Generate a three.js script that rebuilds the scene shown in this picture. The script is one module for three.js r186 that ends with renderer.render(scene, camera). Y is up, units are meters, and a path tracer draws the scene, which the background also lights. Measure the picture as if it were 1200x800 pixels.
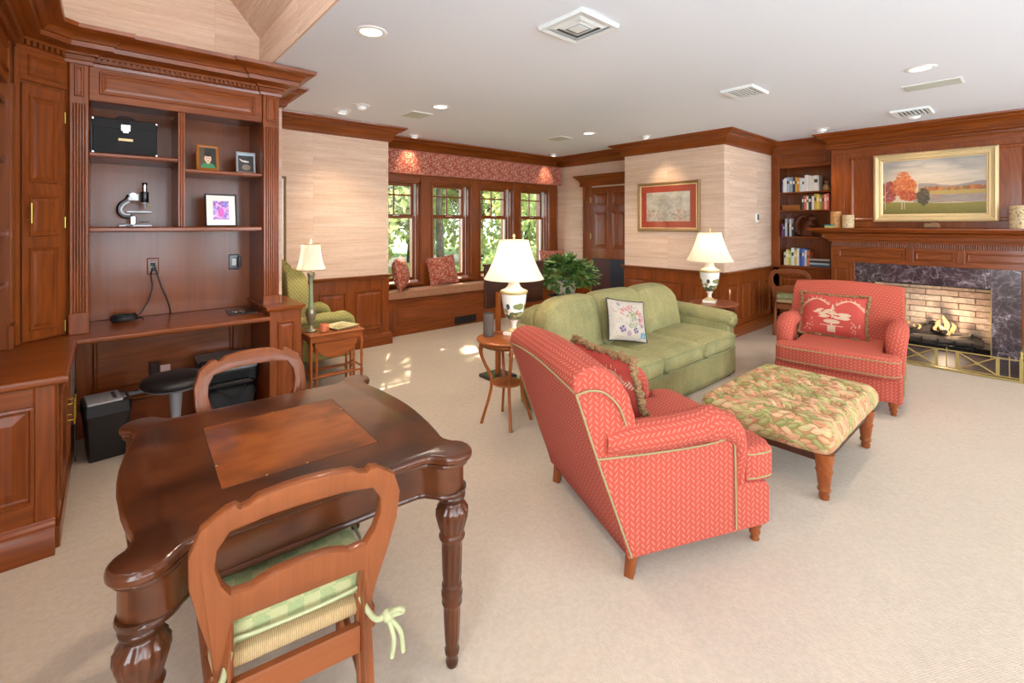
import * as THREE from 'three';
import { RectAreaLightUniformsLib } from 'three/addons/lights/RectAreaLightUniformsLib.js';
import { mergeGeometries, mergeVertices, toCreasedNormals } from 'three/addons/utils/BufferGeometryUtils.js';

// ───────────── camera, sky, sun, daylight, exposure ─────────────
// plan axes: x = east, z = -north, y = up; the camera stands at the plan's origin
const scene = new THREE.Scene();
const camera = new THREE.PerspectiveCamera(2 * Math.atan(400 / 545) * 180 / Math.PI, 1.5, 0.05, 200);
camera.position.set(0, 1.545, 0);
camera.lookAt(0.6577, 1.545, -0.7533);
camera.setViewOffset(1200, 800, 0, 137.5, 1200, 800);

const renderer = new THREE.WebGLRenderer({ antialias: true });
renderer.toneMapping = THREE.LinearToneMapping;
renderer.toneMappingExposure = 0.82;
renderer.shadowMap.enabled = true;
renderer.shadowMap.type = THREE.PCFSoftShadowMap;
RectAreaLightUniformsLib.init();

scene.background = new THREE.Color().setRGB(0.80, 0.92, 1.0);
scene.backgroundIntensity = 7.5;

const sun = new THREE.DirectionalLight(0xfff1dc, 60);
sun.position.set(4.6 + 3.6, 9.0, -6 - 8.2);
sun.target.position.set(3.0, 0.2, -4.6);
sun.castShadow = true;
sun.shadow.mapSize.set(2048, 2048);
Object.assign(sun.shadow.camera, { left: -9, right: 9, top: 9, bottom: -9, near: 0.5, far: 40 });
scene.add(sun, sun.target);

// daylight that enters by the windows of the walls behind and beside the camera
function daylight(x, y, z, w, h, rot, k) {
  const l = new THREE.RectAreaLight(new THREE.Color().setRGB(0.76, 0.89, 1.0), k, w, h);
  l.position.set(x, y, z); l.rotation.y = rot; scene.add(l);
}
const SOUTH_WINDOWS = [0.6, 2.6, 4.6, 6.6], SOUTH_Z = 4.6, WEST_X = -0.85, WEST_WINDOWS = [1.6, 0.1];
for (const x of SOUTH_WINDOWS) daylight(x, 1.5, SOUTH_Z - 0.06, 1.5, 2.1, 0, 8.2);
for (const z of WEST_WINDOWS) daylight(WEST_X + 0.06, 1.5, z, 1.1, 2.1, -Math.PI / 2, 9);

daylight(0.06, 3.32, SOUTH_Z - 0.06, 1.0, 0.8, 0, 10);           // the gable window under the vault
const SKYLIGHTS = [[-3.3, -2.3], [-1.3, -0.3], [0.7, 1.7]];       // roof windows in the west slope of the vault, from z to z
for (const [a, b] of SKYLIGHTS) {
  const l = new THREE.RectAreaLight(new THREE.Color().setRGB(0.76, 0.89, 1.0), 17, b - a - 0.1, 0.7);
  l.position.set(-0.40 + 0.05, 3.08 + 0.555 - 0.04, (a + b) / 2); l.lookAt(-0.40 + 1.11 * 2, 3.08 + 0.555 - 0.92 * 2, (a + b) / 2); l.rotateY(Math.PI); scene.add(l);
}

// ───────────── helpers ─────────────
let seedState = 12345;
const rnd = () => { seedState = (seedState + 0x6d2b79f5) | 0; let t = Math.imul(seedState ^ (seedState >>> 15), 1 | seedState); t = (t + Math.imul(t ^ (t >>> 7), 61 | t)) ^ t; return ((t ^ (t >>> 14)) >>> 0) / 4294967296; };
const rr = (a, b) => a + (b - a) * rnd();
const lerp = (a, b, t) => a + (b - a) * t, clamp = (v, a, b) => Math.min(b, Math.max(a, v));
const V = (x, y, z) => new THREE.Vector3(x, y, z);
const PI = Math.PI;

const taken = {};
function numbered(name) {
  taken[name] = (taken[name] ?? -1) + 1;
  return taken[name] ? name + '_' + String(taken[name]).padStart(3, '0') : name;
}
function thing(name, label, category, pos = [0, 0, 0], rot = 0, group) {
  const o = new THREE.Group(); o.name = numbered(name); scene.add(o);
  o.position.set(...pos); o.rotation.y = rot; o.userData = { label, category };
  if (group) o.userData.group = group;
  return o;
}
function struct(name, label, category, pos = [0, 0, 0], rot = 0) {
  const o = thing(name, label, category, pos, rot); o.userData.kind = 'structure'; return o;
}
function shade(m) { m.castShadow = true; m.receiveShadow = true; return m; }
function part(t, name, geo, mat, label) {
  const m = shade(new THREE.Mesh(geo, mat)); m.name = name; if (label) m.userData.label = label; t.add(m); return m;
}
// geometry given in world axes, for a group without a turn
function wpart(t, name, geo, mat, label) {
  let g = t; while (g.parent && g.parent !== scene) g = g.parent;
  geo.translate(-g.position.x, -g.position.y, -g.position.z);
  return part(t, name, geo, mat, label);
}
function solo(name, label, category, geo, mat, kind, group) {   // a thing that is one mesh, its geometry in world axes
  geo.computeBoundingBox(); const b = geo.boundingBox, c = b.getCenter(V(0, 0, 0)); c.y = b.min.y;
  geo.translate(-c.x, -c.y, -c.z);
  const m = shade(new THREE.Mesh(geo, mat)); m.name = numbered(name); m.position.copy(c); scene.add(m);
  m.userData = { label, category }; if (kind) m.userData.kind = kind; if (group) m.userData.group = group;
  return m;
}
function dup(root, pos, rot, label, group) {
  const r = root.clone(); r.name = numbered(root.name.replace(/_\d{3}$/, '')); r.userData = { ...root.userData };
  scene.add(r); r.position.set(...pos); r.rotation.set(0, rot, 0);
  if (label) r.userData.label = label; if (group) r.userData.group = group;
  return r;
}
function plain(g) {                                              // position, normal, uv only, no index
  let o = g.index ? g.toNonIndexed() : g;
  if (!o.attributes.normal) o.computeVertexNormals();
  for (const k of Object.keys(o.attributes)) if (!['position', 'normal', 'uv'].includes(k)) o.deleteAttribute(k);
  if (!o.attributes.uv) o.setAttribute('uv', new THREE.BufferAttribute(new Float32Array(o.attributes.position.count * 2), 2));
  return o;
}
const merge = (list) => mergeGeometries(list.map(plain), false);
// uv in metres; v runs along the given axis
function uvm(geo, axis, off = true) {
  const g = plain(geo), p = g.attributes.position, uv = g.attributes.uv, ox = off ? rr(0, 3) : 0, oy = off ? rr(0, 3) : 0;
  let a = 'xyz'.indexOf(axis);
  if (!axis) { g.computeBoundingBox(); const s = g.boundingBox.getSize(V(0, 0, 0)).toArray(); a = s.indexOf(Math.max(...s)); }
  const A = V(0, 0, 0), B = V(0, 0, 0), C = V(0, 0, 0);
  for (let i = 0; i < p.count; i += 3) {
    A.fromBufferAttribute(p, i); B.fromBufferAttribute(p, i + 1); C.fromBufferAttribute(p, i + 2);
    const n = B.clone().sub(A).cross(C.clone().sub(A)).toArray().map(Math.abs);
    let k = n.indexOf(Math.max(...n));
    let vA = a, uA = 3 - k - a;
    if (k === a) { uA = (a + 1) % 3; vA = (a + 2) % 3; }
    [A, B, C].forEach((q, j) => { const c = q.toArray(); uv.setXY(i + j, c[uA] + ox, c[vA] + oy); });
  }
  return g;
}
function flat(tris) {                                            // [[Vector3 x3], ...] -> geometry with flat normals
  const a = new Float32Array(tris.length * 9); let i = 0;
  for (const t of tris) for (const v of t) { a[i++] = v.x; a[i++] = v.y; a[i++] = v.z; }
  const g = new THREE.BufferGeometry(); g.setAttribute('position', new THREE.BufferAttribute(a, 3)); g.computeVertexNormals(); return plain(g);
}
const quad = (out, a, b, c, d) => { out.push([a, b, c], [a, c, d]); };
function cb(x0, x1, y0, y1, z0, z1, c = 0.004) {                  // box with chamfered edges
  const lo = [x0, y0, z0], hi = [x1, y1, z1];
  const m = Math.min(x1 - x0, y1 - y0, z1 - z0); c = Math.min(c, m * 0.3);
  const mid = V((x0 + x1) / 2, (y0 + y1) / 2, (z0 + z1) / 2), tris = [];
  const v = (s, ax) => { const q = []; for (let k = 0; k < 3; k++) q.push((s[k] ? hi[k] : lo[k]) + (k === ax ? 0 : (s[k] ? -c : c))); return V(...q); };
  const poly = (pts) => {
    const n = pts[1].clone().sub(pts[0]).cross(pts[2].clone().sub(pts[0])), ce = pts.reduce((a, b) => a.add(b), V(0, 0, 0)).divideScalar(pts.length).sub(mid);
    if (n.dot(ce) < 0) pts.reverse();
    for (let i = 1; i + 1 < pts.length; i++) tris.push([pts[0], pts[i], pts[i + 1]]);
  };
  for (let ax = 0; ax < 3; ax++) for (const s of [0, 1]) {
    const [b, d] = [0, 1, 2].filter((k) => k !== ax), f = (p, q) => { const t = [0, 0, 0]; t[ax] = s; t[b] = p; t[d] = q; return v(t, ax); };
    poly([f(0, 0), f(1, 0), f(1, 1), f(0, 1)]);
  }
  if (c > 1e-6) {
    for (let ax = 0; ax < 3; ax++) { const [b, d] = [0, 1, 2].filter((k) => k !== ax);
      for (const p of [0, 1]) for (const q of [0, 1]) { const t0 = [0, 0, 0], t1 = [0, 0, 0]; t0[b] = t1[b] = p; t0[d] = t1[d] = q; t1[ax] = 1; poly([v(t0, b), v(t1, b), v(t1, d), v(t0, d)]); } }
    for (let i = 0; i < 8; i++) { const s = [i & 1, (i >> 1) & 1, (i >> 2) & 1]; poly([v(s, 0), v(s, 1), v(s, 2)]); }
  }
  return flat(tris);
}
const eb = (e0, e1, n0, n1, h0, h1, c) => cb(e0, e1, h0, h1, -n1, -n0, c);   // east, north, height
// nested rectangles facing +z: rings of [inset, depth]; x centred, y from 0
function ring(w, h, rings, cap = true) {
  const t = [], r = (k) => { const [i, z] = rings[k]; return [V(-w / 2 + i, i, z), V(w / 2 - i, i, z), V(w / 2 - i, h - i, z), V(-w / 2 + i, h - i, z)]; };
  for (let k = 0; k + 1 < rings.length; k++) { const a = r(k), b = r(k + 1); for (let j = 0; j < 4; j++) quad(t, a[j], a[(j + 1) % 4], b[(j + 1) % 4], b[j]); }
  if (cap) { const a = r(rings.length - 1); quad(t, a[0], a[1], a[2], a[3]); }
  return flat(t);
}
const face = (g, x, y, z, rot = 0) => { if (rot) g.rotateY(rot); g.translate(x, y, z); return g; };
const RAISED = [[0, 0], [0.006, 0.010], [0.016, 0.010], [0.024, 0.0015], [0.034, 0.0015], [0.062, 0.008]];
const RAISED_S = [[0, 0], [0.005, 0.009], [0.012, 0.009], [0.018, 0.0015], [0.024, 0.0015], [0.04, 0.005]];
const lathe = (pts, seg = 28) => plain(new THREE.LatheGeometry(pts.map(([r, y]) => new THREE.Vector2(Math.max(r, 0.0001), y)), seg));
const tube = (pts, r, seg = 24, rad = 8, closed = false) => plain(new THREE.TubeGeometry(new THREE.CatmullRomCurve3(pts.map((p) => V(...p)), closed), seg, r, rad, closed));
function bar(a, b, r, seg = 8) { const A = V(...a), B = V(...b), d = B.clone().sub(A), g = new THREE.CylinderGeometry(r, r, d.length(), seg);
  g.applyQuaternion(new THREE.Quaternion().setFromUnitVectors(V(0, 1, 0), d.clone().normalize())); g.translate((A.x + B.x) / 2, (A.y + B.y) / 2, (A.z + B.z) / 2); return plain(g); }
function loft(rings, capA = true, capB = true, uvk = 1) {         // closed rings of Vector3, smooth along and round
  const n = rings[0].length, pos = [], uv = [], idx = [];
  const len = rings.map((r, i) => i ? r[0].distanceTo(rings[i - 1][0]) : 0); let acc = 0;
  rings.forEach((r, i) => { acc += len[i]; let a = 0; for (let j = 0; j <= n; j++) { const p = r[j % n]; if (j) a += p.distanceTo(r[j - 1]); pos.push(p.x, p.y, p.z); uv.push(a * uvk, acc * uvk); } });
  for (let i = 0; i + 1 < rings.length; i++) for (let j = 0; j < n; j++) { const a = i * (n + 1) + j, b = a + 1, c = a + n + 1, d = c + 1; idx.push(a, b, d, a, d, c); }
  const g = new THREE.BufferGeometry();
  g.setAttribute('position', new THREE.BufferAttribute(new Float32Array(pos), 3)); g.setAttribute('uv', new THREE.BufferAttribute(new Float32Array(uv), 2)); g.setIndex(idx);
  g.computeVertexNormals();
  const N = g.attributes.normal;
  for (let i = 0; i < rings.length; i++) { const a = i * (n + 1), b = a + n, q = V(N.getX(a) + N.getX(b), N.getY(a) + N.getY(b), N.getZ(a) + N.getZ(b)).normalize(); N.setXYZ(a, q.x, q.y, q.z); N.setXYZ(b, q.x, q.y, q.z); }
  const out = [plain(g)];
  const cap = (r, flip) => { const c = r.reduce((s, p) => s.add(p), V(0, 0, 0)).divideScalar(n), t = []; for (let j = 0; j < n; j++) t.push(flip ? [c, r[(j + 1) % n], r[j]] : [c, r[j], r[(j + 1) % n]]); return uvm(flat(t), null, false); };
  if (capA) out.push(cap(rings[0], true)); if (capB) out.push(cap(rings[rings.length - 1], false));
  return merge(out);
}
// rounded, puffed box centred in x and z, base at y = 0
function puff(w, h, d, { r = 0.05, up = 0.03, side = 0.0, seg = 10, def } = {}) {
  let g = new THREE.BoxGeometry(w, h, d, seg, Math.max(4, seg >> 1), seg); g.deleteAttribute('uv'); g.deleteAttribute('normal'); g = mergeVertices(g, 1e-5);
  const p = g.attributes.position, v = V(0, 0, 0), hw = w / 2, hh = h / 2, hd = d / 2; r = Math.min(r, hw, hh, hd);
  for (let i = 0; i < p.count; i++) {
    v.fromBufferAttribute(p, i);
    const c = V(clamp(v.x, -hw + r, hw - r), clamp(v.y, -hh + r, hh - r), clamp(v.z, -hd + r, hd - r)), o = v.clone().sub(c);
    if (o.length() > 1e-6) { o.normalize().multiplyScalar(r); v.copy(c).add(o); }
    const fx = 1 - (v.x / hw) ** 2, fy = 1 - (v.y / hh) ** 2, fz = 1 - (v.z / hd) ** 2;
    v.y += Math.sign(v.y) * up * Math.max(0, fx) ** 0.6 * Math.max(0, fz) ** 0.6 * Math.min(1, Math.abs(v.y) / hh);
    v.x += (v.x / hw) * side * Math.max(0, fy) * Math.max(0, fz) ** 0.5; v.z += (v.z / hd) * side * Math.max(0, fy) * Math.max(0, fx) ** 0.5;
    v.y += hh; if (def) def(v);
    p.setXYZ(i, v.x, v.y, v.z);
  }
  g.computeVertexNormals(); return uvm(g, 'y');
}
function ext(pts, depth, bevel = 0, seg = 2, holes) {             // outline in x, y; thickness along z from 0
  const s = new THREE.Shape(pts.map(([x, y]) => new THREE.Vector2(x, y)));
  if (holes) for (const h of holes) s.holes.push(new THREE.Path(h.map(([x, y]) => new THREE.Vector2(x, y))));
  return plain(new THREE.ExtrudeGeometry(s, { depth: depth - 2 * bevel, bevelEnabled: bevel > 0, bevelThickness: bevel, bevelSize: bevel, bevelOffset: -bevel, bevelSegments: seg, curveSegments: 12 }).translate(0, 0, bevel));
}
const spline = (pts, n, closed = true) => new THREE.CatmullRomCurve3(pts.map(([x, y]) => V(x, y, 0)), closed, 'centripetal').getPoints(n).slice(0, closed ? -1 : undefined).map((v) => [v.x, v.y]);
// moulding: profile [[out, y], ...] carried along a plan path [[x, z], ...]; out is to the right of the walk when side = 1
function sweep(profile, path, side = 1, closed = false, crease = 0.5) {
  const n = path.length, dirs = [], offs = [];
  for (let i = 0; i < n - (closed ? 0 : 1); i++) { const a = path[i], b = path[(i + 1) % n], l = Math.hypot(b[0] - a[0], b[1] - a[1]); dirs.push([(b[0] - a[0]) / l, (b[1] - a[1]) / l, l]); }
  const nor = (d) => [-d[1] * side, d[0] * side];
  for (let i = 0; i < n; i++) {
    const d0 = dirs[closed ? (i - 1 + n) % n : Math.max(0, i - 1)], d1 = dirs[closed ? i : Math.min(dirs.length - 1, i)], a = nor(d0), b = nor(d1), k = 1 + a[0] * b[0] + a[1] * b[1];
    offs.push([(a[0] + b[0]) / k, (a[1] + b[1]) / k]);
  }
  const at = (i, [o, y]) => V(path[i][0] + offs[i][0] * o, y, path[i][1] + offs[i][1] * o);
  const pos = [], uv = []; let acc = 0;
  const pl = [0]; for (let j = 1; j < profile.length; j++) pl.push(pl[j - 1] + Math.hypot(profile[j][0] - profile[j - 1][0], profile[j][1] - profile[j - 1][1]));
  for (let i = 0; i < dirs.length; i++) {
    const k = (i + 1) % n, L = dirs[i][2];
    for (let j = 0; j + 1 < profile.length; j++) {
      const a = at(i, profile[j]), b = at(k, profile[j]), c = at(k, profile[j + 1]), d = at(i, profile[j + 1]);
      const q = side > 0 ? [[a, 0, j], [d, 0, j + 1], [c, 1, j + 1], [a, 0, j], [c, 1, j + 1], [b, 1, j]] : [[a, 0, j], [b, 1, j], [c, 1, j + 1], [a, 0, j], [c, 1, j + 1], [d, 0, j + 1]];
      for (const [p, s, jj] of q) { pos.push(p.x, p.y, p.z); uv.push(pl[jj], acc + s * L); }
    }
    acc += L;
  }
  if (!closed) for (const [i, fl] of [[0, 1], [n - 1, 0]]) {
    const c2 = profile.map(([o, y]) => new THREE.Vector2(o, y));
    for (const t of THREE.ShapeUtils.triangulateShape(c2, [])) for (const j of fl ? t : [...t].reverse()) { const p = at(i, profile[j]); pos.push(p.x, p.y, p.z); uv.push(profile[j][0], profile[j][1]); }
  }
  let g = new THREE.BufferGeometry(); g.setAttribute('position', new THREE.BufferAttribute(new Float32Array(pos), 3)); g.setAttribute('uv', new THREE.BufferAttribute(new Float32Array(uv), 2));
  g.computeVertexNormals();
  return plain(toCreasedNormals(g, crease));
}
// vertical flutes: a slab of width w, height h, facing +z, with n grooves
function flutes(w, h, n, dep = 0.007, edge = 0.012) {
  const xs = [[-w / 2, -0.02], [-w / 2, 0]], gw = (w - 2 * edge) / n;
  for (let i = 0; i < n; i++) { const x0 = -w / 2 + edge + i * gw; xs.push([x0 + gw * 0.2, 0], [x0 + gw * 0.32, -dep * 0.75], [x0 + gw * 0.5, -dep], [x0 + gw * 0.68, -dep * 0.75], [x0 + gw * 0.8, 0]); }
  xs.push([w / 2, 0], [w / 2, -0.02]);
  const t = []; for (let i = 0; i + 1 < xs.length; i++) { const [a, za] = xs[i], [b, zb] = xs[i + 1]; quad(t, V(a, 0, za), V(b, 0, zb), V(b, h, zb), V(a, h, za)); }
  return uvm(flat(t), 'y');
}

// ───────────── textures and materials ─────────────
const hash = (x, y, s) => { let h = Math.imul(x, 374761393) ^ Math.imul(y, 668265263) ^ Math.imul(s, 1274126177); h = Math.imul(h ^ (h >>> 13), 1274126177); return ((h ^ (h >>> 16)) >>> 0) / 4294967296; };
function tn(x, y, px, py, s) {                                    // value noise, periodic
  const xi = Math.floor(x), yi = Math.floor(y), fx = x - xi, fy = y - yi, u = fx * fx * (3 - 2 * fx), v = fy * fy * (3 - 2 * fy), m = (a, p) => ((a % p) + p) % p;
  return lerp(lerp(hash(m(xi, px), m(yi, py), s), hash(m(xi + 1, px), m(yi, py), s), u), lerp(hash(m(xi, px), m(yi + 1, py), s), hash(m(xi + 1, px), m(yi + 1, py), s), u), v);
}
function fbm(u, v, fx, fy, oct, s) { let a = 0, k = 0.5, t = 0; for (let i = 0; i < oct; i++) { a += k * tn(u * fx, v * fy, fx, fy, s + i); t += k; k *= 0.5; fx *= 2; fy *= 2; } return a / t; }
function dtex(w, h, sizeU, sizeV, fn, srgb = true) {              // fn(u, v) -> [r, g, b] 0..1; sizes in metres
  const d = new Uint8Array(w * h * 4);
  for (let y = 0; y < h; y++) for (let x = 0; x < w; x++) { const c = fn(x / w, y / h), i = (y * w + x) * 4; d[i] = clamp(c[0] * 255, 0, 255); d[i + 1] = clamp(c[1] * 255, 0, 255); d[i + 2] = clamp(c[2] * 255, 0, 255); d[i + 3] = 255; }
  return finish(new THREE.DataTexture(d, w, h), sizeU, sizeV, srgb);
}
function finish(t, sizeU, sizeV, srgb = true) {
  t.magFilter = THREE.LinearFilter; t.minFilter = THREE.LinearMipmapLinearFilter; t.generateMipmaps = true; t.wrapS = t.wrapT = THREE.RepeatWrapping;
  t.repeat.set(1 / sizeU, 1 / sizeV); if (srgb) t.colorSpace = THREE.SRGBColorSpace; t.needsUpdate = true; return t;
}
function ctex(w, h, sizeU, sizeV, draw) { const c = document.createElement('canvas'); c.width = w; c.height = h; draw(c.getContext('2d'), w, h); return finish(new THREE.CanvasTexture(c), sizeU, sizeV); }
const grey = (v) => [v, v, v];
const T = {};
T.grain = dtex(512, 1024, 0.45, 1.8, (u, v) => {
  const w = fbm(u, v, 4, 3, 3, 11), r = 0.5 + 0.5 * Math.sin((u * 9 + w * 3.4) * 2 * PI), st = fbm(u, v, 128, 4, 2, 5), bl = fbm(u, v, 6, 5, 3, 21);
  const g = 0.80 + 0.08 * r + 0.12 * (st - 0.5) + 0.20 * (bl - 0.5);
  return [g + 0.05, g, g - 0.03];
});
T.fine = dtex(512, 1024, 0.5, 1.8, (u, v) => { const st = fbm(u, v, 110, 5, 2, 205), bl = fbm(u, v, 5, 3, 3, 221), w = fbm(u, v, 22, 3, 2, 231), g = 0.85 + 0.07 * (st - 0.5) + 0.10 * (bl - 0.5) + 0.07 * (w - 0.5); return [g + 0.03, g, g - 0.02]; });
T.burl = dtex(512, 512, 0.7, 0.7, (u, v) => { const a = fbm(u, v, 5, 4, 5, 31), b = fbm(u, v, 24, 10, 3, 37), g = 0.42 + 0.75 * a + 0.18 * (b - 0.5); return [g + 0.04, g * 0.93, g * 0.86]; });
T.carpet = dtex(512, 512, 0.32, 0.32, (u, v) => { const a = Math.sin(u * 2 * PI * 40) * Math.sin(v * 2 * PI * 40 + (Math.floor(u * 40) % 2) * PI), n = fbm(u, v, 90, 90, 2, 3), b = fbm(u, v, 7, 7, 3, 8); return grey(0.78 + 0.09 * a + 0.24 * (n - 0.5) + 0.10 * (b - 0.5)); });
T.carpetTone = dtex(512, 512, 2.6, 2.6, (u, v) => { const b = fbm(u, v, 5, 5, 4, 88), n = fbm(u, v, 220, 220, 1, 7); const g = 0.87 + 0.04 * (b - 0.5) + 0.05 * (n - 0.5); return [g, g - 0.004, g - 0.012]; });
T.grass = dtex(512, 1024, 1.82, 1.6, (u, v) => {
  const pane = u < 0.5 ? 0 : 1, a = fbm(u, v, 4, 380, 2, 41 + pane * 9), b = fbm(u, v, 3, 46, 3, 47 + pane * 5), c = fbm(u, v, 2, 11, 2, 53), f = fbm(u, v, 60, 400, 1, 61), seam = Math.min(u % 0.5, 0.5 - (u % 0.5)) < 0.0016 ? -0.05 : 0;
  const g = 0.87 + 0.13 * (a - 0.5) + 0.08 * (b - 0.5) + 0.03 * (c - 0.5) + 0.05 * (f - 0.5) + seam + pane * 0.01;
  return [g + 0.045, g - 0.01 - 0.05 * (0.5 - b), g - 0.06 - 0.09 * (0.5 - b)];
});
T.marble = dtex(1024, 1024, 1.2, 1.2, (u, v) => {
  const wx = fbm(u, v, 5, 5, 4, 71), wy = fbm(u, v, 5, 5, 4, 79), uu = u + 0.16 * wx, vv = v + 0.16 * wy;
  const r1 = 1 - Math.abs(2 * fbm(uu, vv, 6, 6, 4, 83) - 1), r2 = 1 - Math.abs(2 * fbm(uu, vv, 17, 17, 3, 91) - 1), r3 = 1 - Math.abs(2 * fbm(u + 0.1 * wy, v + 0.3 * wx, 2, 3, 3, 97) - 1);
  const base = fbm(u, v, 14, 14, 5, 101), r4 = 1 - Math.abs(2 * fbm(uu, vv, 34, 34, 2, 93) - 1), vein = 0.24 * Math.pow(r1, 26) + 0.40 * Math.pow(r2, 12) * (0.2 + base) + 0.28 * Math.pow(r4, 8) * base + 0.55 * Math.pow(r3, 120);
  return [0.16 + 0.16 * base + vein * 0.66, 0.12 + 0.13 * base + vein * 0.67, 0.13 + 0.14 * base + vein * 0.67];
});
T.brick = dtex(256, 256, 0.4, 0.4, (u, v) => { const a = fbm(u, v, 10, 10, 4, 111), s = fbm(u, v, 80, 80, 2, 117); const g = 0.80 + 0.22 * (a - 0.5) + 0.2 * (s - 0.5); return [g, g - 0.02, g - 0.05]; });
T.bump = dtex(256, 256, 0.25, 0.25, (u, v) => grey(fbm(u, v, 40, 40, 3, 131)), false);
T.weave = dtex(256, 256, 0.06, 0.06, (u, v) => grey(0.5 + 0.25 * Math.sin(u * 2 * PI * 32) + 0.25 * Math.sin(v * 2 * PI * 32)), false);
T.velvet = dtex(512, 512, 0.8, 0.8, (u, v) => { const a = fbm(u, v, 5, 5, 4, 141), b = fbm(u, v, 130, 130, 2, 147), w = fbm(u, v, 60, 4, 2, 148); const g = 0.80 + 0.16 * (a - 0.5) + 0.16 * (b - 0.5) + 0.08 * (w - 0.5); return [g + 0.05 * (a - 0.5), g, g - 0.02]; });
T.leaf = dtex(128, 128, 0.2, 0.2, (u, v) => { const a = fbm(u, v, 6, 6, 3, 151); const g = 0.7 + 0.6 * (a - 0.5); return [g, g, g * 0.9]; });
T.bark = dtex(256, 256, 0.3, 0.6, (u, v) => { const a = fbm(u, v, 24, 4, 3, 161), b = fbm(u, v, 5, 5, 3, 163); return grey(0.3 + 0.5 * a + 0.4 * (b - 0.5)); });
// red upholstery: columns of short slanting flecks
T.redweave = ctex(512, 512, 0.158, 0.158, (c, w, h) => {
  c.fillStyle = '#d65c4a'; c.fillRect(0, 0, w, h);
  const n = 6, s = w / n; c.lineCap = 'round';
  for (let i = 0; i < n; i++) {
    
    for (let j = -1; j <= n; j++) {
      const x = i * s + s / 2, y = j * s + (i % 2 ? s / 2 : 0) + s / 2, k = i % 2 ? 1 : -1;
      c.strokeStyle = '#e79d88'; c.lineWidth = s * 0.15; c.beginPath(); c.moveTo(x - s * 0.24, y - k * s * 0.28); c.lineTo(x + s * 0.24, y + k * s * 0.28); c.stroke();
      c.strokeStyle = '#e07d70'; c.lineWidth = s * 0.09; c.beginPath(); c.moveTo(x - s * 0.24, y + s * 0.22 - k * s * 0.28); c.lineTo(x + s * 0.24, y + s * 0.22 + k * s * 0.28); c.stroke();
    }
  }
});
function leafShape(c, x, y, l, w, a, fill, rib) {
  c.save(); c.translate(x, y); c.rotate(a); c.fillStyle = fill; c.beginPath(); c.moveTo(-l / 2, 0); c.quadraticCurveTo(0, -w, l / 2, 0); c.quadraticCurveTo(0, w, -l / 2, 0); c.fill();
  if (rib) { c.strokeStyle = rib; c.lineWidth = Math.max(1, w * 0.12); c.beginPath(); c.moveTo(-l / 2, 0); c.lineTo(l / 2, 0); c.stroke(); } c.restore();
}
const wrapDraw = (w, h, f) => { for (const dx of [-w, 0, w]) for (const dy of [-h, 0, h]) f(dx, dy); };
T.vine = ctex(512, 512, 0.22, 0.22, (c, w, h) => {                // rust ground with small cream vine leaves
  c.fillStyle = '#9a4435'; c.fillRect(0, 0, w, h); const s0 = seedState; seedState = 77;
  for (let i = 0; i < 120; i++) { const x = rr(0, w), y = rr(0, h), a = rr(0, 6.3), l = rr(36, 62), col = rnd() < 0.72 ? '#e9c9ac' : '#cf957a'; wrapDraw(w, h, (dx, dy) => { leafShape(c, x + dx, y + dy, l, l * 0.22, a, col); }); }
  for (let i = 0; i < 50; i++) { const x = rr(0, w), y = rr(0, h); c.strokeStyle = '#d6a582'; c.lineWidth = 4; c.beginPath(); c.arc(x, y, rr(14, 30), rr(0, 6), rr(6, 9)); c.stroke(); }
  seedState = s0;
});
T.benchweave = ctex(256, 256, 0.3, 0.3, (c, w, h) => {
  c.fillStyle = '#a8785a'; c.fillRect(0, 0, w, h); const s0 = seedState; seedState = 9;
  for (let i = 0; i < 260; i++) { c.fillStyle = ['#bb6e52', '#8f8a5e', '#c79b78', '#9a6a54'][i % 4]; const x = rr(0, w), y = rr(0, h); wrapDraw(w, h, (dx, dy) => c.fillRect(x + dx, y + dy, rr(4, 16), 3)); }
  seedState = s0;
});
T.ottoman = ctex(1024, 1024, 0.5, 0.5, (c, w, h) => {                 // overlapping oval leaves in staggered rows
  c.fillStyle = '#b98f66'; c.fillRect(0, 0, w, h); const s0 = seedState; seedState = 501;
  const cols = ['#a9ad6d', '#b7b377', '#8f9858', '#dba47e', '#e3b48e', '#cd8768', '#c4bc86', '#e2c09a', '#d9a382', '#9ea062'], n = 8, s = w / n, put = (x, y, f) => wrapDraw(w, h, (dx, dy) => f(x + dx, y + dy));
  for (let j = 0; j < 2 * n; j++) for (let i = 0; i < n; i++) {
    const x = (i + (j % 2 ? 0.5 : 0)) * s + rr(-0.12, 0.12) * s, y = j * s / 2, a = 1.57 + rr(-0.75, 0.75), l = s * rr(1.05, 1.4), k = rr(0.36, 0.46), col = cols[Math.floor(rr(0, cols.length))], rim = ['rgba(150,96,70,0.7)', 'rgba(110,112,62,0.7)', 'rgba(236,214,180,0.8)'][Math.floor(rr(0, 2.99))];
    put(x, y, (X, Y) => { leafShape(c, X, Y, l * 1.08, l * k * 1.14, a, rim); leafShape(c, X, Y, l, l * k, a, col); leafShape(c, X + l * 0.05, Y, l * 0.7, l * k * 0.45, a, 'rgba(246,226,190,0.28)'); });
  }
  for (let i = 0; i < 12; i++) { const x = rr(0, w), y = rr(0, h); put(x, y, (X, Y) => { for (let k = 0; k < 8; k++) { c.fillStyle = '#c06a5c'; c.beginPath(); c.arc(X + 13 * Math.cos(k * 0.785), Y + 13 * Math.sin(k * 0.785), 7, 0, 7); c.fill(); } c.fillStyle = '#efd9b0'; c.beginPath(); c.arc(X, Y, 7, 0, 7); c.fill(); }); }
  seedState = s0;
});
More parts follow.
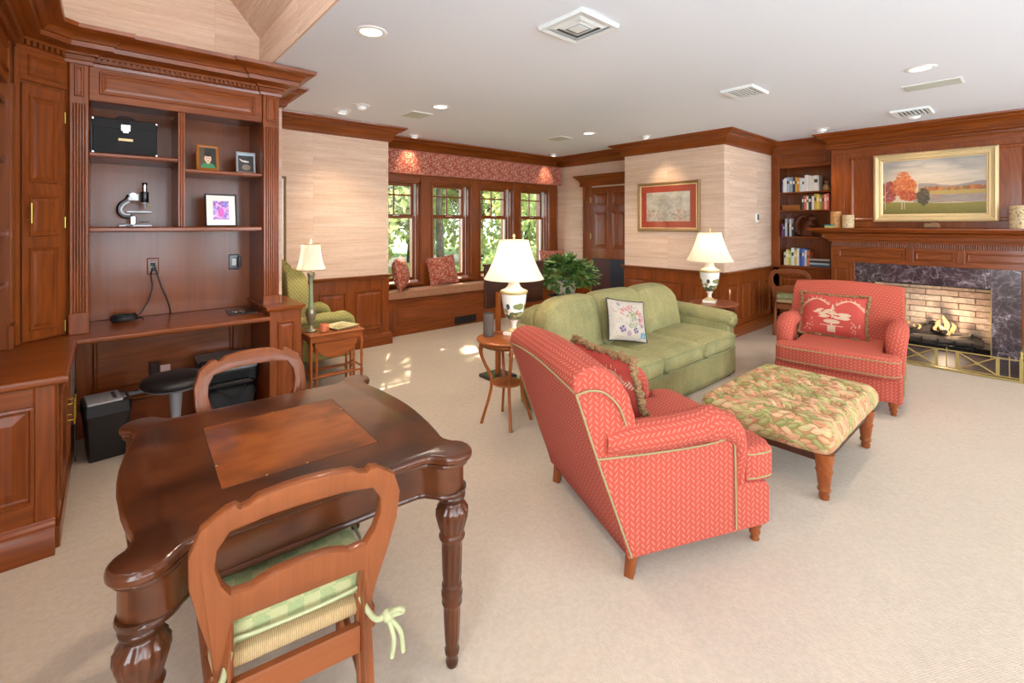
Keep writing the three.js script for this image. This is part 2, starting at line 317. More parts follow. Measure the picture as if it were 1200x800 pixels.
T.plaid = ctex(256, 256, 0.16, 0.16, (c, w, h) => {
  c.fillStyle = '#c6c79c'; c.fillRect(0, 0, w, h); const s0 = seedState; seedState = 31;
  for (let i = 0; i < 4; i++) for (let j = 0; j < 4; j++) if ((i + j) % 2) { c.fillStyle = 'rgba(150,174,128,0.6)'; c.fillRect(i * 64, j * 64, 64, 64); }
  for (let i = 0; i < 500; i++) { c.fillStyle = ['rgba(226,223,170,0.8)', 'rgba(150,170,120,0.7)', 'rgba(190,170,90,0.45)'][i % 3]; c.fillRect(rr(0, w), rr(0, h), rr(2, 9), 2); }
  seedState = s0;
});
T.trellis = ctex(256, 256, 0.16, 0.16, (c, w, h) => {             // yellow-green with paler diamonds
  c.fillStyle = '#93894a'; c.fillRect(0, 0, w, h); c.strokeStyle = '#aea46a'; c.lineWidth = 7;
  for (let k = -2; k < 6; k++) { c.beginPath(); c.moveTo(k * 64, 0); c.lineTo(k * 64 + 256, 256); c.stroke(); c.beginPath(); c.moveTo(k * 64 + 256, 0); c.lineTo(k * 64, 256); c.stroke(); }
  for (let i = 0; i < 4; i++) for (let j = 0; j < 8; j++) { c.fillStyle = '#7f8246'; c.beginPath(); c.arc(i * 64 + (j % 2) * 32 + 32, j * 32, 8, 0, 7); c.fill(); }
});
T.rush = dtex(256, 256, 0.055, 0.055, (u, v) => { const a = Math.abs(Math.sin(v * PI * 12)), n = fbm(u, v, 8, 90, 2, 171); return [0.62 + 0.22 * a + 0.15 * (n - 0.5), 0.50 + 0.2 * a + 0.15 * (n - 0.5), 0.33 + 0.17 * a + 0.12 * (n - 0.5)]; });
T.birch = dtex(256, 256, 0.22, 0.22, (u, v) => { const a = fbm(u, v, 6, 6, 4, 181), d = fbm(u, v, 7, 18, 3, 187); const k = d > 0.66 ? -0.35 : 0; const g = 0.80 + 0.2 * (a - 0.5) + k; return [g + 0.04, g - 0.06, g - 0.22]; });

const std = (o) => new THREE.MeshStandardMaterial(o);
const phy = (o) => new THREE.MeshPhysicalMaterial(o);
const woodMat = (hex, rough = 0.38, coat = 0.35, map = T.grain) => phy({ color: hex, map, roughness: rough, specularIntensity: 0.45, clearcoat: coat, clearcoatRoughness: 0.14 });
const WALNUT = woodMat('#54301a', 0.29, 0.6, T.burl);
const CHERRY = woodMat('#914c19', 0.38, 0.42);                     // one cherry for all the built-in woodwork
const M = {
  cherry: CHERRY, cherryDoor: CHERRY, far: CHERRY, deep: woodMat('#914c19', 0.36, 0.42, T.fine),
  walnut: WALNUT, walnutTop: WALNUT, inset: woodMat('#8f5424', 0.4, 0.35, T.burl),
  chair: woodMat('#8c4f2b', 0.42, 0.22, T.fine), honey: woodMat('#b1652e', 0.38, 0.35), redwood: woodMat('#984a1e', 0.35, 0.4, T.fine), leg: woodMat('#9a5528', 0.35, 0.4),
  oak: woodMat('#b4743a', 0.5, 0.15), carve: woodMat('#6b3b24', 0.55, 0.1), panelDark: woodMat('#4a2818', 0.5, 0.2),
  carpet: std({ color: '#d9c8b5', map: T.carpetTone, bumpMap: T.carpet, bumpScale: 0.003, roughness: 1 }),
  paper: std({ color: '#f1dccb', map: T.grass, roughness: 0.92 }),
  ceiling: std({ color: '#e6ebf3', roughness: 0.95 }),
  white: std({ color: '#efefec', roughness: 0.5 }), liner: std({ color: '#cfcfc9', roughness: 0.6 }),
  marble: phy({ color: '#ffffff', map: T.marble, roughness: 0.18, clearcoat: 0.4, clearcoatRoughness: 0.08 }),
  bricks: ['#f0dccd', '#ead2c2', '#e4cabb', '#f3e2d5'].map((c) => std({ color: c, map: T.brick, roughness: 0.95 })),
  mortar: std({ color: '#a8917e', map: T.brick, roughness: 1 }),
  soot: std({ color: '#2b2724', map: T.bark, roughness: 1 }), log: std({ color: '#8d7a68', map: T.bark, bumpMap: T.bark, bumpScale: 0.01, roughness: 1 }), logDark: std({ color: '#4e4138', map: T.bark, bumpMap: T.bark, bumpScale: 0.01, roughness: 1 }),
  iron: std({ color: '#1c1b1b', roughness: 0.6, metalness: 0.4 }),
  brass: std({ color: '#c9a94f', roughness: 0.28, metalness: 1 }), brassDull: std({ color: '#a8945c', roughness: 0.45, metalness: 0.75 }),
  gold: std({ color: '#d8bf8e', roughness: 0.45, metalness: 0.45 }), goldLight: std({ color: '#e8d0a0', roughness: 0.45, metalness: 0.4 }), bronze: std({ color: '#9b7a52', roughness: 0.5, metalness: 0.5 }),
  red: std({ color: '#dacfc4', map: T.redweave, bumpMap: T.weave, bumpScale: 0.001, roughness: 0.9 }), piping: std({ color: '#95865e', roughness: 0.9 }),
  velvet: phy({ color: '#bab079', map: T.velvet, roughness: 0.9, sheen: 0.3, sheenRoughness: 0.5, sheenColor: new THREE.Color('#c9cf9a') }), velvetPipe: std({ color: '#8c8f62', roughness: 0.9 }),
  vine: std({ color: '#ffffff', map: T.vine, roughness: 0.9 }), bench: std({ color: '#ffffff', map: T.benchweave, roughness: 0.95 }),
  ottoman: std({ color: '#e6dccf', map: T.ottoman, roughness: 0.9 }), plaid: std({ color: '#cbc5b4', map: T.plaid, roughness: 0.95 }), tie: std({ color: '#a0a078', roughness: 0.95 }),
  trellis: std({ color: '#ffffff', map: T.trellis, roughness: 0.9 }), rush: std({ color: '#ffffff', map: T.rush, bumpMap: T.weave, bumpScale: 0.002, roughness: 0.9 }),
  black: std({ color: '#1a1a1c', roughness: 0.45 }), blackSoft: std({ color: '#222224', roughness: 0.85, bumpMap: T.bump, bumpScale: 0.002 }), leather: phy({ color: '#1d1c1d', roughness: 0.42, clearcoat: 0.2, bumpMap: T.bump, bumpScale: 0.0008 }),
  blackGloss: phy({ color: '#121214', roughness: 0.32, clearcoat: 0.3 }), grey: std({ color: '#8d9096', roughness: 0.5 }), silver: std({ color: '#b6b9bd', roughness: 0.38, metalness: 0.35 }), chrome: std({ color: '#d9dbde', roughness: 0.18, metalness: 1 }),
  pewter: std({ color: '#9c947c', roughness: 0.35, metalness: 0.7 }), celadon: phy({ color: '#8d9a78', roughness: 0.3, clearcoat: 0.5 }),
  shade: phy({ color: '#f7ead2', roughness: 1, transmission: 0.45, thickness: 0, side: THREE.DoubleSide }), shadeTrim: std({ color: '#e9d9b8', roughness: 0.9 }),
  glass: phy({ color: '#ffffff', transmission: 1, thickness: 0, roughness: 0.02, ior: 1.45 }), frameGlass: phy({ color: '#ffffff', transmission: 1, thickness: 0, roughness: 0.03, ior: 1.45 }),
  paperWhite: std({ color: '#f2efe8', roughness: 0.8 }), pages: std({ color: '#e9e0cc', roughness: 0.95 }),
  candle: phy({ color: '#e8895a', roughness: 0.35, transmission: 0.15, thickness: 0 }), birch: std({ color: '#ffffff', map: T.birch, roughness: 0.8 }), wax: std({ color: '#efc69a', map: T.birch, roughness: 0.6 }),
  vent: std({ color: '#e8edec', roughness: 0.45 }), ventDark: std({ color: '#3c3d3c', roughness: 0.8 }), duct: std({ color: '#a3a5a6', roughness: 0.5, metalness: 0.3 }), grille: std({ color: '#c3c9bf', roughness: 0.8 }),
  speaker: std({ color: '#7d6e66', map: T.velvet, bumpMap: T.weave, bumpScale: 0.001, roughness: 0.95 }), kick: std({ color: '#4b2620', roughness: 0.45 }), flap: std({ color: '#1c222c', roughness: 0.4 }),
};
const lampGlow = (r, g, b, k) => std({ color: '#ffffff', emissive: new THREE.Color().setRGB(r, g, b), emissiveIntensity: k, roughness: 0.6 });

// ───────────── the setting ─────────────
const CEIL = 2.79;
const VENTS = [[2.235, 1.925, 0.18, 0.18], [4.51, 1.85, 0.19, 0.145], [6.72, 0.965, 0.20, 0.165]];   // duct openings: east, north, half sizes
solo('floor', 'beige loop pile carpet covering the whole room', 'floor', uvm(cb(-1.0, 8.4, -0.12, 0, -6.3, 4.75, 0), 'z', false), M.carpet, 'structure');
solo('ceiling', 'smooth white painted flat ceiling over the sitting area', 'ceiling', uvm(ext([[0.98, -4.75], [8.4, -4.75], [8.4, 6.5], [0.98, 6.5]], 0.25, 0, 1, VENTS.map(([x, n, w, d]) => [[x - w + 0.03, n - d + 0.03], [x + w - 0.03, n - d + 0.03], [x + w - 0.03, n + d - 0.03], [x - w + 0.03, n + d - 0.03]])).rotateX(-PI / 2).translate(0, CEIL, 0), 'z'), M.ceiling, 'structure');
solo('wall_soffit', 'grasscloth covered step between flat ceiling and vault', 'wall', uvm(cb(0.965, 0.98, CEIL, 3.08, -4.32, 4.6, 0), 'y'), M.paper, 'structure');
{ // the vault over the desk side: two slopes and its gables
  const v = struct('ceiling_vault', 'grasscloth covered sloping vault above the desk wall', 'ceiling', [0, 3.08, 0]);
  const slope = (x0, y0, x1, y1) => { const t = [], z0 = -4.7, z1 = 4.75, k = 0.12; quad(t, V(x0, y0, z0), V(x1, y1, z0), V(x1, y1, z1), V(x0, y0, z1)); quad(t, V(x0, y0 + k, z0), V(x0, y0 + k, z1), V(x1, y1 + k, z1), V(x1, y1 + k, z0)); return uvm(flat(t), 'y'); };
  part(v, 'slope', slope(0.98, 0, 0.06, 1.11), M.paper);
  // west slope with its roof windows
  const strip = (t0, t1, z0, z1) => { const t = [], k = 0.12, q = (u, z, d = 0) => V(-0.86 + 0.92 * u, 1.11 * u + d, z); quad(t, q(t0, z0), q(t1, z0), q(t1, z1), q(t0, z1)); quad(t, q(t0, z0, k), q(t0, z1, k), q(t1, z1, k), q(t1, z0, k)); return t; };
  const tw = []; let za = -4.7; for (const [p, r] of SKYLIGHTS) { tw.push(...strip(0, 1, za, p), ...strip(0, 0.2, p, r), ...strip(0.78, 1, p, r)); za = r; } tw.push(...strip(0, 1, za, 4.75));
  part(v, 'slope', uvm(flat(tw), 'y'), M.paper);
  for (const [p, r] of SKYLIGHTS) { const t = strip(0.2, 0.78, p, r).slice(0, 2), f = part(v, 'roof_window_frame', merge([[0.2, 0.24], [0.74, 0.78]].map(([u, w]) => flat(strip(u, w, p, r).map((tri) => tri.map((c) => c.clone().add(V(0.0, 0.03, 0))))))), M.white); part(f, 'pane', flat(t.map((tri) => tri.map((c) => c.clone().add(V(0, 0.05, 0))))), M.glass); }
}
const gable = (z, t, y0) => uvm(ext([[-1.0, y0], [1.0, y0], [1.0, 3.08], [0.06, 4.22], [-1.0, 3.08]], t).translate(0, 0, z), 'y');
solo('wall_northwest', 'grasscloth gable wall above the built-in desk bookcase', 'wall', merge([gable(-4.62, 0.30, 2.60), uvm(cb(-1.0, 1.22, 0, CEIL + 0.1, -6.4, -4.62, 0), 'y', false)]), M.paper, 'structure');
solo('wall_north', 'grasscloth wall with wainscot behind the green wing chair', 'wall', uvm(cb(1.22, 2.764, 0, CEIL + 0.1, -6.45, -5.61, 0), 'y', false), M.paper, 'structure');
solo('wall_northeast', 'grasscloth wall block that carries the red matted picture', 'wall', uvm(cb(6.21, 8.3, 0, CEIL + 0.1, -4.39, -2.81, 0), 'y', false), M.paper, 'structure');
solo('wall_door', 'grasscloth wall around the six panel door', 'wall', uvm(cb(6.5, 6.7, 0, CEIL + 0.1, -6.45, -4.39, 0), 'y', false), M.paper, 'structure');
function holed(a0, a1, h, opens, box) {                           // wall with rectangular openings, as boxes
  const out = []; let a = a0;
  for (const [c, w, y0, y1] of opens) { out.push(box(a, c - w / 2, 0, h), box(c - w / 2, c + w / 2, 0, y0), box(c - w / 2, c + w / 2, y1, h)); a = c + w / 2; }
  out.push(box(a, a1, 0, h)); return uvm(merge(out), 'y', false);
}
solo('wall_south', 'wall with four tall windows opposite the desk bookcase', 'wall', merge([holed(-1.0, 8.4, 3.1, SOUTH_WINDOWS.map((x) => [x, 1.6, 0.4, 2.6]), (a, b, y0, y1) => cb(a, b, y0, y1, SOUTH_Z, SOUTH_Z + 0.15, 0)), uvm(ext([[-1.0, 3.08], [1.0, 3.08], [1.0, 3.081], [0.06, 4.22], [-1.0, 3.081]], 0.15, 0, 1, [[[-0.48, 3.1], [0.6, 3.1], [0.6, 3.5], [0.06, 3.92], [-0.48, 3.5]]]).translate(0, 0, SOUTH_Z), 'y')]), M.paper, 'structure');
solo('wall_west', 'wall with two windows beside the desk', 'wall', holed(-4.75, 4.7, 3.1, [...WEST_WINDOWS].map((z) => [-z, 1.2, 0.4, 2.6]), (a, b, y0, y1) => cb(WEST_X - 0.15, WEST_X, y0, y1, -b, -a, 0)), M.paper, 'structure');
solo('wall_east', 'wall behind the fireplace and its bookcases', 'wall', uvm(cb(8.15, 8.3, 0, CEIL + 0.1, -2.81, 4.75, 0), 'y'), M.paper, 'structure');
let winNo = 0;
function plainWindow(x, y, z, w, h, rot) {                        // windows out of the frame that let the daylight in
  const g = struct('window_' + (++winNo + 4), 'tall white framed window in the wall behind the camera', 'window', [x, y, z], rot);
  g.userData.group = 'daylight windows behind the camera';
  for (const s of [-1, 1]) part(g, 'stile', cb(s * (w / 2 - 0.03) - 0.03, s * (w / 2 - 0.03) + 0.03, 0, h, -0.03, 0.03), M.white);
  for (const yy of [0.03, h / 2, h - 0.03]) part(g, 'rail', cb(-w / 2 + 0.06, w / 2 - 0.06, yy - 0.03, yy + 0.03, -0.03, 0.03), M.white);
  part(g, 'pane', cb(-w / 2 + 0.06, w / 2 - 0.06, 0.06, h - 0.06, -0.003, 0.003, 0), M.glass);
}
for (const x of SOUTH_WINDOWS) plainWindow(x, 0.4, SOUTH_Z + 0.08, 1.6, 2.2, 0);
{ const g = struct('window_11', 'five sided white gable window under the vault behind the camera', 'window', [0.06, 3.1, SOUTH_Z + 0.08]); const o = [[-0.54, 0], [0.54, 0], [0.54, 0.4], [0, 0.82], [-0.54, 0.4]]; part(g, 'frame', ext(o, 0.06, 0, 1, [o.map(([x, y]) => [x * 0.9, 0.04 + y * 0.89])]).translate(0, 0, -0.03), M.white); part(g, 'pane', ext(o.map(([x, y]) => [x * 0.9, 0.04 + y * 0.89]), 0.005).translate(0, 0, -0.0025), M.glass); }
for (const z of WEST_WINDOWS) plainWindow(WEST_X - 0.08, 0.4, z, 1.2, 2.2, PI / 2);

// window wall
const WIN = [[2.86, 3.50], [3.78, 4.42], [4.69, 5.33], [5.59, 6.22]];
{
  const box = (a, b, y0, y1) => cb(a, b, y0, y1, -6.45, -6.15, 0);
  solo('wall_window', 'wall of four windows above the window seat', 'wall', holed(2.764, 6.5, CEIL + 0.1, WIN.map(([a, b]) => [(a + b) / 2, b - a + 0.06, 0.68, 2.18]), box), M.far, 'structure');
  const tr = struct('trim_1', 'cherry wood casing boards between the four windows', 'trim', [4.6, 0, -6.12]);
  let a = 2.764; const ends = [...WIN.map(([p, q]) => [p - 0.03, q + 0.03]), [6.5, 6.5]];
  for (const [p, q] of ends) { wpart(tr, 'casing', uvm(cb(a, p, 0.62, 2.28, -6.16, -6.12, 0.006), 'y'), M.far); if (p - a > 0.1) wpart(tr, 'casing_bead', uvm(merge([cb(a + 0.008, a + 0.03, 0.66, 2.2, -6.12, -6.105), cb(p - 0.03, p - 0.008, 0.66, 2.2, -6.12, -6.105)]), 'y'), M.far); a = q; }
  for (const [p, q] of WIN) { wpart(tr, 'head_casing', uvm(cb(p - 0.03, q + 0.03, 2.17, 2.32, -6.16, -6.125, 0.006), 'x'), M.far); wpart(tr, 'sill', uvm(cb(p - 0.06, q + 0.06, 0.655, 0.69, -6.2, -6.07, 0.006), 'x'), M.far); }
  WIN.forEach(([p, q], i) => {
    const where = ['beside the grasscloth wall end', 'behind the leaning square cushion', 'third from the grasscloth wall end', 'beside the six panel door wall'][i];
    const w = struct('window_' + (i + 1), 'double hung cherry wood window ' + where, 'window', [(p + q) / 2, 0.68, -6.28]);
    const W = q - p + 0.06, x0 = (p + q) / 2 - W / 2, x1 = x0 + W, jam = 0.035;
    for (const [s, t] of [[x0, x0 + 0.02], [x1 - 0.02, x1]]) { const l = wpart(w, 'jamb', uvm(cb(s, t, 0.68, 2.18, -6.40, -6.15), 'y'), M.far); }
    wpart(w, 'jamb_liner', cb(x1 - 0.032, x1 - 0.02, 0.72, 2.16, -6.345, -6.215), M.liner, 'pale grey sash track'); wpart(w, 'jamb_liner', cb(x0 + 0.02, x0 + 0.032, 0.72, 2.16, -6.345, -6.215), M.liner, 'pale grey sash track');
    wpart(w, 'head_jamb', uvm(cb(x0, x1, 2.15, 2.18, -6.40, -6.15), 'x'), M.far);
    const sash = (y0, y1, z, name) => {
      const a0 = x0 + 0.035, a1 = x1 - 0.035, f = 0.042, g = [cb(a0, a0 + f, y0, y1, z - 0.018, z + 0.018), cb(a1 - f, a1, y0, y1, z - 0.018, z + 0.018), cb(a0 + f, a1 - f, y0, y0 + 0.05, z - 0.018, z + 0.018), cb(a0 + f, a1 - f, y1 - 0.04, y1, z - 0.018, z + 0.018)];
      const s = wpart(w, name, uvm(merge(g), 'y'), M.far);
      wpart(s, 'pane', cb(a0 + f, a1 - f, y0 + 0.05, y1 - 0.04, z - 0.002, z + 0.002, 0), M.glass);
      return [a0 + f, a1 - f];
    };
    sash(0.71, 1.67, -6.24, 'lower_sash'); const [m0, m1] = sash(1.64, 2.15, -6.29, 'upper_sash'), mc = (m0 + m1) / 2;
    wpart(w, 'muntin', uvm(cb(mc - 0.011, mc + 0.011, 1.69, 2.11, -6.302, -6.276), 'y'), M.far); wpart(w, 'muntin', uvm(cb(m0, m1, 1.965, 1.987, -6.302, -6.276), 'x'), M.far);
    wpart(w, 'sash_lift', cb((m0 + m1) / 2 - 0.05, (m0 + m1) / 2 + 0.05, 1.668, 1.678, -6.225, -6.205), M.liner);
  });
}
// room crown
const CROWN = [[0, -0.18], [0.018, -0.18], [0.022, -0.168], [0.034, -0.163], [0.04, -0.145], [0.052, -0.115], [0.075, -0.085], [0.106, -0.064], [0.13, -0.056], [0.134, -0.045], [0.152, -0.04], [0.164, -0.028], [0.182, -0.02], [0.185, 0], [0, 0]].map(([o, y]) => [o, y + CEIL]);
solo('trim_2', 'cherry wood crown moulding running round the flat ceiling', 'trim', sweep(CROWN, [[1.0, -4.62], [1.22, -4.62], [1.22, -5.61], [2.764, -5.61], [2.764, -6.15], [6.5, -6.15], [6.5, -4.39], [6.21, -4.39], [6.21, -2.81], [7.82, -2.81], [7.82, -1.95], [7.6, -1.95], [7.6, 0.12], [7.82, 0.12], [7.82, 4.6], [1.0, 4.6]]), M.far, 'structure');

// wainscot: local x to the viewer's right, z out of the wall
const CAP = [[0, -0.05], [0.012, -0.05], [0.016, -0.036], [0.03, -0.028], [0.034, -0.018], [0.046, -0.014], [0.048, 0], [0, 0]];
const BASE = [[0, 0], [0.036, 0], [0.036, 0.11], [0.03, 0.12], [0.03, 0.132], [0.02, 0.15], [0.012, 0.155], [0, 0.155]];
function wainscot(no, label, pos, rot, w, panels, ends = [0, 0], top = 0.9) {
  const g = struct('trim_' + no, label, 'wainscot', pos, rot);
  part(g, 'board', uvm(cb(0, w, 0, top - 0.02, 0, 0.012, 0), 'y'), M.far);
  for (const [a, b] of panels) { const p = ring(b - a, 0.50, [[0, 0.0105], [0.004, 0.024], [0.014, 0.024], [0.022, 0.0115], [0.032, 0.0115], [0.062, 0.020]]); part(g, 'raised_panel', uvm(face(p, (a + b) / 2, 0.215, 0.003), 'y'), M.far); }
  const path = [[0, 0.012], [w, 0.012]]; if (ends[0]) path.unshift([0, -ends[0]]); if (ends[1]) path.push([w, -ends[1]]);
  part(g, 'cap_rail', sweep(CAP.map(([o, y]) => [o, y + top]), path, 1), M.far); part(g, 'baseboard', sweep(BASE, path, 1), M.far);
  return g;
}
wainscot(3, 'raised panel wainscot behind the green wing chair', [1.22, 0, -5.61], 0, 1.544, [[0.20, 0.55], [0.66, 0.98], [1.10, 1.46]], [0, 0.5]);
wainscot(4, 'short wainscot between window seat and six panel door', [6.5, 0, -6.15], -PI / 2, 0.66, [[0.1, 0.56]]);
wainscot(5, 'raised panel wainscot below the red matted picture', [6.21, 0, -4.39], -PI / 2, 1.592, [[0.06, 0.42], [0.60, 0.98], [1.13, 1.48]], [0.25, 0]);
wainscot(6, 'raised panel wainscot below the thermostat', [6.196, 0, -2.81], 0, 1.62, [[0.09, 0.40], [0.50, 0.80], [0.9, 1.14], [1.24, 1.52]], [0, 0]);
// six panel door
{
  const d = struct('door_1', 'six panel cherry wood door with a dark kick plate and pet flap', 'door', [6.5, 0, -5.475], -PI / 2);
  const x0 = 0.185, w = 0.80, H = 2.19;
  part(d, 'leaf', uvm(cb(x0, x0 + w, 0.01, H, -0.01, 0.02), 'y'), M.far);
  for (const [a, b, y0, y1] of [[0.08, 0.37, 1.86, 2.09], [0.45, 0.74, 1.86, 2.09], [0.08, 0.37, 1.13, 1.76], [0.45, 0.74, 1.13, 1.76], [0.08, 0.37, 0.2, 0.9], [0.45, 0.74, 0.2, 0.9]])
    part(d, 'door_panel', uvm(face(ring(b - a, y1 - y0, [[0, 0.0185], [0.008, 0.028], [0.016, 0.028], [0.024, 0.0195], [0.03, 0.0195], [0.06, 0.026]]), x0 + (a + b) / 2, y0, 0.0025), 'y'), M.far);
  part(d, 'kick_plate', cb(x0 + 0.02, x0 + 0.42, 0.1, 0.95, 0.022, 0.032), M.kick, 'dark brown plate on the lower half of the door');
  part(d, 'pet_flap', cb(x0 + 0.42, x0 + 0.79, 0.1, 0.95, 0.022, 0.036), M.flap, 'blue black flap beside the kick plate');
  for (const [a, b] of [[0, 0.16], [1.0, 1.09]]) part(d, 'casing', uvm(merge([cb(a, b, 0, 2.22, 0, 0.03), cb(a + 0.015, a + 0.045, 0, 2.22, 0.03, 0.045)]), 'y'), M.far);
  part(d, 'jamb', uvm(cb(0.15, 0.185, 0, 2.22, -0.02, 0.022), 'y'), M.far);
  const head = [[0, 0], [0.03, 0], [0.03, 0.08], [0.045, 0.09], [0.05, 0.11], [0.075, 0.13], [0.1, 0.16], [0.115, 0.165], [0.12, 0.19], [0, 0.19]].map(([o, y]) => [o, y + 2.215]);
  part(d, 'head_cornice', sweep(head, [[-0.02, 0], [-0.02, 0.02], [1.085, 0.02]], 1), M.far);
  for (const y of [0.35, 1.28, 1.92]) { part(d, 'hinge', merge([bar([0.187, y, 0.026], [0.187, y + 0.1, 0.026], 0.008), cb(0.15, 0.186, y, y + 0.1, 0.02, 0.025)]), M.brassDull); }
}
// ───────────── outdoors, seen through the window wall ─────────────
M.lawn = std({ color: '#7fa552', map: T.leaf, roughness: 1 }); M.drive = std({ color: '#c9c5c0', map: T.brick, roughness: 1 });
const leafy = (hex) => phy({ color: hex, map: T.leaf, roughness: 0.8, transmission: 0.5, thickness: 0, side: THREE.DoubleSide });
M.leafA = leafy('#c6dc7c'); M.leafB = leafy('#97bf66'); M.leafC = leafy('#dde9a2'); M.trunk = std({ color: '#7a6a58', map: T.bark, roughness: 1 });
solo('lawn', 'sunlit green lawn outside the windows', 'lawn', uvm(cb(-30, 50, -0.6, -0.35, -70, -6.6, 0), 'z'), M.lawn, 'structure');
solo('driveway', 'pale gravel drive crossing the lawn outside', 'driveway', uvm(cb(-30, 50, -0.36, -0.33, -24, -19, 0), 'x'), M.drive, 'structure');
const leafGeo = (() => { const t = []; const P = [V(0, 0, 0), V(0.35, 0.45, 0.08), V(0, 1, -0.05), V(-0.35, 0.45, 0.08), V(0, 0.5, -0.04)]; for (let i = 0; i < 4; i++) t.push([P[4], P[i], P[(i + 1) % 4]]); const g = flat(t); uvm(g, 'y', false); return g; })();
function foliage(parent, mat, blobs, size) {                      // blobs: [x, y, z, rx, ry, rz, n]
  const n = blobs.reduce((s, b) => s + b[6], 0), m = shade(new THREE.InstancedMesh(leafGeo, mat, n)), o = new THREE.Object3D(); let k = 0;
  for (const [x, y, z, rx, ry, rz, c] of blobs) for (let i = 0; i < c; i++) {
    const d = V(rr(-1, 1), rr(-1, 1), rr(-1, 1)).normalize(), q = Math.pow(rnd(), 0.4);
    o.position.set(x + d.x * rx * q, y + d.y * ry * q, z + d.z * rz * q); o.rotation.set(rr(0, 6.28), rr(0, 6.28), rr(0, 6.28)); o.scale.setScalar(size * rr(0.6, 1.3)); o.updateMatrix(); m.setMatrixAt(k++, o.matrix);
  }
  m.name = 'foliage'; m.userData.kind = 'stuff'; parent.add(m); return m;
}
function tree(label, x, z, h, mat, r, n, size, blobs) {
  const t = thing('tree', label, 'tree', [x, -0.35, z], 0, 'trees on the lawn outside');
  part(t, 'trunk', loft([[0.16, 0], [0.11, h * 0.3], [0.09, h * 0.6], [0.05, h * 0.9]].map(([q, y], i) => Array.from({ length: 10 }, (_, j) => V(q * Math.cos(j * 0.628) + 0.08 * Math.sin(i * 2 + x), y, q * Math.sin(j * 0.628))))), M.trunk);
  for (let k = 0; k < 5; k++) { const a = rr(0, 6.28), y = h * rr(0.35, 0.6); part(t, 'branch', tube([[0, y, 0], [Math.cos(a) * r * 0.4, y + h * 0.12, Math.sin(a) * r * 0.4], [Math.cos(a) * r * 0.8, y + h * 0.2, Math.sin(a) * r * 0.8]], 0.035, 8, 6), M.trunk); }
  foliage(t, mat, blobs || Array.from({ length: 9 }, () => { const a = rr(0, 6.28), q = rr(0, r * 0.75); return [Math.cos(a) * q, h * rr(0.35, 1.0), Math.sin(a) * q, r * 0.55, r * 0.45, r * 0.55, Math.floor(n / 9)]; }), size);
  return t;
}
tree('broad sunlit tree shading the window seat', 9.2, -14.5, 9.0, M.leafA, 4.2, 5200, 0.36, Array.from({ length: 24 }, (_, i) => [rr(-4.6, 3.6), rr(5.5, 12.8), rr(-3.0, 3.6), 1.9, 1.5, 1.9, 200]));
tree('pale green tree with low hanging leaves near the drive', 4.8, -13.5, 6, M.leafC, 2.4, 2000, 0.26);
tree('bushy tree standing behind the first window', 6.2, -21, 8, M.leafB, 3.6, 2600, 0.4);
tree('dense tree in line with the middle windows', 12.5, -22, 9, M.leafA, 4.4, 3000, 0.45);
tree('light green tree farther along the house', 13.5, -15, 7.5, M.leafC, 3.4, 2600, 0.36);
for (const [x, z, h, m, l] of [[7.2, -17, 4.2, 0, 'pale leafy thicket across the drive from the first window'], [10.2, -18.5, 4.6, 1, 'yellow green thicket beside the broad tree'], [14.5, -19, 4.8, 0, 'pale thicket between the two middle trees'], [18.5, -20, 5.0, 1, 'yellow green thicket toward the last window'], [22, -19, 5.0, 2, 'dark green thicket beyond the last window'], [10.5, -27, 6, 2, 'dark green thicket at the back of the lawn'], [16, -26, 6.5, 0, 'tall pale thicket at the back of the lawn']]) tree(l, x, z, h, [M.leafC, M.leafA, M.leafB][m], 2.6, 0, 0.3, Array.from({ length: 8 }, () => [rr(-1.9, 1.9), rr(0.8, h), rr(-1.2, 1.2), 1.2, 1.0, 1.2, 260]));
tree('dark tree far across the lawn', 17, -30, 12, M.leafB, 6, 3000, 0.7);
tree('tall tree beyond the drive', 8, -34, 13, M.leafB, 6.5, 3000, 0.75);
tree('tall pale tree at the edge of the lawn', 26, -34, 13, M.leafA, 7, 3000, 0.8);
for (const [x, z, r, l] of [[3.6, -8.6, 0.62, 'round clipped shrub below the first window'], [5.6, -9.2, 0.75, 'round clipped shrub below the second window'], [8.6, -10.2, 0.85, 'leafy shrub below the third window'], [10.6, -11.0, 0.9, 'leafy shrub below the last window']]) {
  const t = thing('shrub', l, 'shrub', [x, -0.35, z], 0, 'shrubs outside the windows');
  foliage(t, x < 6 ? M.leafB : M.leafA, [[0, 0.55, 0, r, 0.6, r, 900]], 0.14);
}

